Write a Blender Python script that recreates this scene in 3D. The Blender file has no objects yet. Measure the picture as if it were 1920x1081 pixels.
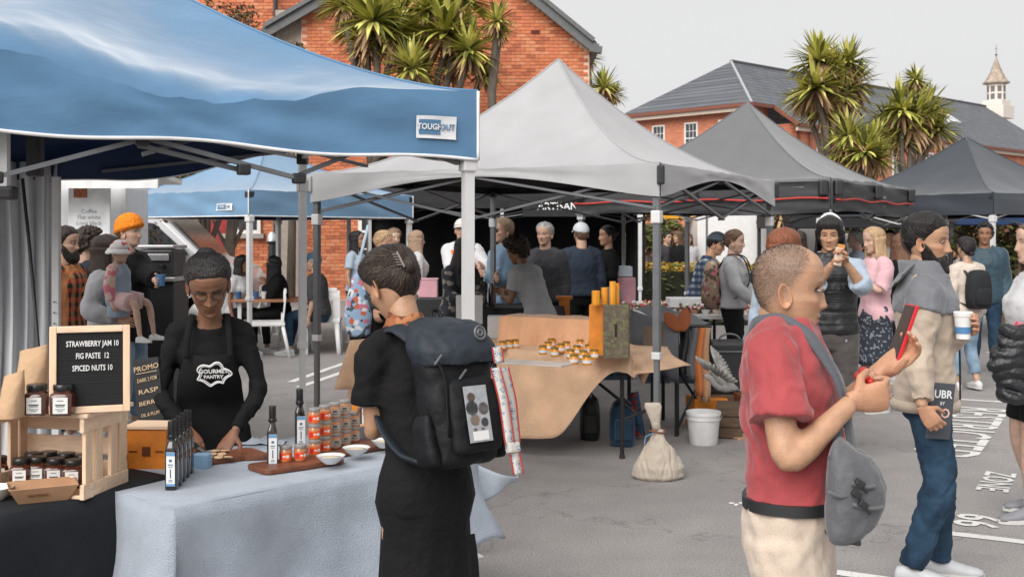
import bpy, bmesh, math, random
import numpy as np
from mathutils import Vector, Matrix, Euler

# ------------------------------------------------------------------ camera, sky, sun, exposure
SC = bpy.context.scene
COL = SC.collection
FPX, HZ, CAMZ = 2120.0, 440.0, 1.62          # focal length in px of a 1920 px wide picture, horizon row, eye height
cam_d = bpy.data.cameras.new('camera')
cam = bpy.data.objects.new('camera', cam_d); COL.objects.link(cam)
cam.location = (0, 0, CAMZ); cam.rotation_euler = (math.radians(90), 0, 0)
cam_d.sensor_width = 36.0; cam_d.lens = 36.0 * FPX / 1920.0
cam_d.shift_y = -(540.5 - HZ) / 1920.0
cam_d.clip_start = 0.05; cam_d.clip_end = 2000
cam_d.dof.use_dof = True; cam_d.dof.focus_distance = 4.4; cam_d.dof.aperture_fstop = 9.0
SC.camera = cam

SUN_EL, SUN_AZ = 39.0, -28.0                  # elevation; azimuth: where the light comes from, degrees from -Y (behind camera) towards +X
world = bpy.data.worlds.new('World'); SC.world = world; world.use_nodes = True
wn = world.node_tree.nodes; wl = world.node_tree.links
for n in list(wn): wn.remove(n)
w_out = wn.new('ShaderNodeOutputWorld'); w_bg = wn.new('ShaderNodeBackground')
w_sky = wn.new('ShaderNodeTexSky'); w_sky.sky_type = 'NISHITA'; w_sky.sun_disc = False
w_sky.sun_elevation = math.radians(SUN_EL)
w_sky.sun_rotation = math.radians(180 - SUN_AZ)
w_sky.air_density = 1.0; w_sky.dust_density = 4.0; w_sky.ozone_density = 1.0
w_hs = wn.new('ShaderNodeHueSaturation'); w_hs.inputs['Saturation'].default_value = 0.06
w_mix = wn.new('ShaderNodeMix'); w_mix.data_type = 'RGBA'          # an even cloud layer over the clear sky
w_mix.inputs[0].default_value = 0.80
w_mix.inputs[7].default_value = (5.45, 5.45, 5.5, 1)
wl.new(w_sky.outputs[0], w_hs.inputs['Color']); wl.new(w_hs.outputs[0], w_mix.inputs[6])
wl.new(w_mix.outputs[2], w_bg.inputs['Color']); w_bg.inputs["Strength"].default_value = 0.058
wl.new(w_bg.outputs[0], w_out.inputs[0])

sun_d = bpy.data.lights.new('sun', 'SUN'); sun = bpy.data.objects.new('sun', sun_d); COL.objects.link(sun)
sun_d.energy = 1.5; sun_d.angle = math.radians(55); sun_d.color = (1.0, 0.965, 0.92)
_az, _el = math.radians(SUN_AZ), math.radians(SUN_EL)
_sv = Vector((math.sin(_az) * math.cos(_el), -math.cos(_az) * math.cos(_el), math.sin(_el)))
sun.rotation_euler = _sv.to_track_quat('Z', 'Y').to_euler(); sun.location = _sv * 30

vs = SC.view_settings
vs.view_transform = 'Standard'; vs.look = 'None'; vs.gamma = 1.0; vs.use_curve_mapping = False
vs.exposure = 1.38

# ------------------------------------------------------------------ helpers
rnd = random.Random(7)
PI = math.pi
def A(*v): return np.array(v, float)
def at(px, py, Y): return A((px - 960) * Y / FPX, Y, CAMZ - (py - HZ) * Y / FPX)      # a point of the place at depth Y
def gnd(px, py):
    Y = FPX * CAMZ / (py - HZ); return A((px - 960) * Y / FPX, Y, 0)
def lin(c): c /= 255.0; return c / 12.92 if c <= .04045 else ((c + .055) / 1.055) ** 2.4
def rgb(r, g, b, k=1.0): return (lin(r) * k, lin(g) * k, lin(b) * k)
def unit(v): v = np.asarray(v, float); return v / max(np.linalg.norm(v), 1e-9)
def sstep(a, b, x): t = np.clip((np.asarray(x, float) - a) / (b - a), 0, 1); return t * t * (3 - 2 * t)

def snoise(p, scale, seed, octaves=3, aniso=(1, 1, 1)):
    """cheap smooth noise from warped sines, vectorised"""
    r = np.random.RandomState(seed); p = np.asarray(p, float) * np.array(aniso) * scale
    out = np.zeros(len(p)); amp = 1.0; tot = 0
    for o in range(octaves):
        acc = np.zeros(len(p))
        for k in range(4):
            d = r.normal(size=3); d /= np.linalg.norm(d); d2 = r.normal(size=3)
            acc += np.sin(p @ d * (2 ** o) * 2.2 + 1.3 * np.sin(p @ d2 * (2 ** o) * .9 + r.rand() * 6) + r.rand() * 6.28)
        out += amp * acc / 2.2; tot += amp; amp *= .55
    return out / tot

# ---- materials
MATS = {}
def _nt(name):
    m = bpy.data.materials.new(name); m.use_nodes = True; nt = m.node_tree
    return m, nt, nt.nodes['Principled BSDF']
def mat(name, col, rough=.6, metal=0, var=.12, vscale=9, bump=.0, bscale=60, stretch=(1, 1, 1), spec=.5, sheen=0, sss=0, trans=0, alpha=1, coat=0, detail=4, tint=None, vcol=False, emit=0, weave=0):
    if name in MATS: return MATS[name]
    m, nt, b = _nt(name); N, L = nt.nodes, nt.links
    b.inputs['Roughness'].default_value = rough; b.inputs['Metallic'].default_value = metal
    b.inputs['Specular IOR Level'].default_value = spec
    b.inputs['Sheen Weight'].default_value = sheen; b.inputs['Sheen Roughness'].default_value = .4
    b.inputs['Coat Weight'].default_value = coat
    b.inputs['Transmission Weight'].default_value = trans; b.inputs['Alpha'].default_value = alpha
    if sss:
        b.inputs['Subsurface Weight'].default_value = sss; b.inputs['Subsurface Scale'].default_value = .01
        b.inputs['Subsurface Radius'].default_value = (1, .35, .2)
    tc = N.new('ShaderNodeTexCoord'); mp = N.new('ShaderNodeMapping'); mp.inputs['Scale'].default_value = stretch
    L.new(tc.outputs['Object'], mp.inputs[0])
    nz = N.new('ShaderNodeTexNoise'); nz.inputs['Scale'].default_value = vscale; nz.inputs['Detail'].default_value = detail
    L.new(mp.outputs[0], nz.inputs['Vector'])
    mx = N.new('ShaderNodeMix'); mx.data_type = 'RGBA'
    rp = N.new('ShaderNodeMapRange'); rp.inputs[1].default_value = .3; rp.inputs[2].default_value = .7
    L.new(nz.outputs['Fac'], rp.inputs[0]); L.new(rp.outputs[0], mx.inputs[0])
    if vcol:
        at_ = N.new('ShaderNodeAttribute'); at_.attribute_name = 'Col'
        br = N.new('ShaderNodeHueSaturation'); br.inputs['Value'].default_value = 1 - var
        L.new(at_.outputs['Color'], br.inputs['Color']); L.new(br.outputs[0], mx.inputs[6]); L.new(at_.outputs['Color'], mx.inputs[7])
    else:
        c2 = tint if tint else tuple(min(1, c * (1 + var)) for c in col)
        mx.inputs[6].default_value = (*[c * (1 - var) for c in col], 1); mx.inputs[7].default_value = (*c2, 1)
    L.new(mx.outputs[2], b.inputs['Base Color'])
    if bump:
        nb = N.new('ShaderNodeTexNoise'); nb.inputs['Scale'].default_value = bscale; nb.inputs['Detail'].default_value = 5
        L.new(mp.outputs[0], nb.inputs['Vector'])
        bp = N.new('ShaderNodeBump'); bp.inputs['Strength'].default_value = bump; bp.inputs['Distance'].default_value = .02
        L.new(nb.outputs['Fac'], bp.inputs['Height']); L.new(bp.outputs[0], b.inputs['Normal'])
        if weave:                                              # thread-scale relief and flecks
            n3 = N.new('ShaderNodeTexNoise'); n3.inputs['Scale'].default_value = 420; n3.inputs['Detail'].default_value = 2; L.new(tc.outputs['Object'], n3.inputs['Vector'])
            b2 = N.new('ShaderNodeBump'); b2.inputs['Strength'].default_value = .35; b2.inputs['Distance'].default_value = .003
            L.new(n3.outputs['Fac'], b2.inputs['Height']); L.new(bp.outputs[0], b2.inputs['Normal']); L.new(b2.outputs[0], b.inputs['Normal'])
            mr = N.new('ShaderNodeMapRange'); mr.inputs[1].default_value = .3; mr.inputs[2].default_value = .7; mr.inputs[3].default_value = .86; mr.inputs[4].default_value = 1.14; L.new(n3.outputs['Fac'], mr.inputs[0])
            vm = N.new('ShaderNodeVectorMath'); vm.operation = 'SCALE'; L.new(mx.outputs[2], vm.inputs[0]); L.new(mr.outputs[0], vm.inputs['Scale']); L.new(vm.outputs[0], b.inputs['Base Color'])
    if emit:
        b.inputs['Emission Strength'].default_value = emit; L.new(mx.outputs[2], b.inputs['Emission Color'])
    MATS[name] = m; return m
def fabric(name, col, rough=.85, bump=.35, bscale=14, var=.14, sheen=.25, **k):
    if max(col) < .06: sheen = 0; k.setdefault('spec', .25)
    k.setdefault('weave', 1)
    return mat(name, col, rough=rough, bump=bump, bscale=bscale, var=var, sheen=sheen, vscale=6, **k)
def wood(name, col, rough=.6, stretch=(3, 40, 40), var=.3, bump=.12):
    return mat(name, col, rough=rough, stretch=stretch, var=var, vscale=1.6, bump=bump, bscale=2.2, detail=6)
def plaid(name, c1, c2, c3, scale=16):
    if name in MATS: return MATS[name]
    m, nt, b = _nt(name); N, L = nt.nodes, nt.links; b.inputs['Roughness'].default_value = .9
    tc = N.new('ShaderNodeTexCoord'); prev = None
    mxs = []
    for ax, cc in ((2, c2), (0, c3), (1, c3)):
        sp = N.new('ShaderNodeSeparateXYZ'); L.new(tc.outputs['Object'], sp.inputs[0])
        mm = N.new('ShaderNodeMath'); mm.operation = 'MULTIPLY'; mm.inputs[1].default_value = scale; L.new(sp.outputs[ax], mm.inputs[0])
        fr = N.new('ShaderNodeMath'); fr.operation = 'FRACT'; L.new(mm.outputs[0], fr.inputs[0])
        gt = N.new('ShaderNodeMath'); gt.operation = 'GREATER_THAN'; gt.inputs[1].default_value = .52; L.new(fr.outputs[0], gt.inputs[0])
        sc_ = N.new('ShaderNodeMath'); sc_.operation = 'MULTIPLY'; sc_.inputs[1].default_value = .62; L.new(gt.outputs[0], sc_.inputs[0])
        mx = N.new('ShaderNodeMix'); mx.data_type = 'RGBA'; L.new(sc_.outputs[0], mx.inputs[0])
        if prev is None: mx.inputs[6].default_value = (*c1, 1)
        else: L.new(prev, mx.inputs[6])
        mx.inputs[7].default_value = (*cc, 1); prev = mx.outputs[2]
    L.new(prev, b.inputs['Base Color']); MATS[name] = m; return m
def blotch(name, base, cols, scale=18, rough=.85):
    """a printed fabric: base with voronoi patches of other colours"""
    if name in MATS: return MATS[name]
    m, nt, b = _nt(name); N, L = nt.nodes, nt.links; b.inputs['Roughness'].default_value = rough
    tc = N.new('ShaderNodeTexCoord'); vo = N.new('ShaderNodeTexVoronoi'); vo.inputs['Scale'].default_value = scale
    L.new(tc.outputs['Object'], vo.inputs['Vector'])
    sp = N.new('ShaderNodeSeparateColor'); L.new(vo.outputs['Color'], sp.inputs[0])
    cr = N.new('ShaderNodeValToRGB'); cr.color_ramp.interpolation = 'CONSTANT'
    e = cr.color_ramp.elements; e[0].position = 0; e[0].color = (*base, 1); e[1].position = .45; e[1].color = (*cols[0], 1)
    for i, c in enumerate(cols[1:]):
        q = e.new(.45 + .55 * (i + 1) / len(cols)); q.color = (*c, 1)
    L.new(sp.outputs[0], cr.inputs[0]); L.new(cr.outputs[0], b.inputs['Base Color']); MATS[name] = m; return m

# ---- mesh builder
class MB:
    def __init__(s): s.v = []; s.f = []; s.mi = []; s.n = 0
    def add(s, verts, faces, mi=0):
        verts = np.asarray(verts, float).reshape(-1, 3); s.v.append(verts)
        s.f += [tuple(int(i) + s.n for i in f) for f in faces]; s.mi += [mi] * len(faces); s.n += len(verts); return s
    def box(s, c, size, rz=0, R=None, mi=0):
        h = np.asarray(size, float) / 2
        v = np.array([[x, y, z] for x in (-1, 1) for y in (-1, 1) for z in (-1, 1)], float) * h
        if R is None: R = rotz(rz)
        v = v @ np.asarray(R).T + np.asarray(c, float)
        return s.add(v, [(0, 1, 3, 2), (4, 6, 7, 5), (0, 4, 5, 1), (2, 3, 7, 6), (0, 2, 6, 4), (1, 5, 7, 3)], mi)
    def bbox(s, c, size, bev=.004, rz=0, R=None, mi=0):
        """box with chamfered edges"""
        h = np.asarray(size, float) / 2; bev = min(bev, *(h * .49))
        bm = bmesh.new(); bmesh.ops.create_cube(bm, size=1)
        for q in bm.verts: q.co = Vector((q.co.x * size[0], q.co.y * size[1], q.co.z * size[2]))
        bmesh.ops.bevel(bm, geom=list(bm.edges), offset=bev, segments=2, affect='EDGES', profile=.6)
        if R is None: R = rotz(rz)
        bm.verts.index_update()
        v = np.array([q.co[:] for q in bm.verts]) @ np.asarray(R).T + np.asarray(c, float)
        f = [[q.index for q in fc.verts] for fc in bm.faces]; bm.free()
        return s.add(v, f, mi)
    def bar(s, a, b, w, d=None, mi=0):
        """square bar between two points"""
        a, b = np.asarray(a, float), np.asarray(b, float); z = unit(b - a); x = np.cross(z, [0, 0, 1.0])
        if np.linalg.norm(x) < 1e-4: x = A(1, 0, 0)
        x = unit(x); y = np.cross(z, x); d = d or w
        return s.box((a + b) / 2, (w, d, np.linalg.norm(b - a)), R=np.stack([x, y, z], 1), mi=mi)
    def loft(s, rings, cap=True, mi=0, closed=False):
        rings = [np.asarray(r, float) for r in rings]; n = len(rings[0]); m = len(rings); f = []
        for i in range(m - 1 + (1 if closed else 0)):
            for j in range(n):
                a0, a1 = i * n + j, i * n + (j + 1) % n; i2 = (i + 1) % m
                f.append((a0, a1, i2 * n + (j + 1) % n, i2 * n + j))
        v = np.concatenate(rings)
        if cap and not closed:
            v = np.concatenate([v, [rings[0].mean(0)], [rings[-1].mean(0)]]); c0, c1 = m * n, m * n + 1
            f += [(c0, (j + 1) % n, j) for j in range(n)] + [(c1, (m - 1) * n + j, (m - 1) * n + (j + 1) % n) for j in range(n)]
        return s.add(v, f, mi)
    def tube(s, pts, r, n=8, mi=0, cap=True, flat=1.0, up=None):
        pts = np.asarray(pts, float); m = len(pts); r = np.broadcast_to(np.asarray(r, float), (m,))
        t = np.gradient(pts, axis=0); t /= np.maximum(np.linalg.norm(t, axis=1, keepdims=True), 1e-9)
        x = np.cross(t[0], up if up is not None else ([0, 0, 1.0] if abs(t[0][2]) < .9 else [0, 1.0, 0])); x = unit(x); rings = []
        for i in range(m):
            x = unit(x - t[i] * (x @ t[i])); y = np.cross(t[i], x)
            an = np.arange(n) * 2 * PI / n
            rings.append(pts[i] + r[i] * (np.cos(an)[:, None] * x + flat * np.sin(an)[:, None] * y))
        return s.loft(rings, cap, mi)
    def lathe(s, prof, c=(0, 0, 0), n=20, mi=0, cap=True, R=None, sq=0):
        c = np.asarray(c, float); an = np.arange(n) * 2 * PI / n; rings = []
        k = np.ones(n)
        if sq:                                              # rounded-square section
            k = 1 / (np.abs(np.cos(an)) ** sq + np.abs(np.sin(an)) ** sq) ** (1 / sq)
        for r, z in prof:
            q = np.stack([np.cos(an) * r * k, np.sin(an) * r * k, np.full(n, z)], 1)
            if R is not None: q = q @ np.asarray(R).T
            rings.append(q + c)
        return s.loft(rings, cap, mi)
    def grid(s, P, mi=0, flip=False):
        P = np.asarray(P, float); a, b = P.shape[:2]
        f = [(i * b + j, i * b + j + 1, (i + 1) * b + j + 1, (i + 1) * b + j) for i in range(a - 1) for j in range(b - 1)]
        if flip: f = [q[::-1] for q in f]
        return s.add(P.reshape(-1, 3), f, mi)
    def prism(s, poly, z0, z1, mi=0):
        n = len(poly); v = [(x, y, z0) for x, y in poly] + [(x, y, z1) for x, y in poly]
        f = [tuple(range(n))[::-1], tuple(range(n, 2 * n))] + [(i, (i + 1) % n, n + (i + 1) % n, n + i) for i in range(n)]
        return s.add(v, f, mi)
    def ball(s, c, r, n=14, m=9, mi=0, R=None):
        r = np.broadcast_to(np.asarray(r, float), (3,)); rings = []
        for i in range(m):
            ph = PI * (i + .5) / m; an = np.arange(n) * 2 * PI / n
            q = np.stack([np.sin(ph) * np.cos(an), np.sin(ph) * np.sin(an), np.full(n, -np.cos(ph))], 1) * r
            if R is not None: q = q @ np.asarray(R).T
            rings.append(q + np.asarray(c, float))
        return s.loft(rings, True, mi)
    def verts(s): return np.concatenate(s.v) if s.v else np.zeros((0, 3))
    def xform(s, fn):
        v = fn(s.verts()); s.v = [v]; return s
    def mesh(s, name):
        me = bpy.data.meshes.new(name); me.from_pydata([tuple(q) for q in s.verts()], [], s.f); return me
    def build(s, name, m=None, parent=None, smooth=False, local=False, mods=None):
        v = s.verts()
        if parent is not None and not local: v = v - np.array(world_loc(parent))
        me = bpy.data.meshes.new(name); me.from_pydata([tuple(q) for q in v], [], s.f)
        if smooth is not False:
            me.shade_smooth()
        ms = m if isinstance(m, (list, tuple)) else [m]
        for q in ms:
            if q: me.materials.append(q)
        if len(ms) > 1: me.polygons.foreach_set('material_index', s.mi)
        if smooth is not False and smooth is not True:       # a number: sharp beyond this angle
            try: me.set_sharp_from_angle(angle=math.radians(smooth))
            except Exception: pass
        me.update()
        return link(name, me, parent)
def rotz(a): c, s_ = math.cos(a), math.sin(a); return np.array([[c, -s_, 0], [s_, c, 0], [0, 0, 1]])
def rotx(a): c, s_ = math.cos(a), math.sin(a); return np.array([[1, 0, 0], [0, c, -s_], [0, s_, c]])
def roty(a): c, s_ = math.cos(a), math.sin(a); return np.array([[c, 0, s_], [0, 1, 0], [-s_, 0, c]])
def world_loc(o):
    p = Vector(o.location); q = o.parent
    while q is not None: p = p + Vector(q.location); q = q.parent
    return p
def link(name, data, parent=None):
    o = bpy.data.objects.new(name, data); COL.objects.link(o)
    if parent is not None: o.parent = parent
    return o
def tag(o, label, cat, group=None, kind=None):
    o['label'] = label; o['category'] = cat
    if group: o['group'] = group
    if kind: o['kind'] = kind
    return o
def thing(name, label, cat, loc=(0, 0, 0), rz=0, group=None):
    o = bpy.data.objects.new(name, None); COL.objects.link(o); o.location = tuple(float(q) for q in loc); o.rotation_euler = (0, 0, rz)
    o.empty_display_size = .1
    return tag(o, label, cat, group)
def structure(o): o['kind'] = 'structure'; return o
def dup(o, parent=None):
    c = o.copy(); COL.objects.link(c)
    if parent is not None: c.parent = parent
    for ch in list(o.children): dup(ch, c)
    return c
def place(proto, used, loc, rz, label, scale=None):
    """first call moves the prototype itself, later ones copy it with its parts"""
    o = proto if not used else dup(proto)
    used.append(1); o.location = tuple(float(q) for q in loc); o.rotation_euler = (0, 0, rz); o['label'] = label
    if scale: o.scale = (scale,) * 3
    return o

TMP = bpy.data.scenes.new('tmp_build')          # scratch scene: evaluating modifiers there stays fast
def evaluated(o):
    TMP.collection.objects.link(o); vl = TMP.view_layers[0]; vl.update(); return o.evaluated_get(vl.depsgraph)
def voxel(mb, size, smooth=4, factor=.5):
    """one continuous surface out of overlapping closed pieces: returns (verts, quads)"""
    me = mb.mesh('tmp'); o = bpy.data.objects.new('tmp', me)
    r = o.modifiers.new('r', 'REMESH'); r.mode = 'VOXEL'; r.voxel_size = size; r.adaptivity = 0
    if smooth:
        q = o.modifiers.new('s', 'SMOOTH'); q.iterations = smooth; q.factor = factor
    ev = evaluated(o); em = ev.to_mesh()
    v = np.empty(len(em.vertices) * 3); em.vertices.foreach_get('co', v); nr = np.empty(len(em.vertices) * 3); em.vertices.foreach_get('normal', nr)
    f = [tuple(p.vertices) for p in em.polygons]
    ev.to_mesh_clear(); bpy.data.objects.remove(o); bpy.data.meshes.remove(me)
    return v.reshape(-1, 3), f, nr.reshape(-1, 3)

def text_mesh(txt, size, extrude=.0008, align='CENTER', bold=0.0, spacing=1.0, line=1.0):
    cu = bpy.data.curves.new('t', 'FONT'); cu.body = txt; cu.size = size; cu.extrude = extrude; cu.align_x = align; cu.align_y = 'CENTER'
    cu.offset = bold; cu.space_character = spacing; cu.space_line = line; cu.resolution_u = 2
    o = bpy.data.objects.new('t', cu)
    ev = evaluated(o); em = ev.to_mesh()
    v = np.array([q.co[:] for q in em.vertices]).reshape(-1, 3); f = [tuple(p.vertices) for p in em.polygons]
    ev.to_mesh_clear(); bpy.data.objects.remove(o); bpy.data.curves.remove(cu)
    return v, f
def lettering(txt, size, origin, right, up, m, parent, name='lettering', sx=1.0, **k):
    right, up = unit(right), unit(up); nrm = np.cross(right, up); v, f = text_mesh(txt, size, **k)
    v = v[:, :1] * sx * right + v[:, 1:2] * up + v[:, 2:3] * nrm + np.asarray(origin, float)
    return MB().add(v, f).build(name, m, parent)

# ------------------------------------------------------------------ ground
def asphalt():
    m, nt, b = _nt('asphalt'); N, L = nt.nodes, nt.links
    tc = N.new('ShaderNodeTexCoord'); b.inputs['Roughness'].default_value = .88; b.inputs['Specular IOR Level'].default_value = .3
    n1 = N.new('ShaderNodeTexNoise'); n1.inputs['Scale'].default_value = .55; n1.inputs['Detail'].default_value = 6
    n2 = N.new('ShaderNodeTexNoise'); n2.inputs['Scale'].default_value = 85; n2.inputs['Detail'].default_value = 3
    n3 = N.new('ShaderNodeTexVoronoi'); n3.inputs['Scale'].default_value = 160
    n4 = N.new('ShaderNodeTexNoise'); n4.inputs['Scale'].default_value = 3.3; n4.inputs['Detail'].default_value = 5
    for n in (n1, n2, n3, n4): L.new(tc.outputs['Object'], n.inputs['Vector'])
    r1 = N.new('ShaderNodeValToRGB'); e = r1.color_ramp.elements
    e[0].position = .3; e[0].color = (.255, .241, .235, 1); e[1].position = .72; e[1].color = (.335, .317, .308, 1)
    L.new(n1.outputs['Fac'], r1.inputs[0])
    r2 = N.new('ShaderNodeMapRange'); r2.inputs[1].default_value = .3; r2.inputs[2].default_value = .7; r2.inputs[3].default_value = .72; r2.inputs[4].default_value = 1.2
    L.new(n2.outputs['Fac'], r2.inputs[0])
    r4 = N.new('ShaderNodeMapRange'); r4.inputs[1].default_value = .35; r4.inputs[2].default_value = .68; r4.inputs[3].default_value = .92; r4.inputs[4].default_value = 1.04
    L.new(n4.outputs['Fac'], r4.inputs[0])
    n5 = N.new('ShaderNodeTexNoise'); n5.inputs['Scale'].default_value = 1.1; n5.inputs['Detail'].default_value = 9; n5.inputs['Roughness'].default_value = .65; L.new(tc.outputs['Object'], n5.inputs['Vector'])
    r5 = N.new('ShaderNodeMapRange'); r5.inputs[1].default_value = .60; r5.inputs[2].default_value = .72; r5.inputs[3].default_value = 1.0; r5.inputs[4].default_value = .84; L.new(n5.outputs['Fac'], r5.inputs[0])
    n6 = N.new('ShaderNodeTexVoronoi'); n6.feature = 'DISTANCE_TO_EDGE'; n6.inputs['Scale'].default_value = .42
    wv = N.new('ShaderNodeVectorMath'); wv.operation = 'ADD'; L.new(tc.outputs['Object'], wv.inputs[0]); L.new(n4.outputs['Color'], wv.inputs[1]); L.new(wv.outputs[0], n6.inputs['Vector'])
    r6 = N.new('ShaderNodeMapRange'); r6.inputs[1].default_value = .0; r6.inputs[2].default_value = .008; r6.inputs[3].default_value = .74; r6.inputs[4].default_value = 1.0; L.new(n6.outputs['Distance'], r6.inputs[0])
    m5 = N.new('ShaderNodeMath'); m5.operation = 'MULTIPLY'; L.new(r5.outputs[0], m5.inputs[0]); L.new(r6.outputs[0], m5.inputs[1])
    m6 = N.new('ShaderNodeMath'); m6.operation = 'MULTIPLY'; L.new(r4.outputs[0], m6.inputs[0]); L.new(m5.outputs[0], m6.inputs[1])
    mu = N.new('ShaderNodeMath'); mu.operation = 'MULTIPLY'; L.new(r2.outputs[0], mu.inputs[0]); L.new(m6.outputs[0], mu.inputs[1])
    vm = N.new('ShaderNodeVectorMath'); vm.operation = 'SCALE'; L.new(r1.outputs[0], vm.inputs[0]); L.new(mu.outputs[0], vm.inputs['Scale'])
    L.new(vm.outputs[0], b.inputs['Base Color'])
    bp = N.new('ShaderNodeBump'); bp.inputs['Strength'].default_value = .5; bp.inputs['Distance'].default_value = .006
    L.new(n3.outputs['Distance'], bp.inputs['Height']); L.new(bp.outputs[0], b.inputs['Normal'])
    return m
def road_paint():
    m, nt, b = _nt('road_paint'); N, L = nt.nodes, nt.links
    tc = N.new('ShaderNodeTexCoord'); n = N.new('ShaderNodeTexNoise'); n.inputs['Scale'].default_value = 30; n.inputs['Detail'].default_value = 7
    L.new(tc.outputs['Object'], n.inputs['Vector'])
    r = N.new('ShaderNodeValToRGB'); e = r.color_ramp.elements; e[0].position = .28; e[0].color = (.34, .33, .32, 1); e[1].position = .42; e[1].color = (.68, .67, .65, 1)
    L.new(n.outputs['Fac'], r.inputs[0]); L.new(r.outputs[0], b.inputs['Base Color']); b.inputs['Roughness'].default_value = .7
    return m
ASPH = asphalt(); PAINT = road_paint()
g = MB().grid([[(-400, -60, 0), (400, -60, 0)], [(-400, 500, 0), (400, 500, 0)]]).build('ground', ASPH); structure(g)
U, V = unit((.48, .877, 0)), unit((.877, -.48, 0))            # bay rows run along U, bay lines along V
def flat_line(a, b, w, z=.004):
    a, b = A(*a[:2], z), A(*b[:2], z); d = unit(b - a); n = A(-d[1], d[0], 0) * w / 2
    n_ = max(2, int(np.linalg.norm(b - a) / .25))
    return MB().grid([[a + (b - a) * i / n_ + n * (1 + .1 * math.sin(i * 2.7)), a + (b - a) * i / n_ - n * (1 + .1 * math.cos(i * 3.1))] for i in range(n_ + 1)])
for a, b, w in ((gnd(1775, 999), gnd(1775, 999) + V * 4.2, .085), (gnd(1540, 1069), gnd(1540, 1069) + V * 4.2, .085), (gnd(545, 716), gnd(700, 662), .09),
                (gnd(560, 726), gnd(665, 690), .09), (gnd(640, 662), gnd(760, 668), .07), (gnd(1700, 742), gnd(1700, 742) + V * 2.2, .085)):
    structure(flat_line(a, b, w).build('painted_bay_line', PAINT))
def road_text(txt, size, c, sx, z=.006, **k):
    o = lettering(txt, size, A(c[0], c[1], z), -U, V, PAINT, None, 'painted_road_lettering', sx=sx, extrude=.0005, bold=.004, **k); structure(o)
road_text('66', .33, (2.62, 6.40), .95)
road_text('ZONE', .27, (3.17, 7.42), .86)
road_text('RESTRICTED', .66, (3.75, 9.42), .72)
pk = MB()
for i in range(5):
    c = gnd(1372 + i * 9, 944 + (i % 2) * 3); pk.bbox((c[0], c[1], .006), (.03, .022, .006), .002, rz=i)
structure(pk.build('chalk_scuff', PAINT))

# ------------------------------------------------------------------ brick building with the gable
BR = [mat('brick_orange', rgb(205, 122, 84, .92), .9, var=.2, vscale=25), mat('brick_red', rgb(194, 112, 78, .92), .9, var=.2, vscale=25),
      mat('brick_pale', rgb(210, 138, 100, .92), .9, var=.2, vscale=25), mat('brick_dark', rgb(172, 98, 70, .92), .9, var=.2, vscale=25)]
MORTAR = mat('mortar', rgb(220, 184, 160, 1), .95, var=.15, vscale=4)
GUTTER = mat('grey_painted_timber', rgb(120, 122, 124, .6), .6, var=.12)
WHITEP = mat('white_paint', (.72, .71, .69), .5, var=.06)
GLASS = mat('window_glass', (.035, .04, .045), .08, var=.2, spec=.8)
SILL = mat('sill_stone', rgb(178, 172, 166, .7), .8)
def brick_meshes():
    out = []
    for k in range(8):
        r = random.Random(k); mb = MB()
        w, d, h = .222 + r.uniform(-.006, .006), .03, .074 + r.uniform(-.003, .003)
        mb.box((0, 0, 0), (w, d, h)); me = mb.mesh('brick'); me.materials.append(BR[(0, 1, 2, 0, 1, 3, 0, 2)[k]]); out.append(me)
    return out
BM = brick_meshes()
def lay_bricks(parent, inside, x0, x1, z0, z1, yf, show=None, limit=300):
    """courses of bricks on a wall facing -Y at depth yf: the ones best in view as parts, the rest as one part"""
    base = world_loc(parent); r = random.Random(3); rest = [MB() for _ in BR]; singles = 0; cand = []
    nz = int((z1 - z0) / .086); nx = int((x1 - x0) / .236)
    for j in range(nz):
        z = z0 + (j + .5) * .086; off = .118 * (j % 2)
        for i in range(nx):
            x = x0 + off + (i + .5) * .236
            if inside(x - .115, z - .04) and inside(x + .115, z + .04) and inside(x + .115, z - .04) and inside(x - .115, z + .04): cand.append((x, z))
    vis = [(k, x, z) for k, (x, z) in enumerate(cand) if show and show(960 + x * FPX / yf, HZ - (z - CAMZ) * FPX / yf)]
    r2 = random.Random(5)
    chosen = set(k for k, _, _ in vis[:limit])
    for k, (x, z) in enumerate(cand):
        q = r.choice(range(8)); dy = r.uniform(-.004, .004); rot = r.uniform(-.012, .012)
        if k in chosen:
            o = bpy.data.objects.new('brick', BM[q]); COL.objects.link(o); o.parent = parent
            o.location = Vector((x, yf - .012 + dy, z)) - base; o.rotation_euler = (0, rot, 0)
        else:
            rest[(0, 1, 2, 0, 1, 3, 0, 2)[q]].box((x, yf - .012 + dy, z), (.222, .03, .074))
    mb = MB()
    for i, m_ in enumerate(rest):
        if m_.n: mb.add(m_.verts(), m_.f, i)
    o = mb.build('brickwork', BR, parent); o['kind'] = 'stuff'
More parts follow.
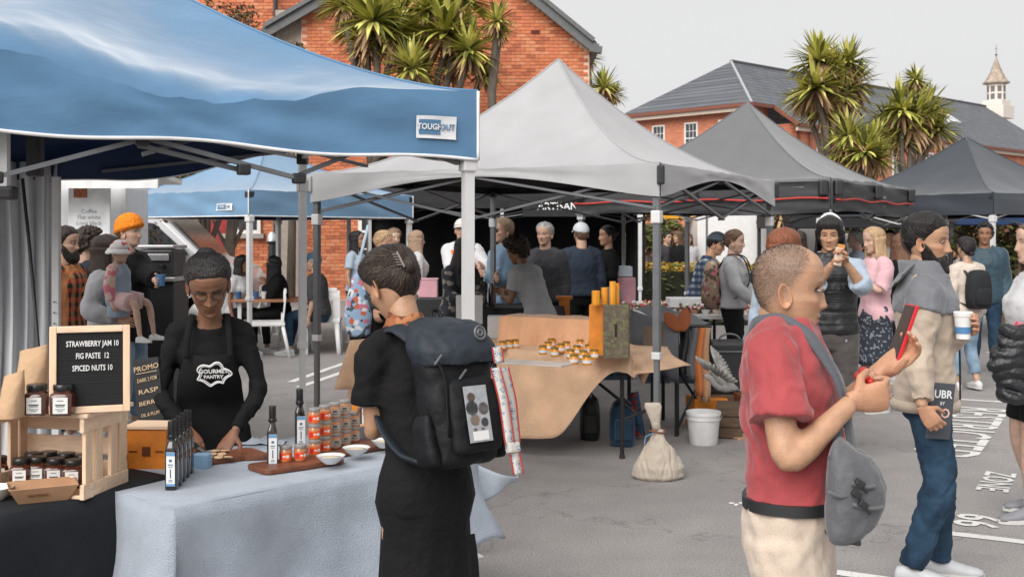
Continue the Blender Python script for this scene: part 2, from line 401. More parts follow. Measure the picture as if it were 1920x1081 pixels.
def sash_window(parent, c, w, h, nrm, bars=(3, 2), name='window'):
    """frame, panes, glazing bars and sill; c centre on the wall face, nrm outward"""
    nrm = unit(nrm); rt = unit(np.cross([0, 0, 1.0], nrm)); R = np.stack([rt, -nrm, A(0, 0, 1)], 1); c = np.asarray(c, float)
    f = MB(); t = .09
    for s_ in (-1, 1): f.box(c + rt * s_ * (w / 2 - t / 2) + nrm * .02, (t, .09, h), R=R)
    for s_ in (-1, 1): f.box(c + A(0, 0, s_ * (h / 2 - t / 2)) + nrm * .022, (w - 2 * t, .085, t), R=R)
    f.box(c + nrm * .03, (w - 2 * t, .07, .06), R=R)
    win = f.build(name, WHITEP, parent)
    nx, nz = bars; iw, ih = (w - 2 * t) / nx, (h - 2 * t) / 2 / nz
    for i in range(nx):
        for j in range(2 * nz):
            z = -h / 2 + t + (j + .5) * ih
            MB().box(c + rt * (-(w / 2) + t + (i + .5) * iw) + A(0, 0, z) + nrm * .005, (iw - .028, .02, ih - .028), R=R).build('pane', GLASS, win)
    gb = MB()
    for i in range(1, nx): gb.box(c + rt * (-(w / 2) + t + i * iw) + nrm * .012, (.03, .03, h - 2 * t), R=R)
    for j in range(1, 2 * nz):
        if j != nz: gb.box(c + A(0, 0, -h / 2 + t + j * ih) + nrm * .014, (w - 2 * t, .028, .03), R=R)
    gb.build('glazing_bar', WHITEP, win)
    MB().box(c + A(0, 0, -h / 2 - .06) + nrm * .06, (w + .2, .2, .12), R=R).build('sill', SILL, win)
    return win

YG = 28.0
gb_ = thing('brick_building', 'tall orange brick building with a steep gable behind the pale grey tent', 'building', (-1.65, YG, 0))
GP = [(-5.217, 0), (1.915, 0), (1.915, 6.27), (-1.585, 9.13), (-5.217, 7.03)]
def in_gable(x, z):
    if x < -5.217 or x > 1.915 or z < 0: return False
    top = 9.13 - (x + 1.585) * (9.13 - 6.27) / 3.5 if x > -1.585 else 9.13 + (x + 1.585) * (9.13 - 7.03) / 3.632
    return z < top
w_ = MB(); n = len(GP)
w_.add([(x, YG, z) for x, z in GP] + [(x, YG + 12, z) for x, z in GP], [tuple(range(n))[::-1], tuple(range(n, 2 * n))] + [(i, (i + 1) % n, n + (i + 1) % n, n + i) for i in range(n)])
w_.build('wall', MORTAR, gb_)
lay_bricks(gb_, in_gable, -5.2, 1.915, .05, 9.2, YG, show=lambda x, y: 940 < x < 1105 and 20 < y < 215)
SLATE = mat('slate', rgb(118, 122, 128, .62), .6, var=.22, vscale=1.2, bump=.5, bscale=9, stretch=(.5, .5, 6))
rf = MB()
for (xa, za), (xb, zb), ex in (((-1.585, 9.13), (2.06, 6.15), 0), ((-1.585, 9.13), (-6.1, 6.52), 0)):
    d = unit((xb - xa, 0, zb - za)); up = A(-d[2], 0, d[0]); up = up if up[2] > 0 else -up
    P = [A(xa, YG - .35, za) + up * .12, A(xb, YG - .35, zb) + up * .12, A(xb, YG + 12, zb) + up * .12, A(xa, YG + 12, za) + up * .12]
    Q = [p - up * .1 for p in P]
    rf.add(P + Q, [(0, 1, 2, 3), (7, 6, 5, 4), (0, 4, 5, 1), (1, 5, 6, 2), (2, 6, 7, 3)])
roof_ = rf.build('roof', SLATE, gb_)
bg = MB()
for (xa, za), (xb, zb) in (((-1.585, 9.13), (2.0, 6.2)), ((-1.585, 9.13), (-6.05, 6.55))):
    bg.bar(A(xa, YG - .3, za + .02), A(xb, YG - .3, zb + .02), .12, .26)
    bg.bar(A(xa, YG - .40, za + .17), A(xb, YG - .40, zb + .17), .1, .1)
bg.bar(A(1.9, YG - .32, 6.17), A(2.2, YG - .32, 6.13), .2, .16); bg.bar(A(2.05, YG - .4, 6.2), A(2.05, YG + 9, 6.2), .16, .16)
bg.build('bargeboard', GUTTER, gb_)
MB().box((-5.55, YG + .35, 3.6), (.66, .5, 7.2)).build('rendered_return', mat('render_plaster', rgb(190, 178, 166, .75), .9, bump=.2, bscale=30), gb_)
MB().box((at(1004, 61, YG)[0], YG - .01, at(0, 61, YG)[2]), (.2, .06, .1)).build('air_vent', mat('vent_red', rgb(90, 30, 24), .8), gb_)
sash_window(gb_, (-3.2, YG - .03, 1.7), 1.2, 1.9, (0, -1, 0))

wg = thing('brick_wing', 'long brick wing with white windows behind the small blue tent', 'building', (-10, 29.5, 0))
MB().box((-12.6, 32.5, 4.8), (14.8, 6, 9.6)).build('wall', MORTAR, wg)
lay_bricks(wg, lambda x, z: True, -8.6, -5.25, .1, 9.0, 29.5, show=lambda x, y: (400 < x < 560 and 408 < y < 520) or (420 < x < 500 and 0 < y < 45), limit=300)
sash_window(wg, (at(548, 0, 29.5)[0], 29.45, 2.5), .95, 1.7, (0, -1, 0)); sash_window(wg, (at(456, 0, 29.5)[0], 29.45, 2.5), .95, 1.7, (0, -1, 0))
RED = mat('red_door_paint', rgb(150, 28, 30, .8), .5)
dr = MB().box((at(405, 0, 29.5)[0], 29.42, 1.2), (.9, .1, 2.4)).build('door', RED, wg)
MB().tube([(at(512, 0, 29)[0], 29.3, 0), (at(512, 0, 29)[0], 29.3, 8)], .06).build('downpipe', mat('downpipe_black', (.03, .03, .032), .5), wg)
MB().box((-12.6, 32.2, 9.7), (15.2, 7, .2)).build('roof', SLATE, wg)

# ------------------------------------------------------------------ hall with the slate roof and the little bell turret
hb = thing('slate_roofed_hall', 'long brick hall with hipped slate roof and white sash windows on the right', 'building', (13.9, 66, 0))
C0 = A(13.9, 66, 0); LD = unit((-.686, .727, 0)); RD = unit((.727, .686, 0)); OUT = A(.686, -.727, 0); LN = -RD
LL, ZE, ZR = 9.6, 9.47, 12.75
WBR = mat('far_brick', rgb(196, 110, 72, .85), .9, var=.3, vscale=3.2, bump=.3, bscale=12, stretch=(1, 1, 3), detail=8)
def far_brick():
    m, nt, b = _nt('hall_brick'); N, L = nt.nodes, nt.links; b.inputs['Roughness'].default_value = .9
    tc = N.new('ShaderNodeTexCoord'); bt = N.new('ShaderNodeTexBrick'); cx = N.new('ShaderNodeCombineXYZ'); sp = N.new('ShaderNodeSeparateXYZ')
    L.new(tc.outputs['Object'], sp.inputs[0]); ad = N.new('ShaderNodeMath'); ad.operation = 'SUBTRACT'; L.new(sp.outputs[0], ad.inputs[0]); L.new(sp.outputs[1], ad.inputs[1])
    L.new(ad.outputs[0], cx.inputs[0]); L.new(sp.outputs[2], cx.inputs[1]); L.new(cx.outputs[0], bt.inputs['Vector'])
    bt.inputs['Color1'].default_value = (*rgb(205, 118, 78, .9), 1); bt.inputs['Color2'].default_value = (*rgb(176, 88, 56, .9), 1); bt.inputs['Mortar'].default_value = (*rgb(200, 160, 138, .8), 1)
    bt.inputs['Scale'].default_value = 1; bt.inputs['Brick Width'].default_value = .33; bt.inputs['Row Height'].default_value = .088; bt.inputs['Mortar Size'].default_value = .012
    L.new(bt.outputs[0], b.inputs['Base Color']); return m
HBR = far_brick()
Lc, Far = C0 + LD * LL, C0 + RD * 42
wm = MB()
def wall_quad(mb, a, b, z0, z1, t=.4):
    d = unit(b - a); n = A(d[1], -d[0], 0)
    mb.box((a + b) / 2 + A(0, 0, (z0 + z1) / 2) - n * t / 2, (np.linalg.norm(b - a), t, z1 - z0), R=np.stack([d, -n, A(0, 0, 1)], 1))
wall_quad(wm, Lc + RD * .4, C0 + RD * .4, 0, ZE - .05)
wall_quad(wm, C0 + RD * .4 - LD * -.4, C0 + RD * 2.4 + LD * .4, 0, ZE - .05)
wall_quad(wm, C0 + RD * 2.4 + OUT * 1.6, Far + OUT * 1.6, 0, 8.2)
wall_quad(wm, C0 + RD * 2.4 - OUT * .4, C0 + RD * 2.4 + OUT * 1.6, 0, 8.2)
wm.build('wall', HBR, hb)
mid = C0 + LD * LL / 2; R0 = mid + RD * 4.8 + A(0, 0, ZR); R1 = mid + RD * 42 + A(0, 0, ZR); zz = A(0, 0, 1)
k_ = (ZR - ZE) / 4.8
eC, eL = C0 + OUT * .3 - RD * .3 + zz * (ZE - .2), Lc - OUT * .3 - RD * .3 + zz * (ZE - .2)
e2 = C0 + RD * 2 + OUT * .3 + zz * (ZE - .2); e3 = C0 + RD * 2 + OUT * 2 + zz * (ZE - 2 * k_); e4 = Far + OUT * 2 + zz * (ZE - 2 * k_)
def roof_slates():
    m, nt, b = _nt('roof_slates'); N, L = nt.nodes, nt.links; b.inputs['Roughness'].default_value = .55
    tc = N.new('ShaderNodeTexCoord'); bt = N.new('ShaderNodeTexBrick'); cx = N.new('ShaderNodeCombineXYZ'); sp = N.new('ShaderNodeSeparateXYZ')
    L.new(tc.outputs['Object'], sp.inputs[0]); ad = N.new('ShaderNodeMath'); ad.operation = 'ADD'; L.new(sp.outputs[0], ad.inputs[0]); L.new(sp.outputs[1], ad.inputs[1])
    L.new(ad.outputs[0], cx.inputs[0]); L.new(sp.outputs[2], cx.inputs[1]); L.new(cx.outputs[0], bt.inputs['Vector'])
    bt.inputs['Color1'].default_value = (*rgb(126, 130, 137, .62), 1); bt.inputs['Color2'].default_value = (*rgb(108, 112, 120, .6), 1); bt.inputs['Mortar'].default_value = (*rgb(74, 76, 82, .6), 1)
    bt.inputs['Scale'].default_value = 1; bt.inputs['Brick Width'].default_value = .6; bt.inputs['Row Height'].default_value = .26; bt.inputs['Mortar Size'].default_value = .025
    n = N.new('ShaderNodeTexNoise'); n.inputs['Scale'].default_value = .8; n.inputs['Detail'].default_value = 6; L.new(tc.outputs['Object'], n.inputs['Vector'])
    mr = N.new('ShaderNodeMapRange'); mr.inputs[3].default_value = .75; mr.inputs[4].default_value = 1.25; L.new(n.outputs['Fac'], mr.inputs[0])
    vm = N.new('ShaderNodeVectorMath'); vm.operation = 'SCALE'; L.new(bt.outputs[0], vm.inputs[0]); L.new(mr.outputs[0], vm.inputs['Scale']); L.new(vm.outputs[0], b.inputs['Base Color'])
    bp = N.new('ShaderNodeBump'); bp.inputs['Strength'].default_value = .6; bp.inputs['Distance'].default_value = .05; L.new(bt.outputs['Fac'], bp.inputs['Height']); bp.invert = True
    L.new(bp.outputs[0], b.inputs['Normal']); return m
rm = MB(); far_mid = mid + RD * 42 + zz * ZR
rm.add([eL, eC, R0], [(0, 1, 2)]); rm.add([eC, e2, e3, e4, R1, R0], [(0, 1, 2, 3, 4, 5)])
bk = Lc - OUT * .3 + RD * 42 + zz * (ZE - .2); rm.add([eL, R0, R1, bk], [(0, 1, 2, 3)])
RS = roof_slates(); hroof = rm.build('roof', RS, hb)
gm = MB()
BROWN = mat('brown_gutter', rgb(140, 82, 64, .7), .6)
for a, b in ((eL, eC), (eC, e2), (e2, e3), (e3, e4)): gm.bar(a - zz * .06, b - zz * .06, .18, .2)
gm.build('gutter', BROWN, hb)
sf = MB()
for a, b, o_ in ((eL, eC, RD), (e3, e4, -OUT)): sf.bar(a - zz * .28 + o_ * .14, b - zz * .28 + o_ * .14, .14, .22)
sf.build('fascia', mat('cream_paint', rgb(214, 196, 180, .75), .6), hb)
MB().bar(R0 + zz * .03, eC + zz * .05, .14, .1).build('hip_flashing', mat('lead', rgb(190, 192, 196, .7), .5), hb)
rt_ = MB().bar(R0 + zz * .03, R1 + zz * .03, .22, .18); rt_.build('ridge_cap', mat('ridge_tile', rgb(96, 96, 104, .6), .7), hb)
def on_line(px, p, d):                                        # distance along a wall line where it crosses picture column px
    q = (px - 960) / FPX; return (q * p[1] - p[0]) / (d[0] - q * d[1])
for px in (1236, 1297, 1361):
    t = on_line(px, C0 + LD * 0 + RD * .4, LD); c = C0 + RD * .37 + LD * t
    sash_window(hb, c + A(0, 0, 7.55), 1.0, 1.95, LN, (3, 2))
for px in (1541, 1681, 1742, 1890):
    p = C0 + OUT * 1.63; t = on_line(px, p, RD); sash_window(hb, p + RD * t + A(0, 0, 6.2), 1.1, 2.1, OUT, (2, 2))
for px in (1520, 1632): 
    p = C0 + OUT * 1.75; t = on_line(px, p, RD); q = p + RD * t; MB().tube([q + zz * .1, q + zz * 8], .09).build('downpipe', BROWN, hb)
sk = on_line(1812, C0 + OUT * 0, RD); sc_ = C0 + RD * sk - OUT * 1.4 + zz * (ZE + 1.4 * k_)
nn = unit(np.cross(RD, unit(-OUT + zz * k_))); nn = nn if nn[2] > 0 else -nn
MB().box(sc_ + nn * .08, (1.9, 1.2, .14), R=np.stack([RD, unit(np.cross(nn, RD)), nn], 1)).build('skylight', mat('skylight_white', (.75, .76, .78), .3), hb)
tp = on_line(1868, mid, RD); tc_ = mid + RD * tp
cu = thing('bell_turret', 'cream louvred bell turret with a finial on the slate ridge', 'turret', tc_ + zz * (ZR - .6), math.atan2(RD[1], RD[0]))
CRM = mat('turret_cream', rgb(226, 216, 206, .92), .7, var=.12)
b_ = MB(); b_.box((0, 0, .25), (2.2, 2.2, 1.1)); b_.lathe([(1.25, .8), (1.35, .86), (1.35, .98), (1.1, 1.04)], n=4, R=rotz(PI / 4)); b_.box((0, 0, 1.15), (1.75, 1.75, .25)); b_.build('base', CRM, cu, local=True)
l_ = MB(); l_.lathe([(.78, 1.2), (.78, 2.75)], n=8, R=rotz(PI / 8)); lantern = l_.build('lantern', CRM, cu, local=True)
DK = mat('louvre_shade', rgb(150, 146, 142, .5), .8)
for i in range(8):
    a = i * PI / 4; R = rotz(a)
    for j in range(2): MB().box(R @ A(.725, 0, 1.62 + j * .66), (.02, .36, .5), R=R).build('louvre', DK, lantern, local=True)
rf_ = MB(); rf_.lathe([(.82, 2.72), (1.12, 2.78), (1.14, 2.88), (.86, 3.15), (.55, 3.75), (.3, 4.4), (.1, 5.0), (.07, 5.1)], n=8, R=rotz(PI / 8))
rf_.build('roof', mat('turret_roof', rgb(186, 168, 152, .7), .8, var=.3, vscale=3), cu, local=True)
fn = MB(); fn.lathe([(.05, 5.05), (.05, 5.25), (.13, 5.35), (.05, 5.45), (.03, 5.5), (.025, 6.2), (.004, 6.3)], n=8); fn.bar((-.3, 0, 5.85), (.3, 0, 5.85), .03); fn.build('finial', mat('finial_metal', (.2, .2, .21), .4, .6), cu, local=True)

# ------------------------------------------------------------------ cabbage trees
LEAF = [mat('sword_leaf', rgb(160, 160, 72, .95), .5, var=.35, vscale=2.5, spec=.4), mat('sword_leaf_pale', rgb(204, 198, 112, .95), .5, var=.3, vscale=2.5), mat('dry_leaf', rgb(196, 160, 120, .75), .8, var=.3, vscale=3), mat('sword_leaf_dark', rgb(96, 102, 44, .75), .5, var=.3, vscale=2.5)]
BARK = mat('bark_grey', rgb(128, 116, 104, .6), .95, var=.3, vscale=7, bump=.6, bscale=14, stretch=(1, 1, .3))
def rosette(mb, c, R, n, r, axis=(0, 0, 1), skirt=.28):
    ax = unit(axis); ref = unit(np.cross(ax, [.31, .77, .2])); rf2 = np.cross(ax, ref)
    for i in range(n):
        dry = r.random() < skirt; el = r.uniform(-1.2, -.45) if dry else math.asin(r.uniform(-.42, 1)); an = r.uniform(0, 2 * PI)
        d = unit(math.cos(el) * (math.cos(an) * ref + math.sin(an) * rf2) + math.sin(el) * ax)
        L = R * r.uniform(.75, 1.1) * (.85 if dry else 1); w = R * .055 * r.uniform(.8, 1.2)
        side = unit(np.cross(d, [0, 0, 1.0]) + 1e-4); droop = L * r.uniform(.05, .22) * (1.1 - abs(d[2]))
        b0 = c + d * .05 * R; P = []
        for q, ww in ((0, .55), (.35, 1), (.7, .8), (1.0, .05)):
            p = b0 + d * L * q - A(0, 0, droop * q * q * 1.6); P.append((p - side * w * ww, p, p + side * w * ww))
            P[-1] = (P[-1][0] + A(0, 0, w * .35 * ww), p, P[-1][2] + A(0, 0, w * .35 * ww))
        mi = 2 if dry else (0, 0, 1, 1, 3)[r.randrange(5)]
        mb.grid(P, mi)
def cabbage_tree(label, base, heads, seed, group='cabbage trees', leaves=130):
    r = random.Random(seed); base = A(base[0], base[1], 0)
    t = thing('cabbage_tree', label, 'tree', base, 0, group); tr = MB(); cr = MB()
    fork = base + A(0, 0, min(h[0][2] for h in heads) * .62)
    tr.tube([base, base + A(.03, 0, fork[2] * .5), fork], [.2, .16, .14], 9)
    for (hc, R) in heads:
        hc = np.asarray(hc, float); m_ = (fork + hc) / 2 + A(r.uniform(-.15, .15), r.uniform(-.1, .1), -.15)
        tr.tube([fork - A(0, 0, .1), m_, hc - A(0, 0, R * .15), hc + A(0, 0, R * .1)], [.11, .08, .07, .05], 7)
        ax = unit(unit(hc - fork) * .6 + A(0, 0, 1)); rosette(cr, hc, R, leaves, r, ax)
    tr.build('trunk', BARK, t, smooth=True); c = cr.build('crown', LEAF, t); c['kind'] = 'stuff'
def heads_px(lst, Y): return [(at(x, y, Y + dy), R * Y / FPX) for x, y, R, dy in lst]
cabbage_tree('tall cabbage tree with many leafy heads right in front of the brick gable', at(800, 0, 24.5), heads_px([(838, 62, 95, 0), (800, 20, 80, .8), (760, 85, 70, .6), (880, 95, 70, -.4), (848, 118, 62, .5), (905, 138, 44, 0), (740, 40, 80, 1.2), (862, 0, 80, .2)], 24.5), 1, leaves=150)
cabbage_tree('shaggy cabbage tree with drooping heads left of the brick gable centre', at(700, 0, 24), heads_px([(700, 40, 95, 0), (690, 85, 60, .3), (770, 130, 66, -.6), (735, 70, 80, .3), (645, 10, 60, .4), (660, 60, 50, .8), (790, 148, 50, .6)], 24), 2, leaves=150)
cabbage_tree('slender cabbage tree with a single small head against the gable wall', at(925, 0, 24), heads_px([(932, 40, 46, 0), (936, 62, 34, .1)], 24), 3)
cabbage_tree('small cabbage tree peeking out behind the right edge of the gable', at(1130, 0, 40), heads_px([(1132, 165, 46, 0), (1104, 112, 34, 1.0), (1150, 178, 30, .4)], 40), 4)
cabbage_tree('tallest cabbage tree in front of the slate hall roof', at(1555, 0, 34), heads_px([(1535, 115, 66, 0), (1590, 118, 58, .5), (1530, 165, 72, -.3), (1575, 178, 72, .5), (1510, 185, 55, .6), (1560, 140, 66, .7), (1600, 160, 60, 1), (1545, 205, 60, .3)], 34), 5)
cabbage_tree('round cabbage tree in front of the hall beside the bell turret side', at(1705, 0, 35), heads_px([(1717, 150, 34, 0), (1690, 205, 66, -.3), (1735, 210, 66, .4), (1710, 232, 76, 0), (1665, 228, 58, .5), (1755, 245, 58, .3), (1718, 190, 56, .9), (1690, 262, 50, .2)], 35), 6)
cabbage_tree('low bushy cabbage tree just above the dark grey tent ridge', at(1600, 0, 32), heads_px([(1590, 255, 60, 0), (1620, 285, 62, -.3), (1580, 290, 60, .4), (1645, 300, 50, .2), (1610, 318, 50, .5), (1640, 262, 46, .6)], 32), 7)
cabbage_tree('cabbage tree with hanging leaves seen below the dark tents', at(1468, 0, 22), heads_px([(1470, 392, 62, 0), (1505, 385, 52, .5)], 22), 8, leaves=90)

# ------------------------------------------------------------------ shrubs, hedges, trees
LF = [mat('leaf_green', rgb(116, 124, 56, .75), .6, var=.35, vscale=3), mat('leaf_dark', rgb(72, 78, 40, .7), .6, var=.35, vscale=3), mat('leaf_brown', rgb(120, 84, 50, .6), .7, var=.3, vscale=3), mat('leaf_yellow', rgb(214, 172, 62, .7), .6, var=.25, vscale=3)]
def leaf_cloud(mb, c, rad, n, size, r, mix=(0, 0, 1, 1, 2), shell=.55, boxy=False):
    c = np.asarray(c, float); rad = np.asarray(rad, float)
    for i in range(n):
        if boxy: d = A(r.uniform(-1, 1), r.uniform(-1, 1), r.uniform(-1, 1))
        else:
            d = unit(A(r.gauss(0, 1), r.gauss(0, 1), r.gauss(0, 1))) * (shell + (1 - shell) * r.random()) * (1 + .18 * math.sin(i * .37) * math.cos(i * .11))
        p = c + d * rad; n_ = unit(A(r.gauss(0, 1), r.gauss(0, 1), r.gauss(0, 1))); x = unit(np.cross(n_, A(.3, .5, .8))); y = np.cross(n_, x); s_ = size * r.uniform(.6, 1.3)
        mb.add([p - x * s_, p + y * s_ * .45 + n_ * s_ * .12, p + x * s_, p - y * s_ * .45 + n_ * s_ * .12], [(0, 1, 2, 3)], r.choice(mix))
def shrub(label, c, rad, n, size, seed, mix=(0, 0, 1, 1, 2), name='shrub', cat='shrub', group='shrubs and trees behind the stalls', trunk=True):
    r = random.Random(seed); t = thing(name, label, cat, (c[0], c[1], 0), 0, group); mb = MB()
    for k in range(7):
        o = A(r.uniform(-.55, .55), r.uniform(-.4, .4), r.uniform(-.5, .5)) * rad; leaf_cloud(mb, np.asarray(c) + o, np.asarray(rad) * r.uniform(.45, .65), n // 7, size, r, mix)
    q = mb.build('crown', LF, t); q['kind'] = 'stuff'
    tr = MB(); b0 = A(c[0], c[1], 0)
    tr.tube([b0, b0 + A(.05, 0, c[2] * .4), np.asarray(c)], [.12, .09, .04], 7)
    for k in range(5): tr.tube([b0 + A(.04, 0, c[2] * .4), np.asarray(c) + A(r.uniform(-.7, .7), r.uniform(-.4, .4), r.uniform(-.1, .6)) * rad], [.06, .015], 5)
    tr.build('trunk', BARK, t, smooth=True)
for i, (px, py, Y, rx, rz, lb, mx) in enumerate(((300, 330, 24, 1.3, .8, 'dark leafy tree rising behind the food trailer awning', (1, 1, 2, 0)), (385, 320, 25.5, 1.3, .8, 'olive green tree behind the ridge of the small blue tent', (0, 1, 2, 0)),
        (215, 340, 23, .9, .8, 'brownish shrub behind the menu board of the trailer', (2, 1, 2)), (430, 35, 27.5, .75, .5, 'dry creeper climbing the brick wing at the top edge', (2, 2, 1)), (545, 92, 27.2, .4, .3, 'small dry creeper tuft beside the rendered corner of the gable', (2, 1)))):
    shrub(lb, at(px, py, Y), (rx, .7, rz), 1500 if i < 3 else 500, .07, 20 + i, mx)
for i, (px, py, Y, rx, rz, lb) in enumerate(((1590, 430, 25, .9, .9, 'green tree seen under the dark grey tent beside the vest man'), (1700, 440, 27, 1.2, .9, 'leafy green shrub behind the bearded man'), (1830, 430, 30, 1.6, .8, 'green shrub far under the rightmost dark tent'),
        (1905, 490, 17, .9, .55, 'low leafy shrub at the right edge behind the walkers'), (1500, 440, 27, 1.0, .8, 'green shrub behind the auburn haired woman'), (1760, 415, 31, 1.4, .7, 'dark shrub between the two dark tents'), (1225, 445, 24, .7, .5, 'small olive bush beyond the black tent wall'))):
    shrub(lb, at(px, py, Y), (rx, .6, rz), 1300, .075, 40 + i, (0, 0, 1, 2, 1))
hd = thing('clipped_hedge', 'clipped green hedge with yellow tipped top behind the flower table', 'hedge', (4.3, 20.5, 0))
mb = MB(); r = random.Random(9)
leaf_cloud(mb, (4.3, 20.5, .5), (2.4, .35, .5), 3600, .055, r, (0, 1, 1, 1), boxy=True); leaf_cloud(mb, (4.3, 20.5, 1.04), (2.4, .38, .07), 1600, .05, r, (3, 3, 3, 0), boxy=True)
q = mb.build('foliage', LF, hd); q['kind'] = 'stuff'
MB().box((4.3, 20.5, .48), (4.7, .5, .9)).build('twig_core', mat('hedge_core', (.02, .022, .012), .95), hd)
ht = thing('bare_shrub', 'bare twiggy shrub with dark branches in front of the silver van', 'shrub', (-6.0, 17, 0)); mb = MB(); r = random.Random(5)
for k in range(26):
    a = A(-6.0 + r.uniform(-.4, .4), 17 + r.uniform(-.2, .2), 0); p = [a]
    for j in range(5): p.append(p[-1] + A(r.uniform(-.22, .22), r.uniform(-.1, .1), .42))
    mb.tube(p, [.025, .02, .016, .012, .008, .004], 5)
mb.build('branches', mat('dark_twig', rgb(64, 50, 42, .7), .9), ht); mb = MB(); leaf_cloud(mb, (-6.0, 17, 1.6), (.9, .4, .6), 260, .05, r, (1, 2)); q = mb.build('leaves', LF, ht); q['kind'] = 'stuff'
tt = thing('bare_tree', 'pale crooked tree trunk against the brick wing', 'tree', (at(432, 0, 26)[0], 26, 0)); b0 = A(at(432, 0, 26)[0], 26, 0)
MB().tube([b0, b0 + A(-.05, 0, 1), b0 + A(.05, 0, 2), b0 + A(-.1, 0, 3.2)], [.16, .13, .12, .09], 9).build('trunk', BARK, tt, smooth=True)
mb = MB()
for d in ((.5, .1, .9), (-.5, 0, .7), (.35, -.2, 1.2)): mb.tube([b0 + A(0, 0, 1.2), b0 + A(0, 0, 1.3) + A(*d) * .6, b0 + A(0, 0, 1.5) + A(*d)], [.06, .04, .02], 6)
mb.build('limb', BARK, tt, smooth=True)

# ------------------------------------------------------------------ silver van
SILV = mat('silver_car_paint', rgb(214, 214, 216, .85), .3, .1, var=.04, coat=.5)
BLK = mat('black_rubber', (.015, .015, .016), .7); BLKP = mat('black_plastic', (.02, .02, .022), .45, var=.1)
van = thing('silver_van', 'silver van parked behind the small blue tent', 'van', (-6.6, 19, 0))
prof = [(-2.3, .35), (-2.35, .9), (-2.25, 1.85), (-2.0, 2.0), (.55, 2.0), (.95, 1.93), (1.65, 1.25), (2.15, 1.1), (2.32, .85), (2.35, .4), (2.2, .3), (-2.2, .3)]
v0 = [(-6.6 + x, 18.2, z) for x, z in prof]; v1 = [(-6.6 + x, 19.9, z) for x, z in prof]; n = len(prof)
bm_ = MB().add(v0 + v1, [tuple(range(n)), tuple(range(n, 2 * n))[::-1]] + [(i, n + i, n + (i + 1) % n, (i + 1) % n) for i in range(n)])
body = bm_.build('body', SILV, van, smooth=30); bv = body.modifiers.new('b', 'BEVEL'); bv.width = .06; bv.segments = 3
for poly in ([(-1.9, 1.3), (-1.85, 1.82), (-.65, 1.85), (-.65, 1.3)], [(-.5, 1.3), (-.5, 1.85), (.5, 1.85), (.5, 1.3)], [(.58, 1.3), (.58, 1.84), (.85, 1.8), (1.4, 1.3)]):
    n = len(poly); MB().add([(-6.6 + x, 18.19, z) for x, z in poly] + [(-6.6 + x, 18.3, z) for x, z in poly], [tuple(range(n)), tuple(range(n, 2 * n))[::-1]] + [(i, n + i, n + (i + 1) % n, (i + 1) % n) for i in range(n)]).build('side_window', GLASS, van)
MB().add([(-5.62, 18.35, 1.93), (-5.62, 19.75, 1.93), (-4.98, 19.75, 1.28), (-4.98, 18.35, 1.28)], [(0, 1, 2, 3)]).xform(lambda v: v + A(.03, 0, .03)).build('windscreen', GLASS, van)
MB().bbox((-5.3, 18.08, 1.33), (.12, .2, .18), .03).build('wing_mirror', SILV, van)
for x in (-8.1, -5.0):
    wl_ = MB().lathe([(.2, -.1), (.33, -.1), (.34, 0), (.33, .1), (.2, .1)], (x, 18.3, .34), 20, R=rotx(PI / 2)).build('wheel', BLK, van, smooth=30)
    MB().lathe([(.02, -.02), (.2, -.02), (.2, .06), (.02, .1)], (x, 18.22, .34), 14, R=rotx(PI / 2)).build('rim', mat('alloy', (.5, .5, .5), .35, .8), wl_, smooth=30)
MB().bbox((-4.32, 18.35, .85), (.12, .3, .16), .03).build('headlight', mat('lamp_glass', (.7, .7, .72), .15), van)
bl = thing('lamp_bollard', 'black bollard with a silver cap beside the seated diners', 'bollard', (at(512, 0, 21)[0], 21, 0)); p0 = A(at(510, 0, 21)[0], 21, 0)
MB().lathe([(.1, 0), (.1, .12), (.07, .16), (.07, 1.45), (.1, 1.48), (.1, 1.5)], p0, 14).build('post', BLKP, bl, smooth=40); MB().lathe([(.1, 1.5), (.09, 1.62), (.03, 1.68)], p0, 14).build('cap', mat('steel_cap', (.5, .5, .5), .3, .7), bl, smooth=40)

# ------------------------------------------------------------------ white food trailer on the left
ft = thing('food_trailer', 'white food trailer with awning flap and menu board at the left', 'trailer', (-6.0, 12.5, 0))
TRW = mat('trailer_white', (.62, .63, .64), .45, var=.06); STL = mat('brushed_steel', (.45, .45, .46), .35, .8)
f_ = MB(); f_.bbox((-6.4, 12.85, 1.3), (4.3, .8, 1.75), .05); f_.build('body', TRW, ft)
MB().box((at(20, 0, 12.35)[0] - .9, 12.42, 1.72), (2.1, .1, .62)).build('service_window', mat('dark_interior', (.012, .012, .013), .8), ft)
sh = MB()
for i in range(4): sh.box((-6.2, 12.34, 1.5 + i * .16), (2.0, .06, .02))
for i in range(6): sh.box((-7 + i * .32, 12.33, 1.75), (.02, .05, .6))
sh.build('shelf_rack', mat('dark_metal', (.06, .06, .065), .5, .4), ft)
aw = MB(); aw.box(at(195, 334, 11.4) + A(-.3, .45, .02), (1.7, .75, .05), R=rotx(math.radians(-4))); aw.box(at(195, 340, 11.45) + A(-.3, 0, -.01), (1.7, .04, .12)); aw.build('awning', mat('awning_white', (.66, .66, .66), .6), ft)
mbrd = MB().bbox(at(168, 420, 11.9), (.44, .03, .98), .01).build('menu_board', mat('menu_white', (.68, .69, .7), .6), ft)
mtx = MB(); r = random.Random(2)
INK = mat('printed_ink', (.05, .055, .06), .8)
lettering('Coffee\nFlat white\nLong black\nMocha\nChai latte\nHot chocolate\nTea\nIced coffee', .062, at(168, 435, 11.9) + A(0, -.017, 0), (1, 0, 0), (0, 0, 1), mat('menu_grey', (.25, .27, .3), .8), mbrd)
MB().box(at(152, 360, 11.9) + A(0, -.018, 0), (.14, .006, .12)).build('photo_patch', mat('menu_photo', rgb(150, 90, 60), .7, var=.5, vscale=40), mbrd)
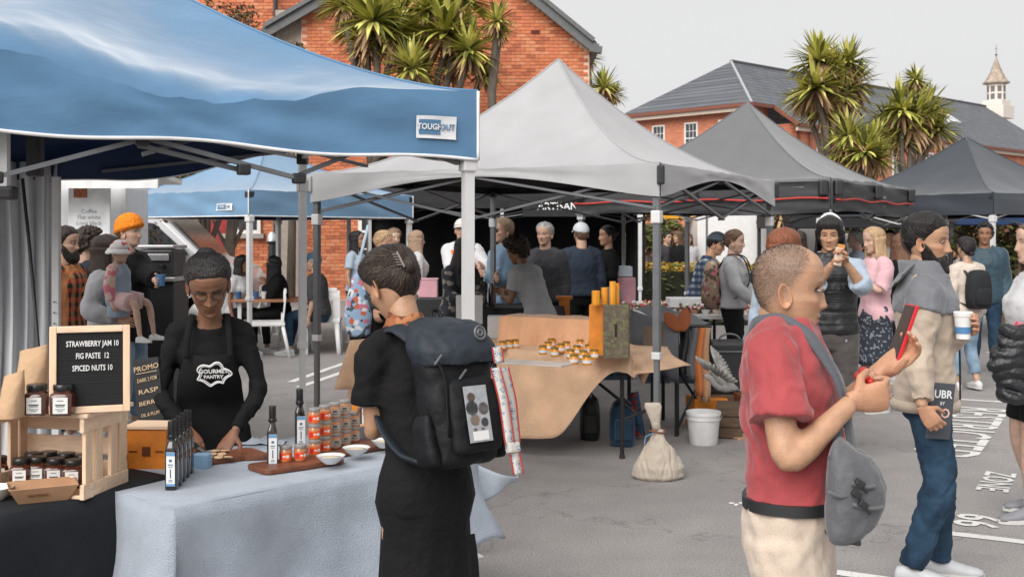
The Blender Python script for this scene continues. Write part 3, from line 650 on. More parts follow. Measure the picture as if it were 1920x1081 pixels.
MB().box((-6.2, 12.2, 1.28), (2.2, .5, .05)).build('counter', STL, ft)
for x in (-7.4, -5.4): MB().lathe([(.15, -.1), (.3, -.1), (.31, 0), (.3, .1), (.15, .1)], (x, 12.7, .31), 18, R=rotx(PI / 2)).build('wheel', BLK, ft, smooth=30)
mp_ = MB(); mp_.tube([(-4.3, 12.3, .02), (-4.3, 12.3, .45)], .03); mp_.build('jack', STL, ft)
ws = thing('white_counter', 'plain white counter panel at the left edge', 'counter', (at(-20, 0, 9)[0], 9, 0)); c = at(-10, 560, 9)
MB().bbox((c[0] - .1, 9.2, .68), (.55, .5, 1.36), .02).build('panel', TRW, ws); MB().bbox((c[0] - .1, 9.2, 1.38), (.6, .56, .05), .01).build('top', STL, ws)
rc = thing('red_cloth', 'bright red cloth hanging at the left edge', 'cloth', (at(5, 0, 8.2)[0], 8.2, 0)); c = at(6, 640, 8.2)
mb = MB(); mb.grid([[(c[0] - .3 + .5 * j / 8 * .6, 8.2 + .03 * math.sin(j * 1.9 + i * .4), c[2] + .14 - .9 * i / 5) for j in range(9)] for i in range(6)]); q = mb.build('cloth', mat('red_fabric', rgb(196, 32, 24, .8), .8), rc, smooth=True); q.modifiers.new('s', 'SOLIDIFY').thickness = .01
em = thing('espresso_machine', 'black espresso machine with a steel top under the blue tent', 'coffee machine', (at(305, 0, 10)[0], 10, 0)); c = at(305, 492, 10)
e_ = MB(); e_.bbox(c + A(0, 0, 0), (.3, .4, .24), .02); e_.build('body', BLKP, em)
e_ = MB(); e_.bbox(c + A(0, 0, .14), (.32, .42, .03), .008); e_.build('cup_tray', STL, em)
for i in (-1, 1): MB().tube([c + A(i * .07, -.2, -.02), c + A(i * .07, -.3, -.03)], .016).build('filter_handle', BLKP, em)
MB().bbox(c + A(0, -.21, .05), (.24, .02, .06), .005).build('control_panel', STL, em)
ct = thing('coffee_cart', 'dark coffee cart carrying the espresso machine', 'cart', (c[0], 10, 0))
MB().bbox((c[0], 10, c[2] - .14), (.36, .5, .04), .01).build('top', STL, ct); MB().bbox((c[0], 10.02, (c[2] - .16) / 2), (.32, .46, c[2] - .17), .01).build('cabinet', BLKP, ct)

# ------------------------------------------------------------------ pop-up tents
ALU = mat('white_powder_coat', (.60, .60, .60), .4, .1, var=.05); GALV = mat('grey_powder_coat', rgb(128, 130, 134, .7), .45, .35, var=.1); DARKM = mat('dark_powder_coat', (.05, .05, .055), .45, .3)
NYL = mat('black_nylon', (.018, .018, .02), .5)
def canvas(name, col, rough=.5, sheen=.5, spec=.5, bump=.5, bscale=2.2, stretch=(1, 1, 1)):
    m = mat(name, col, rough=rough, sheen=sheen, spec=spec, var=.07, vscale=3, bump=bump, bscale=bscale, stretch=stretch); return m
def tent(name, label, corners, zv, zh, zp, roof_m, under_m, leg_m, exp=1.6, group='market tents', ztop=None, hem=None, wr=.01, seed=1, legs=(0, 1, 2, 3), truss=(0, 1, 2, 3), trim=None, na=26, nb=18, leg_w=.042, bar_m=None, center=None, low=.42, sub=.012, panel_sag=.06, drop=None, bpow=1.0):
    cs = [A(*c, 0) for c in corners]; ctr = sum(cs) / 4 if center is None else A(*center, 0)
    t = thing(name, label, 'tent', (ctr[0], ctr[1], 0), 0, group)
    ztop = ztop or (lambda i, a: zv); hem = hem or (lambda i, a: zh); bar_m = bar_m or leg_m
    roof = MB(); lin_ = MB(); R = []
    for i in range(4):
        c0, c1 = cs[i], cs[(i + 1) % 4]; out = unit((c0 + c1) / 2 - ctr); P = np.zeros((nb + 1, na + 1, 3))
        for jb in range(nb + 1):
            b = (jb / nb) ** bpow
            for ja in range(na + 1):
                a = ja / na; p = (c0 + (c1 - c0) * a) * (1 - b) + ctr * b
                z = ztop(i, a) + (zp - ztop(i, a)) * b ** exp - panel_sag * math.sin(PI * b) * 4 * a * (1 - a) * (1 - b) - (drop(i, a) * math.exp(-b / .06) if drop else 0)
                P[jb, ja] = (p[0], p[1], z)
        fl = P.reshape(-1, 3); bb = np.repeat((np.arange(nb + 1) / nb) ** bpow, na + 1); aa = np.tile(np.arange(na + 1) / na, nb + 1)
        rad = np.arctan2((aa - .5) * (1 - bb), bb + .25)
        w = wr * np.sin(PI * aa) ** .6 * (1 - bb) * (np.sin(rad * 17 + seed + i) * .4 + snoise(fl, 2.4, seed + i, 3, (1, 1, 2)) + .2 * np.sin(rad * 46 + 3 * snoise(fl, 1.2, seed + 2, 2)) * np.exp(-bb * 3))
        fl[:, 2] += w; roof.grid(fl.reshape(P.shape))
        Q = P.copy(); Q[..., 2] -= sub; lin_.grid(Q)
        # valance
        nv = 8; E = P[0]; Vv = np.zeros((nv + 1, na + 1, 3))
        for jv in range(nv + 1):
            v = jv / nv
            for ja in range(na + 1):
                a = ja / na; Vv[jv, ja] = (E[ja][0], E[ja][1], E[ja][2] * (1 - v) + hem(i, a) * v)
        fv = Vv.reshape(-1, 3); v_ = np.repeat(np.arange(nv + 1) / nv, na + 1); a_ = np.tile(np.arange(na + 1) / na, nv + 1)
        along = (c1 - c0) / np.linalg.norm(c1 - c0); L_ = np.linalg.norm(c1 - c0)
        dgl = np.sin((a_ * L_ * 5 + v_ * 3.2) + 2 * snoise(np.stack([a_ * L_, v_, a_ * 0], 1), 1.5, seed, 2)); off = wr * (.45 * dgl * np.sin(PI * v_) * np.sin(PI * a_) ** .5) + wr * 1.6 * np.sin(PI * v_ * .85) * snoise(np.stack([a_ * L_ + v_ * .35, v_ * .5, a_ * 0 + i * 3.1], 1), 3.3, seed + 9 + i, 3) * np.sin(PI * a_) ** .35
        fv += out * (off + .006)[:, None]; R.append((fv.reshape(Vv.shape), out))
    roof.build('roof_cloth', roof_m, t, smooth=True)
    for i in range(4):
        Q = [cs[i] * (1 - b) + ctr * b + A(0, 0, ztop(i, 0) + (zp - ztop(i, 0)) * b ** exp + .003) for b in np.linspace(0, 1, 20)]; MB().tube(Q, .0075, 6).build('roof_seam', roof_m, t, smooth=True)
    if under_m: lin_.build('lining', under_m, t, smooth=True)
    for i, (Vv, out) in enumerate(R):
        MB().grid(Vv).build('valance', roof_m, t, smooth=True)
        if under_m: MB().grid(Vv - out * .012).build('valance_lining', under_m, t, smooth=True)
        if trim:
            MB().tube(Vv[-1], .009, 6).build('hem_piping', trim, t, smooth=True)
            MB().tube(Vv[:, 0] + out * .004, .008, 6).build('corner_piping', trim, t, smooth=True)
    inset = .05
    pts = [c + unit(ctr - c) * inset for c in cs]
    for i in legs:
        p = pts[i]; rz = math.atan2(cs[1][1] - cs[0][1], cs[1][0] - cs[0][0])
        m_ = MB(); m_.box(p + A(0, 0, (zv - .05 + .80) / 2), (leg_w, leg_w, zv - .05 - .80), rz); lg = m_.build('leg', leg_m, t)
        MB().box(p + A(0, 0, .425), (leg_w * .78, leg_w * .78, .84), rz).build('lower_leg', leg_m, lg)
        MB().bbox(p + A(0, 0, .81), (leg_w * 1.35, leg_w * 1.35, .05), .006, rz).build('leg_clamp', ALU, lg)
        MB().bbox(p + A(0, 0, zv - .36), (leg_w * 1.5, leg_w * 1.5, .085), .008, rz).build('slider', ALU if leg_m is not DARKM else NYL, lg)
        MB().bbox(p + A(0, 0, zv - .06), (leg_w * 1.5, leg_w * 1.5, .08), .008, rz).build('corner_bracket', NYL, lg)
        MB().bbox(p + A(0, 0, .006), (.12, .12, .012), .004, rz).build('foot_plate', leg_m, lg)
    for i in truss:
        p0, p1 = pts[i], pts[(i + 1) % 4]; zt, zl = zv - .06, zv - low; q = lambda s_, z: p0 + (p1 - p0) * s_ + A(0, 0, z)
        n_ = unit(ctr - (p0 + p1) / 2) * .016
        for a, za, b, zb, o in ((0, zt, .5, zl, 1), (0, zl + .06, .5, zt, -1), (.5, zt, 1, zl + .06, 1), (.5, zl, 1, zt, -1)):
            MB().bar(q(a, za) + n_ * o, q(b, zb) + n_ * o, .026, .016).build('truss_bar', bar_m, t)
        MB().bbox(q(.5, zt), (.05, .05, .05), .008).build('truss_joint', NYL, t)
    return t, R, pts, ctr

# big blue tent in the foreground
BLUE = canvas('blue_canvas', (.085, .19, .325), rough=.55, spec=.3, sheen=.9, bump=.35, bscale=3.5, stretch=(1, 1, 2.2))
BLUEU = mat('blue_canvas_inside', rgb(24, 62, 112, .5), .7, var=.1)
PIPE = mat('white_piping', (.68, .68, .68), .6)
UB, UL = unit((-.45, .893, 0)), unit((-.893, -.45, 0)); R0b = A(-.174, 5.68, 0)
bc = [R0b, R0b + UL * 3, R0b + UL * 3 + UB * 3, R0b + UB * 3]                   # near right, near left, far left, far right
def b_top(i, a):
    if i == 0: return 2.34 + .24 * float(np.exp(-((a * 3 - 2.35) / .75) ** 2)) - .02 * math.sin(PI * a)
    return 2.34
def b_hem(i, a):
    if i == 0: return 1.995 + .06 * float(sstep(0, .8, a)) + .012 * math.sin(a * 17)
    if i == 1: return 2.0
    if i == 2: return 1.99 + .24 * float(sstep(.55, 1, a)) + .01 * math.sin(a * 15)
    return 2.22 - .22 * float(sstep(.25, 1.0, a))
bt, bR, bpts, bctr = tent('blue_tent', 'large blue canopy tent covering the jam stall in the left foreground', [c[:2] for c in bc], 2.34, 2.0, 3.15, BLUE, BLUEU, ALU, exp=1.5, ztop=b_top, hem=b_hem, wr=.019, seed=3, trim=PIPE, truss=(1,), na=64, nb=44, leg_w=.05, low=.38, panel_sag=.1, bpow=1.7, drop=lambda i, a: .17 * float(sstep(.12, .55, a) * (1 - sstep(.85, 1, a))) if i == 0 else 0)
fr = lambda s_, z, o=0: R0b + UL * s_ + UB * (.06 + o) + A(0, 0, z)
for a, za, b, zb, o in ((1.62, 2.04, 2.2, 1.862, 0), (2.2, 1.862, 2.95, 2.2, 0), (1.6, 2.05, .9, 1.885, 0), (1.62, 2.02, 1.16, 1.92, .05), (.9, 1.9, .08, 2.24, .03), (.08, 1.98, .9, 2.22, 0), (.9, 2.22, 1.6, 1.98, .06)):
    MB().bar(fr(a, za, o), fr(b, zb, o), .036, .02).build('truss_bar', GALV, bt)
for s_, z in ((1.61, 2.04), (.9, 1.885), (1.16, 1.92), (2.2, 1.86)): MB().bbox(fr(s_, z), (.06, .05, .05), .01, math.atan2(UL[1], UL[0])).build('truss_joint', NYL, bt)
br_ = bpts[3]
for d, L_ in ((UL, 1.4), (-UB, 1.4)):
    MB().bar(br_ + A(0, 0, 2.18), br_ + d * L_ + A(0, 0, 2.40), .034, .02).build('truss_bar', ALU, bt); MB().bar(br_ + A(0, 0, 2.24) , br_ + d * L_ + A(0, 0, 2.05), .026, .02).build('truss_bar', GALV, bt)
MB().bbox(br_ + A(0, 0, 2.19), (.08, .08, .11), .012).build('corner_bracket', NYL, bt)
for k in range(4):
    MB().bar(bctr + A(0, 0, 2.5), (bc[k] + bc[(k + 1) % 4]) / 2 * .9 + bctr * .1 + A(0, 0, 2.28), .03, .02).build('roof_bar', GALV, bt)
MB().bar(bctr + A(0, 0, 2.3), bctr + A(0, 0, 3.12), .04).build('peak_pole', GALV, bt)
lp = fr(2.16, 2.22, .15); MB().bar(lp, lp - A(0, 0, .42), .036, .036).build('hanger_bar', ALU, bt); MB().bbox(lp - A(0, 0, .42), (.1, .07, .06), .015).build('hanger_bracket', NYL, bt)
lp2 = fr(2.0, 2.2, .7); MB().bbox(lp2 - A(0, 0, .15), (.07, .07, .3), .015).build('hanger_bracket', NYL, bt)
# gathered grey side wall and its white post at the back edge
bk_ = lambda s_: bc[3] + UL * s_
cw = MB(); G = []
for i in range(17):
    z = 2.1 - 2.08 * i / 16; row = []
    for j in range(25):
        s_ = 1.72 + .47 * j / 24 * (1 - .12 * math.sin(PI * i / 16)) + .02 * i / 16; row.append(bk_(s_) + UB * (.05 * math.sin(j * 1.15) + .02 * math.sin(j * 2.7 + i * .3)) - UB * .06 + A(0, 0, z))
    G.append(row)
cw.grid(G); q = cw.build('side_wall', canvas('grey_side_wall', (.62, .63, .65), rough=.6, sheen=.2), bt, smooth=True); q.modifiers.new('s', 'SOLIDIFY').thickness = .004
sp_ = bk_(1.73) - UB * .16
MB().bar(sp_ + A(0, 0, 0), sp_ + A(0, 0, 2.0), .045, .045).build('side_post', ALU, bt)
for i in range(5): MB().lathe([(.006, 0), (.006, .004)], sp_ + A(.0, -.033, .9 + i * .07), 8, R=rotx(PI / 2)).build('bolt', NYL, bt)
MB().tube([at(42, 335, 6.6), at(56, 470, 6.5), at(76, 700, 6.3), at(82, 760, 6.25)], .011, 6).build('strap', NYL, bt)
def on_val(R_, s_, v, off):                                    # a point on a valance: s_ fraction along, v fraction down
    Vv, out = R_; n1, n0 = Vv.shape[1] - 1, Vv.shape[0] - 1; x, y = s_ * n1, v * n0; i, j = min(int(x), n1 - 1), min(int(y), n0 - 1); fx, fy = x - i, y - j
    p = (Vv[j, i] * (1 - fx) + Vv[j, i + 1] * fx) * (1 - fy) + (Vv[j + 1, i] * (1 - fx) + Vv[j + 1, i + 1] * fx) * fy
    return p + out * off
def tent_badge(t, R_, s0, s1, v0, v1, txt, size, off=.014, skew=.0):
    """white badge with a blue box and the brand lettering, following the cloth"""
    n = 10; G = [[on_val(R_, s0 + (s1 - s0) * i / n + skew * j / 4, v0 + (v1 - v0) * j / 4, off) for i in range(n + 1)] for j in range(5)]
    b = MB().grid(G).build('badge', mat('badge_white', (.66, .67, .69), .6), t, smooth=True)
    H = [[on_val(R_, s0 + (s1 - s0) * (.06 + .54 * i / n) + skew * (.2 + .6 * j / 4), v0 + (v1 - v0) * (.17 + .66 * j / 4), off + .003) for i in range(n + 1)] for j in range(5)]
    MB().grid(H).build('badge_panel', BLUE, b, smooth=True)
    o = on_val(R_, (s0 + s1) / 2, (v0 + v1) / 2, off + .008); rt = on_val(R_, s1, (v0 + v1) / 2, 0) - on_val(R_, s0, (v0 + v1) / 2, 0); up = on_val(R_, (s0 + s1) / 2, v0, 0) - on_val(R_, (s0 + s1) / 2, v1, 0)
    w = np.linalg.norm(rt)
    lettering('TOUGH', size, o - unit(rt) * w * .17, rt, up, mat('badge_white', None or (.66, .67, .69)), b, sx=.92, bold=.0012); lettering('OUT', size, o + unit(rt) * w * .27, rt, up, BLUE, b, sx=.92, bold=.0012)
tent_badge(bt, bR[0], .112, .042, .40, .74, 'TOUGHOUT', .040)

# small blue tent further back
NB, ub, vb = A(-3.325, 14.3, 0), unit((.62, .785, 0)), unit((-.785, .62, 0))
c4 = [NB, NB + vb * 3, NB + vb * 3 + ub * 3, NB + ub * 3]
BLUE2 = canvas('blue_canvas_far', (.13, .25, .39), rough=.45, sheen=.6, bump=.3)
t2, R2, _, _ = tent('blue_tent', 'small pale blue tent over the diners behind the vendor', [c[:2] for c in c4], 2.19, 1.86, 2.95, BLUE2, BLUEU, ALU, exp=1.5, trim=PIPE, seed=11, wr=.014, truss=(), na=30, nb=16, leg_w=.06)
tent_badge(t2, R2[0], .22, .10, .50, .78, 'TOUGHOUT', .035)

# pale grey tent in the middle
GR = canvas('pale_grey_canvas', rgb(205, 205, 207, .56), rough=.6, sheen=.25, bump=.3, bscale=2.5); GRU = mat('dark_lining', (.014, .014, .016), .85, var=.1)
gN, gL, gR = A(.986, 7.54, 0), A(-1.585, 8.9, 0), A(2.365, 10.19, 0)
gc = [gN, gL, gL + gR - gN, gR]
g_hem = lambda i, a: 1.875 + (.165 * math.sin(PI * a) ** 1.3 if i in (0, 3) else .155)
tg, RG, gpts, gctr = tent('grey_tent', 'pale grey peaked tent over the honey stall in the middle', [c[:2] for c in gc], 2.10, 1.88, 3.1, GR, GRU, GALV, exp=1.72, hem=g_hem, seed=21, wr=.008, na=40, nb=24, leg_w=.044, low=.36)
for c in (gN, gR, gL): MB().bbox(c + unit(c - gctr) * .015 + A(0, 0, 2.02), (.05, .05, .13), .012).build('corner_tab', NYL if c is not gL else GR, tg)
MB().tube([gctr + A(0, 0, 2.1), gctr + A(0, 0, 3.05)], .02).build('peak_pole', GALV, tg)

# dark grey tent on the right of it
DG = canvas('mid_grey_canvas', rgb(150, 151, 154, .40), rough=.55, sheen=.3, bump=.3); DGV = mat('charcoal_valance', (.03, .03, .034), .6)
aN, ua, va = A(3.26, 11.57, 0), unit((.553, .833, 0)), unit((-.833, .553, 0))
ac = [aN, aN + va * 3, aN + va * 3 + ua * 3, aN + ua * 3]
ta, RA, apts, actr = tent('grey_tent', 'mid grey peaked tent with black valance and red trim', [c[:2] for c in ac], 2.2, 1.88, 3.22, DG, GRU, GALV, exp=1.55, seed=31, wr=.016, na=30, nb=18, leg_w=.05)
for i in (0, 3):                                              # rolled black side curtain with a red band
    p0, p1 = ac[i], ac[(i + 1) % 4]; o = unit((p0 + p1) / 2 - actr); d = p1 - p0
    G = [[p0 + d * j / 20 + o * (.035 + .02 * math.sin(v * 9 + j * .8)) + A(0, 0, 2.17 - .32 * v / 6 - .02 * math.sin(j * .31) * v / 6) for j in range(21)] for v in range(7)]
    MB().grid(G).build('rolled_curtain', DGV, ta, smooth=True)
    MB().tube([p0 + d * j / 20 + o * .07 + A(0, 0, 1.99 + .012 * math.sin(j * .9)) for j in range(21)], .011, 6).build('red_trim', mat('red_trim', rgb(196, 60, 50, .8), .6), ta, smooth=True)
    for s_ in (.02, .5, .98): MB().bbox(p0 + d * s_ + o * .06 + A(0, 0, 2.1), (.09, .09, .16), .02).build('corner_tab', NYL, ta)

# charcoal tent at the right edge
CH = canvas('charcoal_canvas', rgb(82, 92, 104, .34), rough=.5, sheen=.3, bump=.3)
cN, uc, vc = A(6.6, 15.5, 0), unit((.85, .53, 0)), unit((-.53, .85, 0))
cc = [cN, cN + vc * 3.2, cN + vc * 3.2 + uc * 3.2, cN + uc * 3.2]
tent('charcoal_tent', 'charcoal tent at the right edge below the bell turret', [c[:2] for c in cc], 2.2, 1.9, 3.15, CH, GRU, ALU, exp=1.5, seed=41, wr=.014, leg_w=.055)

# black market tent with side walls in the middle distance
BW = mat('black_wall_cloth', (.012, .012, .014), .8, var=.2, bump=.3, bscale=5)
bx0, bx1, by0, by1 = -2.5, 1.97, 17.0, 19.6
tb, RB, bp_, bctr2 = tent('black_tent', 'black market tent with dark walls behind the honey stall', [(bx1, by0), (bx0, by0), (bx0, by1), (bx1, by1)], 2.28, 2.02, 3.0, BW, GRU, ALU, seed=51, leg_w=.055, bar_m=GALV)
def wall_cloth(p0, p1, z0, z1, amp=.03):
    p0, p1 = A(*p0, 0), A(*p1, 0); n = unit(A(-(p1 - p0)[1], (p1 - p0)[0], 0)); k = max(6, int(np.linalg.norm(p1 - p0) * 8))
    return MB().grid([[p0 + (p1 - p0) * j / k + n * amp * (math.sin(j * 1.3) + .6 * math.sin(j * .47)) + A(0, 0, z) for j in range(k + 1)] for z in (z0, (z0 + z1) / 2, z1)])
for a, b in (((bx0, by1), (bx1, by1)), ((bx1, by1), (bx1 + .02, by0 + .1))):
    q = wall_cloth(a, b, .02, 2.25).build('side_wall', BW, tb, smooth=True); q.modifiers.new('s', 'SOLIDIFY').thickness = .006
MB().bar(A(-1.55, 17.05, 0), A(-1.55, 17.05, 2.2), .055).build('middle_post', ALU, tb)
MB().bar(A(-.15, 17.05, 0), A(-.15, 17.05, 2.2), .05).build('middle_post', ALU, tb)
sg = MB().bbox(at(1052, 391, 16.9), (1.15, .02, .24), .004).build('sign_board', BW, tb)
WTX = mat('white_lettering', (.72, .72, .72), .6)
lettering('ARTISANS', .15, at(1050, 387, 16.9) + A(0, -.014, .0), (1, 0, 0), (0, 0, 1), WTX, sg, sx=1.0, bold=.002)
# distant tents
YEL = canvas('yellow_canvas', rgb(240, 168, 40, .8), rough=.6, sheen=.1, bump=.2)
tent('yellow_tent', 'bright yellow tent far behind the pale grey tent', [(4.55, 25), (2.6, 25), (2.6, 28), (4.55, 28)], 2.32, 1.98, 2.9, YEL, None, GALV, seed=61, truss=(), na=16, nb=8, leg_w=.07)
t5, R5, _, _ = tent('blue_tent', 'far blue tent beside the yellow one above the white truck', [(6.6, 26), (4.75, 26), (4.75, 29), (6.6, 29)], 2.26, 1.92, 2.9, BLUE2, None, GALV, seed=62, truss=(), na=16, nb=8, leg_w=.07)
tent_badge(t5, R5[0], .75, .4, .4, .75, '', .14, off=.03)
tent('navy_tent', 'navy blue tent far right behind the walkers', [(12.6, 27), (9.6, 27), (9.6, 30), (12.6, 30)], 2.2, 1.86, 2.9, BLUEU, None, ALU, seed=63, truss=(), na=14, nb=8, leg_w=.07)
tent('black_canopy', 'low black canopy behind the bearded man', [(8.2, 21), (5.2, 21), (5.2, 24), (8.2, 24)], 2.25, 1.75, 2.9, BW, None, DARKM, seed=64, truss=(), na=14, nb=8, leg_w=.07)
# white box truck far behind
tk = thing('white_truck', 'white box truck parked behind the hedge', 'truck', (5.2, 24.5, 0))
MB().bbox((5.3, 25.2, 1.25), (2.6, 1.6, 1.75), .04).build('cargo_box', mat('truck_white', (.7, .69, .68), .5, var=.05), tk)
MB().bbox((7.1, 25.2, 1.0), (.95, 1.5, 1.3), .12).build('cab', TRW, tk)
for x in (4.5, 6.9): MB().lathe([(.15, -.1), (.33, -.1), (.34, 0), (.33, .1), (.15, .1)], (x, 24.5, .34), 18, R=rotx(PI / 2)).build('wheel', BLK, tk, smooth=30)
MB().box((4.2, 24.39, 1.25), (.04, .02, 1.6)).build('door_seam', GUTTER, tk)
MB().box((4.9, 24.38, 1.3), (.08, .03, .05)).build('latch', GUTTER, tk)

# ------------------------------------------------------------------ tables and cloths
def cloth_table(name, label, corners, z, drops, mats, amp=.02, freq=6, flare=.06, seed=0, cat='table', legs=True, leg_m=None, thick=.03, top_name='tablecloth', cloth_label=None, nu=44, nv=16):
    """corners: 4 ground points in order; drops: hang length along each edge (0 = none). The cloth is a part draped over the board."""
    cs = [A(*c[:2], 0) for c in corners]; ctr = sum(cs) / 4
    t = thing(name, label, cat, (ctr[0], ctr[1], 0))
    MB().prism([tuple((c + unit(ctr - c) * .02)[:2]) for c in cs], z - thick, z - .004).build('table_board', mat('table_board', rgb(170, 170, 172, .6), .6), t)
    lm = leg_m or mat('black_steel', (.015, .015, .017), .45, .2)
    if legs:
        for c in cs:
            p = c + unit(ctr - c) * .12; MB().tube([p + A(0, 0, z - thick), p + unit(ctr - c) * -.03], .014, 8).build('leg', lm, t)
    cl = MB(); G = []
    n = 14; r = np.random.RandomState(seed)
    P = np.array([[(cs[0] * (1 - a) + cs[1] * a) * (1 - b) + (cs[3] * (1 - a) + cs[2] * a) * b for a in np.linspace(0, 1, n)] for b in np.linspace(0, 1, n)])
    P[..., 2] = z + .002 + .003 * snoise(P.reshape(-1, 3), 5, seed).reshape(n, n); cl.grid(P)
    path = []; outs = []
    for i in range(4):
        c0, c1 = cs[i], cs[(i + 1) % 4]; d = c1 - c0; L = np.linalg.norm(d); out = A(d[1], -d[0], 0) / L; outs.append(out if out @ (ctr - c0) < 0 else -out)
    start = next((i for i in range(4) if drops[i] and not drops[i - 1]), 0); strips = []; cur = []
    dv = lambda i, u_: drops[i](u_) if callable(drops[i]) else drops[i]
    for kk in range(4):
        i = (start + kk) % 4
        if not drops[i]:
            if cur: strips.append(cur); cur = []
            continue
        c0, c1 = cs[i], cs[(i + 1) % 4]; L = np.linalg.norm(c1 - c0); n_ = max(8, int(L * nu / 1.4))
        for ju in range(n_ + 1): cur.append((c0 + (c1 - c0) * ju / n_, outs[i], dv(i, ju / n_), L / n_))
        j = (i + 1) % 4
        if drops[j] and kk < 3:
            for a_ in np.linspace(0, 1, 9)[1:-1]: cur.append((c1, unit(outs[i] * (1 - a_) + outs[j] * a_), dv(i, 1) * (1 - a_) + dv(j, 0) * a_ + .03 * math.sin(PI * a_), .02))
    if cur: strips.append(cur)
    for st in strips:
        s_ = 0; S_ = []
        for q in st: s_ += q[3]; S_.append(s_)
        rows = []
        for jv in range(nv + 1):
            v = jv / nv; row = []
            for (p0_, o_, dr, _), s_ in zip(st, S_):
                w = amp * v ** .8 * (math.sin(s_ * freq + seed + v * 1.8) + .7 * math.sin(s_ * freq * .6 - v * 3.4 + seed) + .55 * math.sin(s_ * freq * 2.3 + 1.7 + seed + v * 1.2) + .3 * math.sin(s_ * freq * 4.1 + v * 3))
                row.append(p0_ + o_ * (.012 * float(sstep(0, .1, v)) + flare * v * v + w + .004 * math.sin(s_ * 31 + v * 9) * v) + A(0, 0, z + .002 - dr * v - .01 * (v > 0)))
            rows.append(row)
        cl.grid(rows)
    q = cl.build(top_name, mats, t, smooth=60); sl = q.modifiers.new('s', 'SOLIDIFY'); sl.thickness = .003; sl.offset = -1
    if cloth_label: q['label'] = cloth_label
    return t

TZ = .75
BLKC = fabric('black_tablecloth', rgb(52, 56, 62, .42), rough=.85, bump=.25, bscale=9)
BLUC = fabric('blue_grey_cloth', rgb(178, 188, 202, .72), rough=.9, bump=.5, bscale=220, var=.16)
BLUC2 = fabric('pale_blue_cloth', rgb(198, 208, 220, .68), rough=.9, bump=.3, bscale=12)
# black clothed table on the left
ka, kb = unit((.55, .835, 0)), unit((-.835, .55, 0)); kc = A(-1.2, 4.05, 0)
cloth_table('black_table', 'table under a black cloth holding the pine crate at lower left', [kc, kc - ka * 1.6, kc - ka * 1.6 + kb * .75, kc + kb * .75], TZ, [.74, 0, 0, .74], BLKC, amp=.012, freq=9, flare=.03, seed=2)
# blue-grey table
ga, gbk = unit((.68, .733, 0)), unit((-.733, .68, 0)); g0 = A(-1.07, 3.58, 0); GL = 1.36
cloth_table('grey_blue_table', 'tasting table under a blue grey woven cloth', [g0, g0 + ga * GL, g0 + ga * GL + gbk * .78, g0 + gbk * .78], TZ,
            [lambda u_: .50 + .08 * math.sin(u_ * 5) - .10 * float(sstep(.75, 1, u_)), lambda u_: .30, 0, .6], BLUC, amp=.042, freq=5.0, flare=.10, seed=4)
# paler cloths showing under the woven one
uc_ = thing('under_cloth', 'pale blue under cloth hanging below the woven table cover', 'cloth', tuple(g0 + ga * .5)); G = []
nf = A(.733, -.68, 0)
for i in range(14):
    v = i / 13; G.append([g0 + ga * (.02 + 1.0 * j / 30) + nf * (-.03 + .05 * v + .012 * math.sin(j * .8) * v) + A(0, 0, .70 - .69 * v) for j in range(31)])
q = MB().grid(G).build('cloth', BLUC2, uc_, smooth=True); q.modifiers.new('s', 'SOLIDIFY').thickness = .003
fl = thing('cloth_corner', 'loose corner of pale blue cloth blowing out past the table end', 'cloth', tuple(at(930, 0, 5.0)[:2]) + (0,)); G = []
e0, e1, e2_, e3_ = at(868, 862, 4.75), at(905, 880, 4.85), at(972, 893, 4.95), at(893, 952, 4.8)
for i in range(9):
    v = i / 8; row = []
    for j in range(13):
        a = j / 12; top_ = e0 * (1 - a) ** 2 + 2 * e1 * a * (1 - a) + e2_ * a * a; bot = e3_ * (1 - a) + e2_ * a; row.append(top_ * (1 - v) + bot * v + A(0, .03 * math.sin(a * 6 + v * 2), -.02 * math.sin(PI * v)))
    G.append(row)
q = MB().grid(G).build('cloth', BLUC2, fl, smooth=True); q.modifiers.new('s', 'SOLIDIFY').thickness = .003

def tz(px, py, z=TZ): Y = FPX * (CAMZ - z) / (py - HZ); return A((px - 960) * Y / FPX, Y, z)      # where a picture point meets a table top

# ---- pine crate, boards, tray
PINE = wood('pine', rgb(236, 204, 174, .9), .65, (4, 30, 30), var=.12); PINE2 = wood('pine_upright', rgb(234, 200, 168, .88), .65, (30, 30, 4), var=.12)
cr = thing('pine_crate', 'pale pine crate lying on its side full of jam jars', 'crate', tuple(tz(110, 925)), 0)
c0 = tz(158, 938); c1 = tz(242, 905); dx = unit((c1 - c0) * A(1, 1, 0)); dy = A(-dx[1], dx[0], 0)                       # right end of the crate runs c0 -> c1
cl_ = c0 + dy * .42 - dx * .0; H = .275; D = np.linalg.norm(c1 - c0)
Rc = np.stack([dx, dy, A(0, 0, 1)], 1)
def cbox(p, s, m=PINE, n='slat'): return MB().bbox(np.asarray(p), s, .003, R=Rc).build(n, m, cr)
for s_ in (0, .39):                                                        # two slatted ends
    o = c0 + dy * (.01 + s_)
    for z in (.025, H - .03): cbox(o + dx * D / 2 + A(0, 0, z), (D, .016, .05), PINE, 'end_rail')
    for a in (.035, D / 2 - .04, D / 2 + .05, D - .03): cbox(o + dx * a + dy * .001 + A(0, 0, H / 2), (.042, .014, H - .1), PINE2, 'end_slat')
for a in (.03, D * .37, D * .68, D - .03): cbox(c0 + dy * .205 + dx * a + A(0, 0, H + .002), (D * .27, .44, .014), mat('pine_top', rgb(238, 206, 178, .9), .65, var=.12, vscale=3, stretch=(1, 1, 1)), 'top_board')
for z in (.05, .13, .21): cbox(c0 + dy * .205 + dx * (D - .008) + A(0, 0, z), (.012, .4, .06), PINE, 'back_slat')
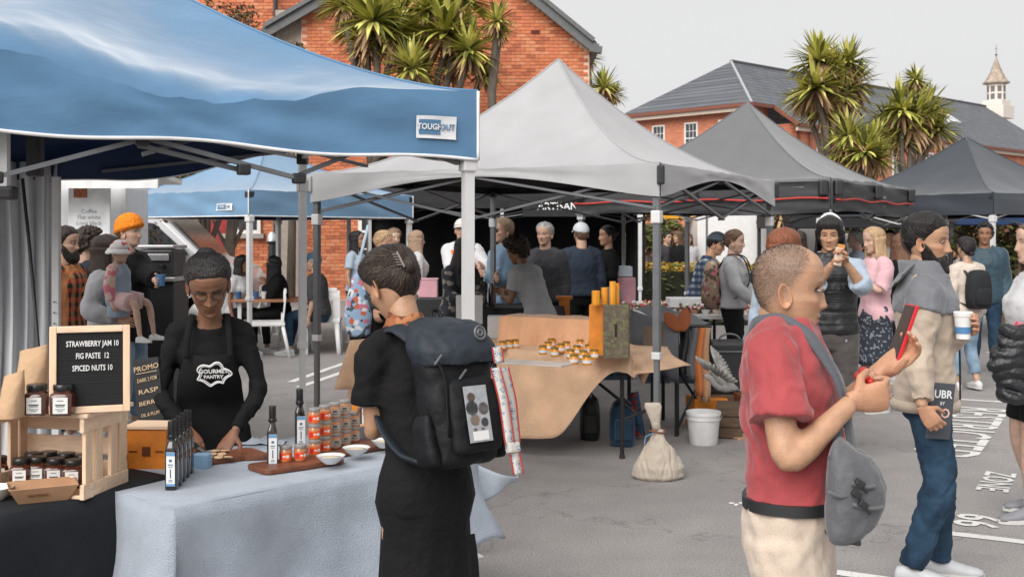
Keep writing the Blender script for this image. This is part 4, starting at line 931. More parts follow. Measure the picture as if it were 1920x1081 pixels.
cbox(c0 + dy * .205 + dx * .05 + A(0, 0, .009), (.1, .38, .012)); cbox(c0 + dy * .205 + dx * (D - .06) + A(0, 0, .009), (.1, .38, .012))
# ---- jars
JAMG = mat('jam_glass', rgb(96, 46, 26, .5), .12, var=.3, vscale=30, spec=.6, coat=.4); LIDB = mat('black_lid', (.012, .012, .013), .3); LBL = mat('paper_label', (.66, .66, .65), .7, var=.05)
def jam_jar(k=1.0):
    t = thing('jam_jar', 'dark jam jar', 'jar', (0, 0, 0), 0, 'jars of jam with black lids'); w = .036 * k
    MB().lathe([(w * .9, 0), (w * 1.06, .004), (w * 1.08, .06 * k), (w, .068 * k), (w * .78, .074 * k), (w * .78, .08 * k)], n=24, sq=5).build('glass', JAMG, t, smooth=40, local=True)
    MB().lathe([(w * .86, .078 * k), (w * .9, .081 * k), (w * .9, .096 * k), (w * .84, .099 * k)], n=20).build('lid', LIDB, t, smooth=40, local=True)
    lb = MB().bbox((0, -w * 1.10, .034 * k), (.046 * k, .002, .052 * k), .0008).build('label', LBL, t, local=True)
    pr = MB()
    for i, (wd, zz_) in enumerate(((.02, .05), (.03, .036), (.026, .031), (.03, .022), (.018, .016))): pr.box((0, -w * 1.10 - .0013, zz_ * k), (wd * k, .0008, (.004 if i == 1 else .002) * k))
    pr.build('label_print', INK, lb, local=True)
    return t
face_cam = lambda p, a=0: math.atan2(p[1], p[0]) - PI / 2 + a
jp, used = jam_jar(), []
ztop = TZ + H + .01
for px, py, lb in ((62, 779, 'left jam jar of the two on top of the pine crate'), (112, 779, 'right jam jar of the two on top of the pine crate')): p = tz(px, py, ztop); place(jp, used, p + A(0, .03, 0), face_cam(p, -.25), lb, 1.0)
fr_ = [(33, 911), (64, 908), (98, 911), (132, 914)]; nm = ['first', 'second', 'third', 'fourth']
for i, (px, py) in enumerate(fr_):
    p = tz(px, py, TZ + .016); place(jp, used, p + A(0, .03, 0), face_cam(p, -.2), f'{nm[i]} jam jar from the left in the front row inside the crate', .92)
    q = p + dx * .09 + dy * .02; place(jp, used, q + A(0, .03, 0), face_cam(q, -.2), f'{nm[i]} jam jar from the left in the back row inside the crate', .92)
p = tz(196, 880, TZ + .016); place(jp, used, p + A(0, .05, 0), face_cam(p), 'jam jar standing behind the slatted end of the crate', .92)
p = tz(-4, 905, TZ + .001); place(jp, used, p, face_cam(p), 'jam jar cut off by the left edge beside the crate', .95)
# paper tray
tr = thing('paper_tray', 'brown kraft paper tasting tray in front of the crate', 'tray', tuple(tz(80, 945))); KR = mat('kraft_paper', rgb(196, 152, 116, .75), .85, var=.08, vscale=20)
pc_ = tz(80, 938); Rt = rotz(face_cam(pc_, .08))
b0 = [(-.075, -.035), (.075, -.035), (.075, .05), (-.075, .05)]; b1 = [(-.105, -.062), (.105, -.062), (.105, .078), (-.105, .078)]
v = [Rt @ A(x, y, .003) + pc_ for x, y in b0] + [Rt @ A(x, y, .055) + pc_ for x, y in b1]
q = MB().add(v, [(3, 2, 1, 0), (0, 1, 5, 4), (1, 2, 6, 5), (2, 3, 7, 6), (3, 0, 4, 7)]).build('tray', KR, tr); s_ = q.modifiers.new('s', 'SOLIDIFY'); s_.thickness = .003
MB().bar(pc_ + Rt @ A(-.05, .02, .02), pc_ + Rt @ A(.03, .0, .035), .008, .003).build('wooden_spoon', PINE, tr)
lettering('TASTING', .016, pc_ + Rt @ A(-.02, -.0515, .03), Rt @ A(1, 0, 0), Rt @ A(0, -.46, .88), mat('kraft_print', rgb(150, 105, 75, .7), .8), tr)
bw = MB().lathe([(.03, 0), (.05, .02), (.062, .045), (.058, .045), (.046, .022), (.0, .008)], tz(-12, 938), 22, cap=False).build('white_bowl', mat('white_ceramic', (.68, .68, .67), .25), None, smooth=50)
tag(bw, 'white bowl cut off by the left edge beside the tray', 'bowl')
# brown paper bags
kb_ = mat('kraft_bag', rgb(206, 170, 134, .75), .85, bump=.4, bscale=25, var=.08)
for (px, py, w, h, lb, ry) in ((34, 772, .13, .2, 'brown kraft paper bag standing on the crate behind the jars', .1), (-6, 792, .09, .14, 'small kraft bag cut off by the left edge on the crate', -.1)):
    p = tz(px, py, ztop) + A(0, .10, 0); o = MB(); rr = []
    for i in range(7):
        v_ = i / 6; ww = w / 2 * (1 - .06 * v_ + .02 * math.sin(i * 2)); dd = .05 * (1 - v_ ** 2 * .9); rr.append([p + A(math.cos(a) * ww * (abs(math.cos(a)) ** -.35 if abs(math.cos(a)) > .05 else 1) * .8 + .01 * v_, math.sin(a) * dd, h * v_ + .002 + .012 * v_ * math.cos(a)) for a in np.arange(16) * PI / 8])
    o.loft(rr); tag(o.build('paper_bag', kb_, None, smooth=45), lb, 'bag', 'kraft bags on the crate')
# letter board
lbp0, lbp1 = tz(98, 790, ztop), tz(232, 783, ztop); ld = unit((lbp1 - lbp0) * A(1, 1, 0)); 
lbt = thing('letter_board', 'black letter board in a pale wooden frame on the crate', 'sign', tuple((lbp0 + lbp1) / 2 + A(0, .1, 0)))
Lb0 = lbp0 + A(0, .13, 0); W_ = .143 * Lb0[1] / FPX * 1000 * .98 ; W_ = (236 - 92) * Lb0[1] / FPX; HH = .285
nb_ = A(ld[1], -ld[0], 0); tilt = unit(nb_ * -.10 + A(0, 0, 1)); nb2 = unit(np.cross(ld, tilt)); Rb = np.stack([ld, -nb2 if False else np.cross(tilt, ld), tilt], 1)
X0 = (92 - 960) * Lb0[1] / FPX; o0 = A(X0, Lb0[1], ztop + .001)
def lbx(u_, v_): return o0 + ld * u_ + tilt * v_
MB().bbox(lbx(W_ / 2, HH / 2) + nb2 * 0, (W_ - .02, .008, HH - .02), .001, R=Rb).build('felt', mat('black_felt', (.012, .012, .013), .95, bump=.6, bscale=3, stretch=(.001, .001, 90)), lbt)
for u_, v_, w, h in ((.011, HH / 2, .022, HH), (W_ - .011, HH / 2, .022, HH), (W_ / 2, HH - .011, W_ - .044, .022), (W_ / 2, .011, W_ - .044, .022)):
    MB().bbox(lbx(u_, v_), (w, .022, h), .003, R=Rb).build('frame_bar', PINE if w > h else PINE2, lbt)
for i, s_ in enumerate(('STRAWBERRY JAM 10', 'FIG PASTE  12', 'SPICED NUTS 10')):
    lettering(s_, .026, lbx(W_ * .53, HH * (.79 - .14 * i)) + nb2 * .006, ld, tilt, WTX, lbt, sx=.66, bold=.0004)
# chalk sign
p0, p1 = tz(262, 824, .80), tz(308, 812, .80); cs_ = thing('chalk_sign', 'small leaning chalkboard with cream handwriting on the orange tin', 'sign', tuple(p0)); d_ = unit((p1 - p0) * A(1, 1, 0)); Ys = p0[1]
hgt = 150 * Ys / FPX; wid = 48 * Ys / FPX; tl = unit(A(-.13, .12, 1)); rr_ = unit(A(.93, .1, .24)); rr_ = unit(rr_ - tl * (rr_ @ tl)); nn_ = np.cross(rr_, tl)
ob = A((262 - 960) * Ys / FPX, Ys, CAMZ - (824 - HZ) * Ys / FPX)
MB().bbox(ob + rr_ * wid / 2 + tl * hgt / 2, (wid, .008, hgt), .002, R=np.stack([rr_, -nn_, tl], 1)).build('board', mat('chalkboard', (.018, .018, .02), .8, var=.3), cs_)
CHK = mat('chalk_cream', rgb(226, 196, 160, .8), .9)
for i, (s_, z) in enumerate((('PROMO', .03), ('DARK 2 FOR', .022), ('RASP', .026), ('BERRY', .024), ('OIL & PLUM', .02), ('NUTS  $5', .022))):
    lettering(s_, z, ob + rr_ * wid * .5 + tl * hgt * (.88 - .145 * i) + nn_ * .006, rr_ + tl * .1, tl, CHK, cs_, sx=wid / (len(s_) * z * .72))
MB().bar(ob + rr_ * wid * .1 + tl * hgt * .815 + nn_ * .006, ob + rr_ * wid * .9 + tl * hgt * .83 + nn_ * .006, .004, .002).build('underline', CHK, cs_)
# orange tin under the sign
ot = thing('orange_tin', 'orange wooden box with dark printing beside the crate', 'box', tuple(tz(275, 888))); po = tz(277, 880) + A(0, .05, 0); Ro = rotz(face_cam(po, -.35)); ORW = mat('orange_wood', rgb(226, 132, 40, .8), .6, var=.25, vscale=12)
MB().bbox(po + A(0, 0, .075), (.15, .12, .15), .004, R=Ro).build('box', ORW, ot)
for i in range(3): MB().box(po + Ro @ A(-.05 + .05 * i, -.061, .07), (.03, .003, .004 + .03 * (i == 1)), R=Ro).build('print', mat('burnt_print', rgb(120, 60, 20, .6), .7), ot)
MB().bbox(po + A(0, 0, .158), (.16, .13, .014), .003, R=Ro).build('lid', PINE, ot)
# ---- oil bottles
BOTG = mat('dark_bottle_glass', (.012, .011, .010), .08, spec=.7, coat=.5); BLUL = mat('blue_label_band', rgb(110, 160, 205, .75), .6)
def oil_bottle():
    t = thing('oil_bottle', 'dark oil bottle', 'bottle', (0, 0, 0), 0, 'dark bottles with white labels'); w = .019
    MB().lathe([(w * .9, 0), (w, .004), (w, .135), (w * .92, .15), (w * .62, .163), (w * .55, .175), (w * .55, .19)], n=20, sq=6).build('glass', BOTG, t, smooth=40, local=True)
    MB().lathe([(.0125, .185), (.0132, .188), (.0132, .232), (.0125, .235)], n=16).build('cap', LIDB, t, smooth=40, local=True)
    MB().lathe([(.0145, .176), (.0155, .179), (.0155, .187), (.0145, .189)], n=16).build('collar', LIDB, t, smooth=40, local=True)
    lb = MB().bbox((.003, -w * 1.04, .075), (.030, .0016, .115), .0006).build('label', LBL, t, local=True)
    MB().box((.003, -w * 1.04 - .0012, .126), (.030, .0008, .012)).build('label_band', BLUL, lb, local=True); MB().box((.003, -w * 1.04 - .0012, .022), (.030, .0008, .008)).build('label_band', BLUL, lb, local=True)
    pr = MB(); 
    for wd, z, hh in ((.01, .104, .008), (.018, .09, .003), (.014, .083, .002), (.004, .06, .03), (.012, .038, .002), (.016, .033, .002)): pr.box((.003, -w * 1.04 - .0012, z), (wd, .0008, hh))
    pr.build('label_print', mat('label_blue_print', rgb(70, 110, 150, .7), .7), lb, local=True)
    return t
op, ou = oil_bottle(), []
for px, py, a, lb, s_ in ((511, 879, -.1, 'dark oil bottle standing alone at the front of the cutting board', 1.0), (562, 843, .1, 'dark oil bottle just left of the honey jar stack', 1.05), (684, 818, 0, 'dark oil bottle right of the honey jar stack', 1.02), (742, 826, .2, 'dark bottle half hidden behind the backpack woman', 1.0)):
    p = tz(px, py); place(op, ou, p, face_cam(p, a), lb, s_)
for i in range(5):
    p = tz(322, 918) * (1 - i / 4) + tz(352, 888) * (i / 4) + A(.0, .0, 0); place(op, ou, p, face_cam(p, -.35), f'{["first", "second", "third", "fourth", "fifth"][i]} nearest bottle in the tight row beside the black table corner', 1.0)
# blue-topped spray bottle
sb = thing('spray_bottle', 'pale bottle with a bright blue top behind the oil bottles', 'bottle', tuple(tz(694, 812))); p = tz(694, 806) 
MB().lathe([(.02, 0), (.022, .003), (.022, .15), (.012, .175), (.012, .19)], p, 18).build('bottle', mat('pale_plastic', (.55, .6, .66), .3), sb, smooth=40)
MB().lathe([(.013, .19), (.014, .192), (.014, .235), (.011, .24)], p, 16).build('cap', mat('blue_plastic', rgb(40, 100, 170, .8), .35), sb, smooth=40)
# ---- honey jars in a stacked wall
HG = mat('honey_glass', rgb(206, 140, 96, .7), .15, var=.2, spec=.6, coat=.4); LIDW = mat('pewter_lid', rgb(196, 192, 188, .6), .4, .3); ORL = mat('orange_label', rgb(232, 92, 30, .85), .6, var=.06); REDL = mat('red_label', rgb(200, 34, 24, .85), .6); GRL = mat('grey_label', rgb(186, 176, 164, .75), .7)
def honey_jar(kind):
    t = thing('honey_jar', 'small spread jar', 'jar', (0, 0, 0), 0, 'small spread jars on the tasting boards'); w = .0235
    MB().lathe([(w * .9, 0), (w, .003), (w, .04), (w * .86, .046), (w * .86, .05)], n=22).build('glass', HG, t, smooth=40, local=True)
    MB().lathe([(w * .93, .047), (w * .98, .049), (w * .98, .058), (w * .9, .060)], n=22).build('lid', LIDW, t, smooth=40, local=True)
    an = np.linspace(-1.25, 1.25, 13) - PI / 2; G = [[(math.cos(a) * (w + .0006), math.sin(a) * (w + .0006), z) for a in an] for z in (.007, .034)]
    lb = MB().grid(G).build('label', ORL if kind == 'o' else GRL, t, smooth=True, local=True)
    if kind == 'o':
        an2 = np.linspace(-.95, -.35, 6) - PI / 2; MB().grid([[(math.cos(a) * (w + .0012), math.sin(a) * (w + .0012), z) for a in an2] for z in (.01, .03)]).build('label_patch', REDL, lb, smooth=True, local=True)
        an2 = np.linspace(.35, .8, 5) - PI / 2; MB().grid([[(math.cos(a) * (w + .0012), math.sin(a) * (w + .0012), z) for a in an2] for z in (.016, .027)]).build('label_patch', LBL, lb, smooth=True, local=True)
        an2 = np.linspace(-.2, .25, 5) - PI / 2; MB().grid([[(math.cos(a) * (w + .0012), math.sin(a) * (w + .0012), z) for a in an2] for z in (.019, .024)]).build('label_patch', LBL, lb, smooth=True, local=True)
    else:
        for z0_, z1_, aw in ((.022, .031, .35), (.015, .018, .6), (.010, .0115, .5)):
            an2 = np.linspace(-aw, aw, 5) - PI / 2; MB().grid([[(math.cos(a) * (w + .0012), math.sin(a) * (w + .0012), z) for a in an2] for z in (z0_, z1_)]).build('label_patch', mat('label_grey_print', rgb(96, 90, 86, .7), .7), lb, smooth=True, local=True)
    return t
# boards
WAL = wood('walnut', rgb(140, 84, 58, .6), .45, (2, 26, 26), var=.35)
def board(name, label, c, w, d, rz, h=.018, r=.03, m=WAL, handle=False, z0=TZ + .006):
    pts = []
    for sx_, sy_, a0 in ((1, 1, 0), (-1, 1, 90), (-1, -1, 180), (1, -1, 270)):
        for k in range(5): a = math.radians(a0 + k * 22.5); pts.append((sx_ * (w / 2 - r) + r * math.cos(a), sy_ * (d / 2 - r) + r * math.sin(a)))
    n = len(pts); R = rotz(rz); ring = lambda s_, z: [R @ A(x * s_, y * s_, z) + A(c[0], c[1], z0) for x, y in pts]
    mb = MB(); mb.loft([ring(.985, 0), ring(1, .003), ring(1, h - .003), ring(.985, h)])
    if handle: mb.bbox(R @ A(-w / 2 - .05, 0, h / 2) + A(c[0], c[1], z0), (.12, .035, h), .006, R=R)
    o = mb.build(name, m, None, smooth=30); o.data.update(); return tag(o, label, 'cutting board', 'wooden boards on the tasting table')
gr_ = math.atan2(ga[1], ga[0])
board('cutting_board', 'long walnut cutting board nearest the camera under the lone bottle', (tz(556, 876))[:2], .34, .16, gr_ - .12)
board('cutting_board', 'walnut board under the jar stack and white bowls', (tz(652, 846))[:2], .30, .19, gr_ + .02, z0=TZ + .0055, h=.017)
board('cutting_board', 'walnut board at the far right end behind the elbow', (tz(716, 836))[:2], .20, .16, gr_ + .08, z0=TZ + .005, h=.016)
board('cutting_board', 'walnut board in front of the vendor with sliced food on it', (tz(425, 862))[:2], .27, .15, gr_ - .15, handle=False)
board('cutting_board', 'small walnut paddle board between the vendor and the lone bottle', (tz(480, 862))[:2], .11, .06, gr_ - .6, handle=True, z0=TZ + .0065)
hz = TZ + .0245; hp = {'o': honey_jar('o'), 'g': honey_jar('g')}; hu = {'o': [], 'g': []}
base0, base1 = tz(590, 852, hz), tz(664, 826, hz); rows = ['bottom', 'middle', 'top']; cn = ['first', 'second', 'third', 'fourth', 'fifth']
for i in range(5):
    for j in range(3):
        if j == 2 and i == 4: continue
        k = 'o' if i < 2 else 'g'; p = base0 * (1 - i / 4) + base1 * (i / 4) + A(rnd.uniform(-.002, .002), rnd.uniform(-.003, .003), j * .0605)
        place(hp[k], hu[k], p, face_cam(p, rnd.uniform(-.15, .15) + .15), f'{"orange" if k == "o" else "grey"} labelled jar, {cn[i]} from the left in the {rows[j]} row of the stack')
for px, py, lb, a in ((563, 862, 'orange labelled jar in front of the stack at its left foot', .2), (536, 864, 'orange labelled jar beside the lone oil bottle', -.3)):
    p = tz(px, py, hz); place(hp['o'], hu['o'], p, face_cam(p, a), lb)
# amber honey bottle behind the stack, bowls, cups
hb_ = thing('honey_bottle', 'amber honey bottle right behind the jar stack', 'bottle', tuple(tz(668, 815))); p = tz(668, 812)
MB().lathe([(.017, 0), (.019, .003), (.019, .15), (.014, .16)], p, 16).build('glass', mat('amber_glass', rgb(222, 130, 30, .8), .12, spec=.7), hb_, smooth=40); MB().lathe([(.012, .158), (.013, .16), (.013, .18), (.011, .182)], p, 14).build('cap', mat('brown_cap', rgb(110, 60, 30, .7), .5), hb_, smooth=40)
CER = mat('white_ceramic', (.68, .68, .67), .25); CREAM = mat('cream_dip', rgb(226, 206, 176, .8), .6)
for px, py, s_, lb in ((620, 868, 1.0, 'white dip bowl on the board in front of the jar stack'), (668, 852, 1.0, 'white dip bowl right of the jar stack'), (720, 838, .95, 'white dip bowl beside the grey cups')):
    p = tz(px, py, hz); t = thing('dip_bowl', lb, 'bowl', tuple(p), 0, 'white dip bowls')
    MB().lathe([(.022 * s_, 0), (.024 * s_, .002), (.04 * s_, .014), (.054 * s_, .03), (.0515 * s_, .0302), (.037 * s_, .016), (.02 * s_, .006), (.001, .005)], p, 26, cap=False).build('bowl', CER, t, smooth=50)
    MB().lathe([(.044 * s_, .0215), (.02 * s_, .024), (.002, .026)], p, 20).build('dip', CREAM, t, smooth=True)
for px, py, s_, lb in ((707, 822, 1.0, 'right grey cup of crackers beside the elbow'), (684, 826, .8, 'left grey cup of crackers beside the oil bottle')):
    p = tz(px, py); t = thing('grey_cup', lb, 'cup', tuple(p), 0, 'grey sample cups')
    MB().lathe([(.024 * s_, 0), (.026 * s_, .002), (.034 * s_, .08 * s_), (.032 * s_, .08 * s_), (.03 * s_, .07 * s_), (.001, .068 * s_)], p, 22, cap=False).build('cup', mat('grey_cup', rgb(128, 128, 130, .6), .5), t, smooth=50)
    cf = MB(); rr = random.Random(4)
    for k in range(10): cf.bbox(p + A(rr.uniform(-.018, .018), rr.uniform(-.018, .018), .075 * s_ + rr.uniform(0, .01)), (.018, .014, .006), .002, R=rotx(rr.uniform(-.6, .6)) @ rotz(rr.random() * 3))
    q = cf.build('crackers', mat('cracker', rgb(220, 178, 140, .75), .8), t); q['kind'] = 'stuff'
bx = tz(376, 880) + A(0, .02, 0); tag(MB().bbox(bx + A(0, 0, .028), (.06, .05, .055), .004, rz=face_cam(bx, -.4)).build('blue_box', mat('light_blue_box', rgb(150, 188, 222, .72), .6), None), 'small light blue box beside the row of bottles', 'box')
fd = thing('sliced_food', 'pale sliced fruit on the board under the vendor hands', 'food', tuple(tz(405, 855))); rr = random.Random(3)
for k in range(7):
    p = tz(392 + k * 6, 858 - (k % 3) * 6, TZ + .026); MB().lathe([(.016, 0), (.018, .003), (.016, .006)], p, 12, R=rotx(rr.uniform(-.3, .3))).build('slice', mat('fruit_slice', rgb(226, 190, 150, .8), .5, var=.2, vscale=80), fd)
tw = tz(494, 832); tag(MB().grid([[tw + A(-.09 + .18 * i / 8, -.05 + .1 * j / 8, .006 + .02 * math.exp(-((i - 4) ** 2 + (j - 4) ** 2) / 9) * (1 + math.sin(i * 2 + j))) for i in range(9)] for j in range(9)]).build('tea_towel', BLUC2, None, smooth=True), 'crumpled pale blue towel beside the vendor on the table', 'towel')

# ------------------------------------------------------------------ hessian honey stall in the middle
HES = fabric('hessian', rgb(226, 186, 152, .88), rough=.95, bump=.6, bscale=120, var=.12, sheen=.1); HES2 = fabric('peach_cloth', rgb(230, 176, 136, .88), rough=.9, bump=.4, bscale=10, var=.1)
ha, hbk = unit((-.887, .46, 0)), unit((.46, .887, 0)); h0 = A(.86, 8.1, 0); HL = 2.4
BST = mat('black_steel', (.015, .015, .017), .45, .2)
ht_ = cloth_table('hessian_table', 'folding honey table under a blowing hessian cloth', [h0, h0 + ha * HL, h0 + ha * HL + hbk * .75, h0 + hbk * .75], .75,
    [lambda u_: .10 + .56 * float(sstep(.02, .24, u_)) - .06 * math.sin(u_ * 7), lambda u_: .4, 0, .12], HES, amp=.045, freq=4.5, flare=.12, seed=6, nu=60, nv=20, legs=False)
for e in (.10, HL - .15):
    for b in (.06, .69):
        p = h0 + ha * e + hbk * b; MB().tube([p + A(0, 0, .72), p], .016, 8).build('leg', BST, ht_); MB().lathe([(.022, 0), (.02, .03)], p, 10).build('rubber_foot', NYL, ht_)
    p, q = h0 + ha * e + hbk * .06, h0 + ha * e + hbk * .69
    MB().tube([p + A(0, 0, .28), q + A(0, 0, .28)], .012, 6).build('cross_brace', BST, ht_)
    s_ = 1 if e < 1 else -1; MB().tube([p + hbk * .3 + A(0, 0, .28), p + hbk * .3 + ha * .62 * s_ + A(0, 0, .70)], .012, 6).build('diagonal_brace', BST, ht_)
# flap of hessian at the left end (seen left of the woman) and right end
for lb, P4 in (('hessian cloth end hanging at the left end of the honey table', [at(656, 638, 9.25), at(715, 632, 9.3), at(720, 735, 8.9), at(628, 728, 8.95)]), ('hessian corner hanging at the right end of the honey table', [at(1168, 640, 8.55), at(1232, 660, 8.7), at(1206, 724, 8.6), at(1190, 690, 8.5)])):
    t = thing('hessian_flap', lb, 'cloth', (P4[0][0], P4[0][1], 0)); G = [[(P4[0] * (1 - a) + P4[1] * a) * (1 - v) + (P4[3] * (1 - a) + P4[2] * a) * v + A(0, -.04 * math.sin(a * 9 + v) * v, 0) for a in np.linspace(0, 1, 14)] for v in np.linspace(0, 1, 9)]
    q = MB().grid(G).build('cloth', HES, t, smooth=True); q.modifiers.new('s', 'SOLIDIFY').thickness = .004
# riser under a peach cloth
rz_ = thing('draped_riser', 'low display riser draped in peach cloth at the back of the honey table', 'riser', tuple(h0 + ha * .8 + hbk * .5 + A(0, 0, .75)))
ra, rb_ = h0 + ha * .42 + hbk * .40, h0 + ha * 1.28 + hbk * .40; r1, r2 = rb_ + hbk * .34, ra + hbk * .34
mb = MB(); zt_ = .97; G = []
for i in range(9):
    v = i / 8; row = []
    for j in range(41):
        a = j / 40; p = ra + (rb_ - ra) * a; row.append(p - hbk * (.015 + .05 * v + .02 * v * math.sin(j * .7) + .012 * v * math.sin(j * 1.7)) + A(0, 0, zt_ - .215 * v))
    G.append(row)
mb.grid(G); mb.grid([[ra * (1 - a) + rb_ * a + hbk * .34 * b + A(0, 0, zt_ + .004 * math.sin(a * 20) - .015 * (b < .01)) for a in np.linspace(0, 1, 20)] for b in np.linspace(0, 1, 6)])
for e, f in ((ra, r2), (rb_, r1)): mb.grid([[e * (1 - a) + f * a + (e - (ra + rb_) / 2) * .04 * v + A(0, 0, zt_ - .215 * v) for a in np.linspace(0, 1, 8)] for v in np.linspace(0, 1, 4)])
mb.build('cloth', HES2, rz_, smooth=60)
tag(MB().bbox(at(1002, 604, 8.95) + A(0, 0, -.004), (.12, .08, .02), .004).build('card_reader', NYL, None), 'dark flat card reader on the peach riser', 'card reader')
for k, px in enumerate((1068, 1092)): p = at(px, 604, 8.9); tag(MB().lathe([(.03, 0), (.05, .012), (.047, .013), (.002, .006)], p + A(0, 0, -.008), 18, cap=False).build('steel_dish', STL, None, smooth=40), ('left' if k == 0 else 'right') + ' small steel dish on the peach riser', 'dish')
AMB = mat('amber_honey', rgb(232, 150, 24, .85), .15, var=.2, spec=.6, coat=.3); WAX = mat('beeswax', rgb(236, 158, 40, .85), .5, var=.15, sss=.2)
hj = thing('honey_pot', 'amber honey pot', 'jar', (0, 0, 0), 0, 'amber honey pots on the hessian table'); MB().lathe([(.024, 0), (.027, .004), (.027, .04), (.022, .046)], n=18).build('glass', AMB, hj, smooth=40, local=True); MB().lathe([(.023, .045), (.025, .047), (.025, .056), (.022, .058)], n=18).build('lid', mat('gold_lid', rgb(200, 160, 80, .7), .35, .6), hj, smooth=40, local=True); MB().lathe([(.0275, .012), (.0275, .03)], n=18, cap=False).build('label', LBL, hj, local=True)
uj = []
pos = [(942, 655), (954, 653), (1018, 664), (1028, 656), (1040, 668), (1052, 660), (1070, 672), (1082, 664), (1094, 674), (1104, 662), (1114, 672), (1088, 652), (1034, 650), (1062, 656), (1076, 682), (1100, 684), (1110, 656), (966, 652)]
wd = ['far left pair, left', 'far left pair, right', 'first of the middle cluster', 'second of the middle cluster', 'third of the middle cluster', 'fourth of the middle cluster', 'first of the right cluster', 'second of the right cluster', 'third of the right cluster', 'fourth of the right cluster', 'rightmost beside the speckled box', 'topmost back of the right cluster', 'back row behind the middle cluster', 'single between the middle and right clusters', 'front left of the right cluster near the edge', 'front right of the right cluster near the edge', 'tucked against the orange display box', 'third beside the far left pair']
for (px, py), w in zip(pos, wd): p = tz(px, py, .753); place(hj, uj, p, 0, f'amber honey pot on the hessian table, {w}', 1.15)
tag(MB().bbox(tz(1000, 680, .757) , (.52, .22, .012), .003, rz=math.atan2(-ha[1], -ha[0])).build('white_price_board', mat('off_white_board', rgb(226, 214, 204, .75), .7), None), 'off white price sheet along the front of the honey table', 'board')
wb = tz(1150, 672, .753) + hbk * .06; sbx = thing('speckled_box', 'tall mossy brown wooden hive box on end', 'box', tuple(wb)); SPK = blotch('speckled_wood', rgb(112, 100, 84, .7), [rgb(126, 112, 96, .7), rgb(120, 126, 84, .7), rgb(104, 92, 78, .7)], 60)
MB().bbox(wb + A(0, 0, .19), (.18, .16, .375), .006, rz=-.15).build('box', SPK, sbx); MB().box(wb + rotz(-.15) @ A(0, -.081, .2), (.018, .006, .09), -.15).build('hand_slot', mat('slot_dark', (.02, .015, .01), .9), sbx)
ob_ = wb + ha * .16 + hbk * .05; obx = thing('orange_box', 'orange beeswax display box behind the hive box', 'box', tuple(ob_)); MB().bbox(ob_ + A(0, 0, .19), (.12, .16, .36), .005, rz=-.15).build('box', mat('orange_paint_wood', rgb(232, 140, 40, .8), .6, var=.2, vscale=12), obx)
for k, (px, py, h, w) in enumerate(((1117, 573, .10, .06), (1134, 573, .12, .05), (1148, 574, .165, .045), (1156, 575, .15, .045))):
    p = A((px - 960) * wb[1] / FPX, wb[1] + (.02 if k % 2 else -.03), .75 + .378); o = MB().lathe([(w / 2 * .96, 0), (w / 2, .004), (w / 2, h - .004), (w / 2 * .9, h)], p, 8).build('beeswax_candle', WAX, None, smooth=30); tag(o, ['wide short', 'medium', 'tallest', 'second tallest'][k] + ' orange beeswax pillar on the hive box', 'candle', 'beeswax pillars')
# things under the honey table
BLB = fabric('navy_bag', rgb(40, 74, 104, .6), bump=.4)
def soft_bag(name, label, c, w, d, h, m, seed, cat='bag', strap=True):
    t = thing(name, label, cat, (c[0], c[1], c[2])); mb = MB()
    mb.loft([[(c[0] + math.cos(a) * w / 2 * s_ * (abs(math.cos(a)) + .001) ** -.25, c[1] + math.sin(a) * d / 2 * s_ * (abs(math.sin(a)) + .001) ** -.25, c[2] + h * z + .01 * math.sin(a * 3 + seed)) for a in np.arange(24) * PI / 12] for z, s_ in ((.0, .82), (.04, .95), (.25, 1.02), (.55, 1), (.8, .92), (.95, .7), (1, .4))])
    mb.build('body', m, t, smooth=60)
    MB().tube([A(c[0] - w * .3, c[1] - d * .45, c[2] + h * .95), A(c[0], c[1] - d * .5, c[2] + h * 1.12), A(c[0] + w * .3, c[1] - d * .45, c[2] + h * .95)], .012, 6).build('handle', NYL, t, smooth=True)
    MB().bbox((c[0], c[1] - d * .53, c[2] + h * .4), (w * .6, .05, h * .45), .02).build('pocket', m, t)
    return t
soft_bag('backpack', 'navy backpack on the ground under the right end of the honey table', gnd(1172, 846) + A(0, .25, 0), .2, .2, .34, BLB, 1)
soft_bag('cooler_bag', 'dark cooler bag in the shade under the honey table', gnd(1112, 838) + A(0, .35, 0), .16, .2, .34, NYL, 2)
p = gnd(1198, 830) + A(0, .2, 0); up_ = thing('rolled_mat', 'printed blue bag leaning on the table leg', 'bag', tuple(p)); MB().tube([p + A(.03, 0, .02), p + A(-.02, .05, .36)], .045, 12).build('roll', blotch('printed_blue', rgb(60, 96, 130, .6), [rgb(70, 110, 150, .6), rgb(196, 60, 40, .7), rgb(50, 80, 110, .6)], 30), up_, smooth=40)
# sandbag on the tent leg
sbp = gpts[0]; SND = fabric('sandbag_canvas', rgb(206, 192, 176, .72), rough=.9, bump=.6, bscale=22, var=.1)
sd = thing('sandbag', 'cream canvas sandbag tied around the grey tent leg', 'sandbag', tuple(sbp)); mb = MB(); rings = []
for z, rx, ry in ((.0, .13, .10), (.02, .155, .12), (.08, .152, .12), (.16, .125, .10), (.22, .09, .075), (.27, .05, .048), (.30, .035, .034), (.33, .032, .03)):
    rings.append([sbp + A(math.cos(a) * rx * (1 + .04 * math.sin(3 * a + z * 20)) * (1 + .14 * (abs(math.cos(a)) ** 6) * (z < .1)), -.07 - .0 + math.sin(a) * ry, z) for a in np.arange(28) * PI / 14])
mb.loft(rings); v, f, nn = voxel(mb, .008, 3); w = snoise(v, 17, 8, 3, (1, 1, .55)); rd = 1 - np.minimum(np.abs(snoise(v, 20, 3, 2, (1, 1, .3))) * 2, 1); MB().add(v + nn * (w * .008 - rd * .010)[:, None] * np.minimum(1, v[:, 2:3] * 30), f).build('sack', SND, sd, smooth=True)
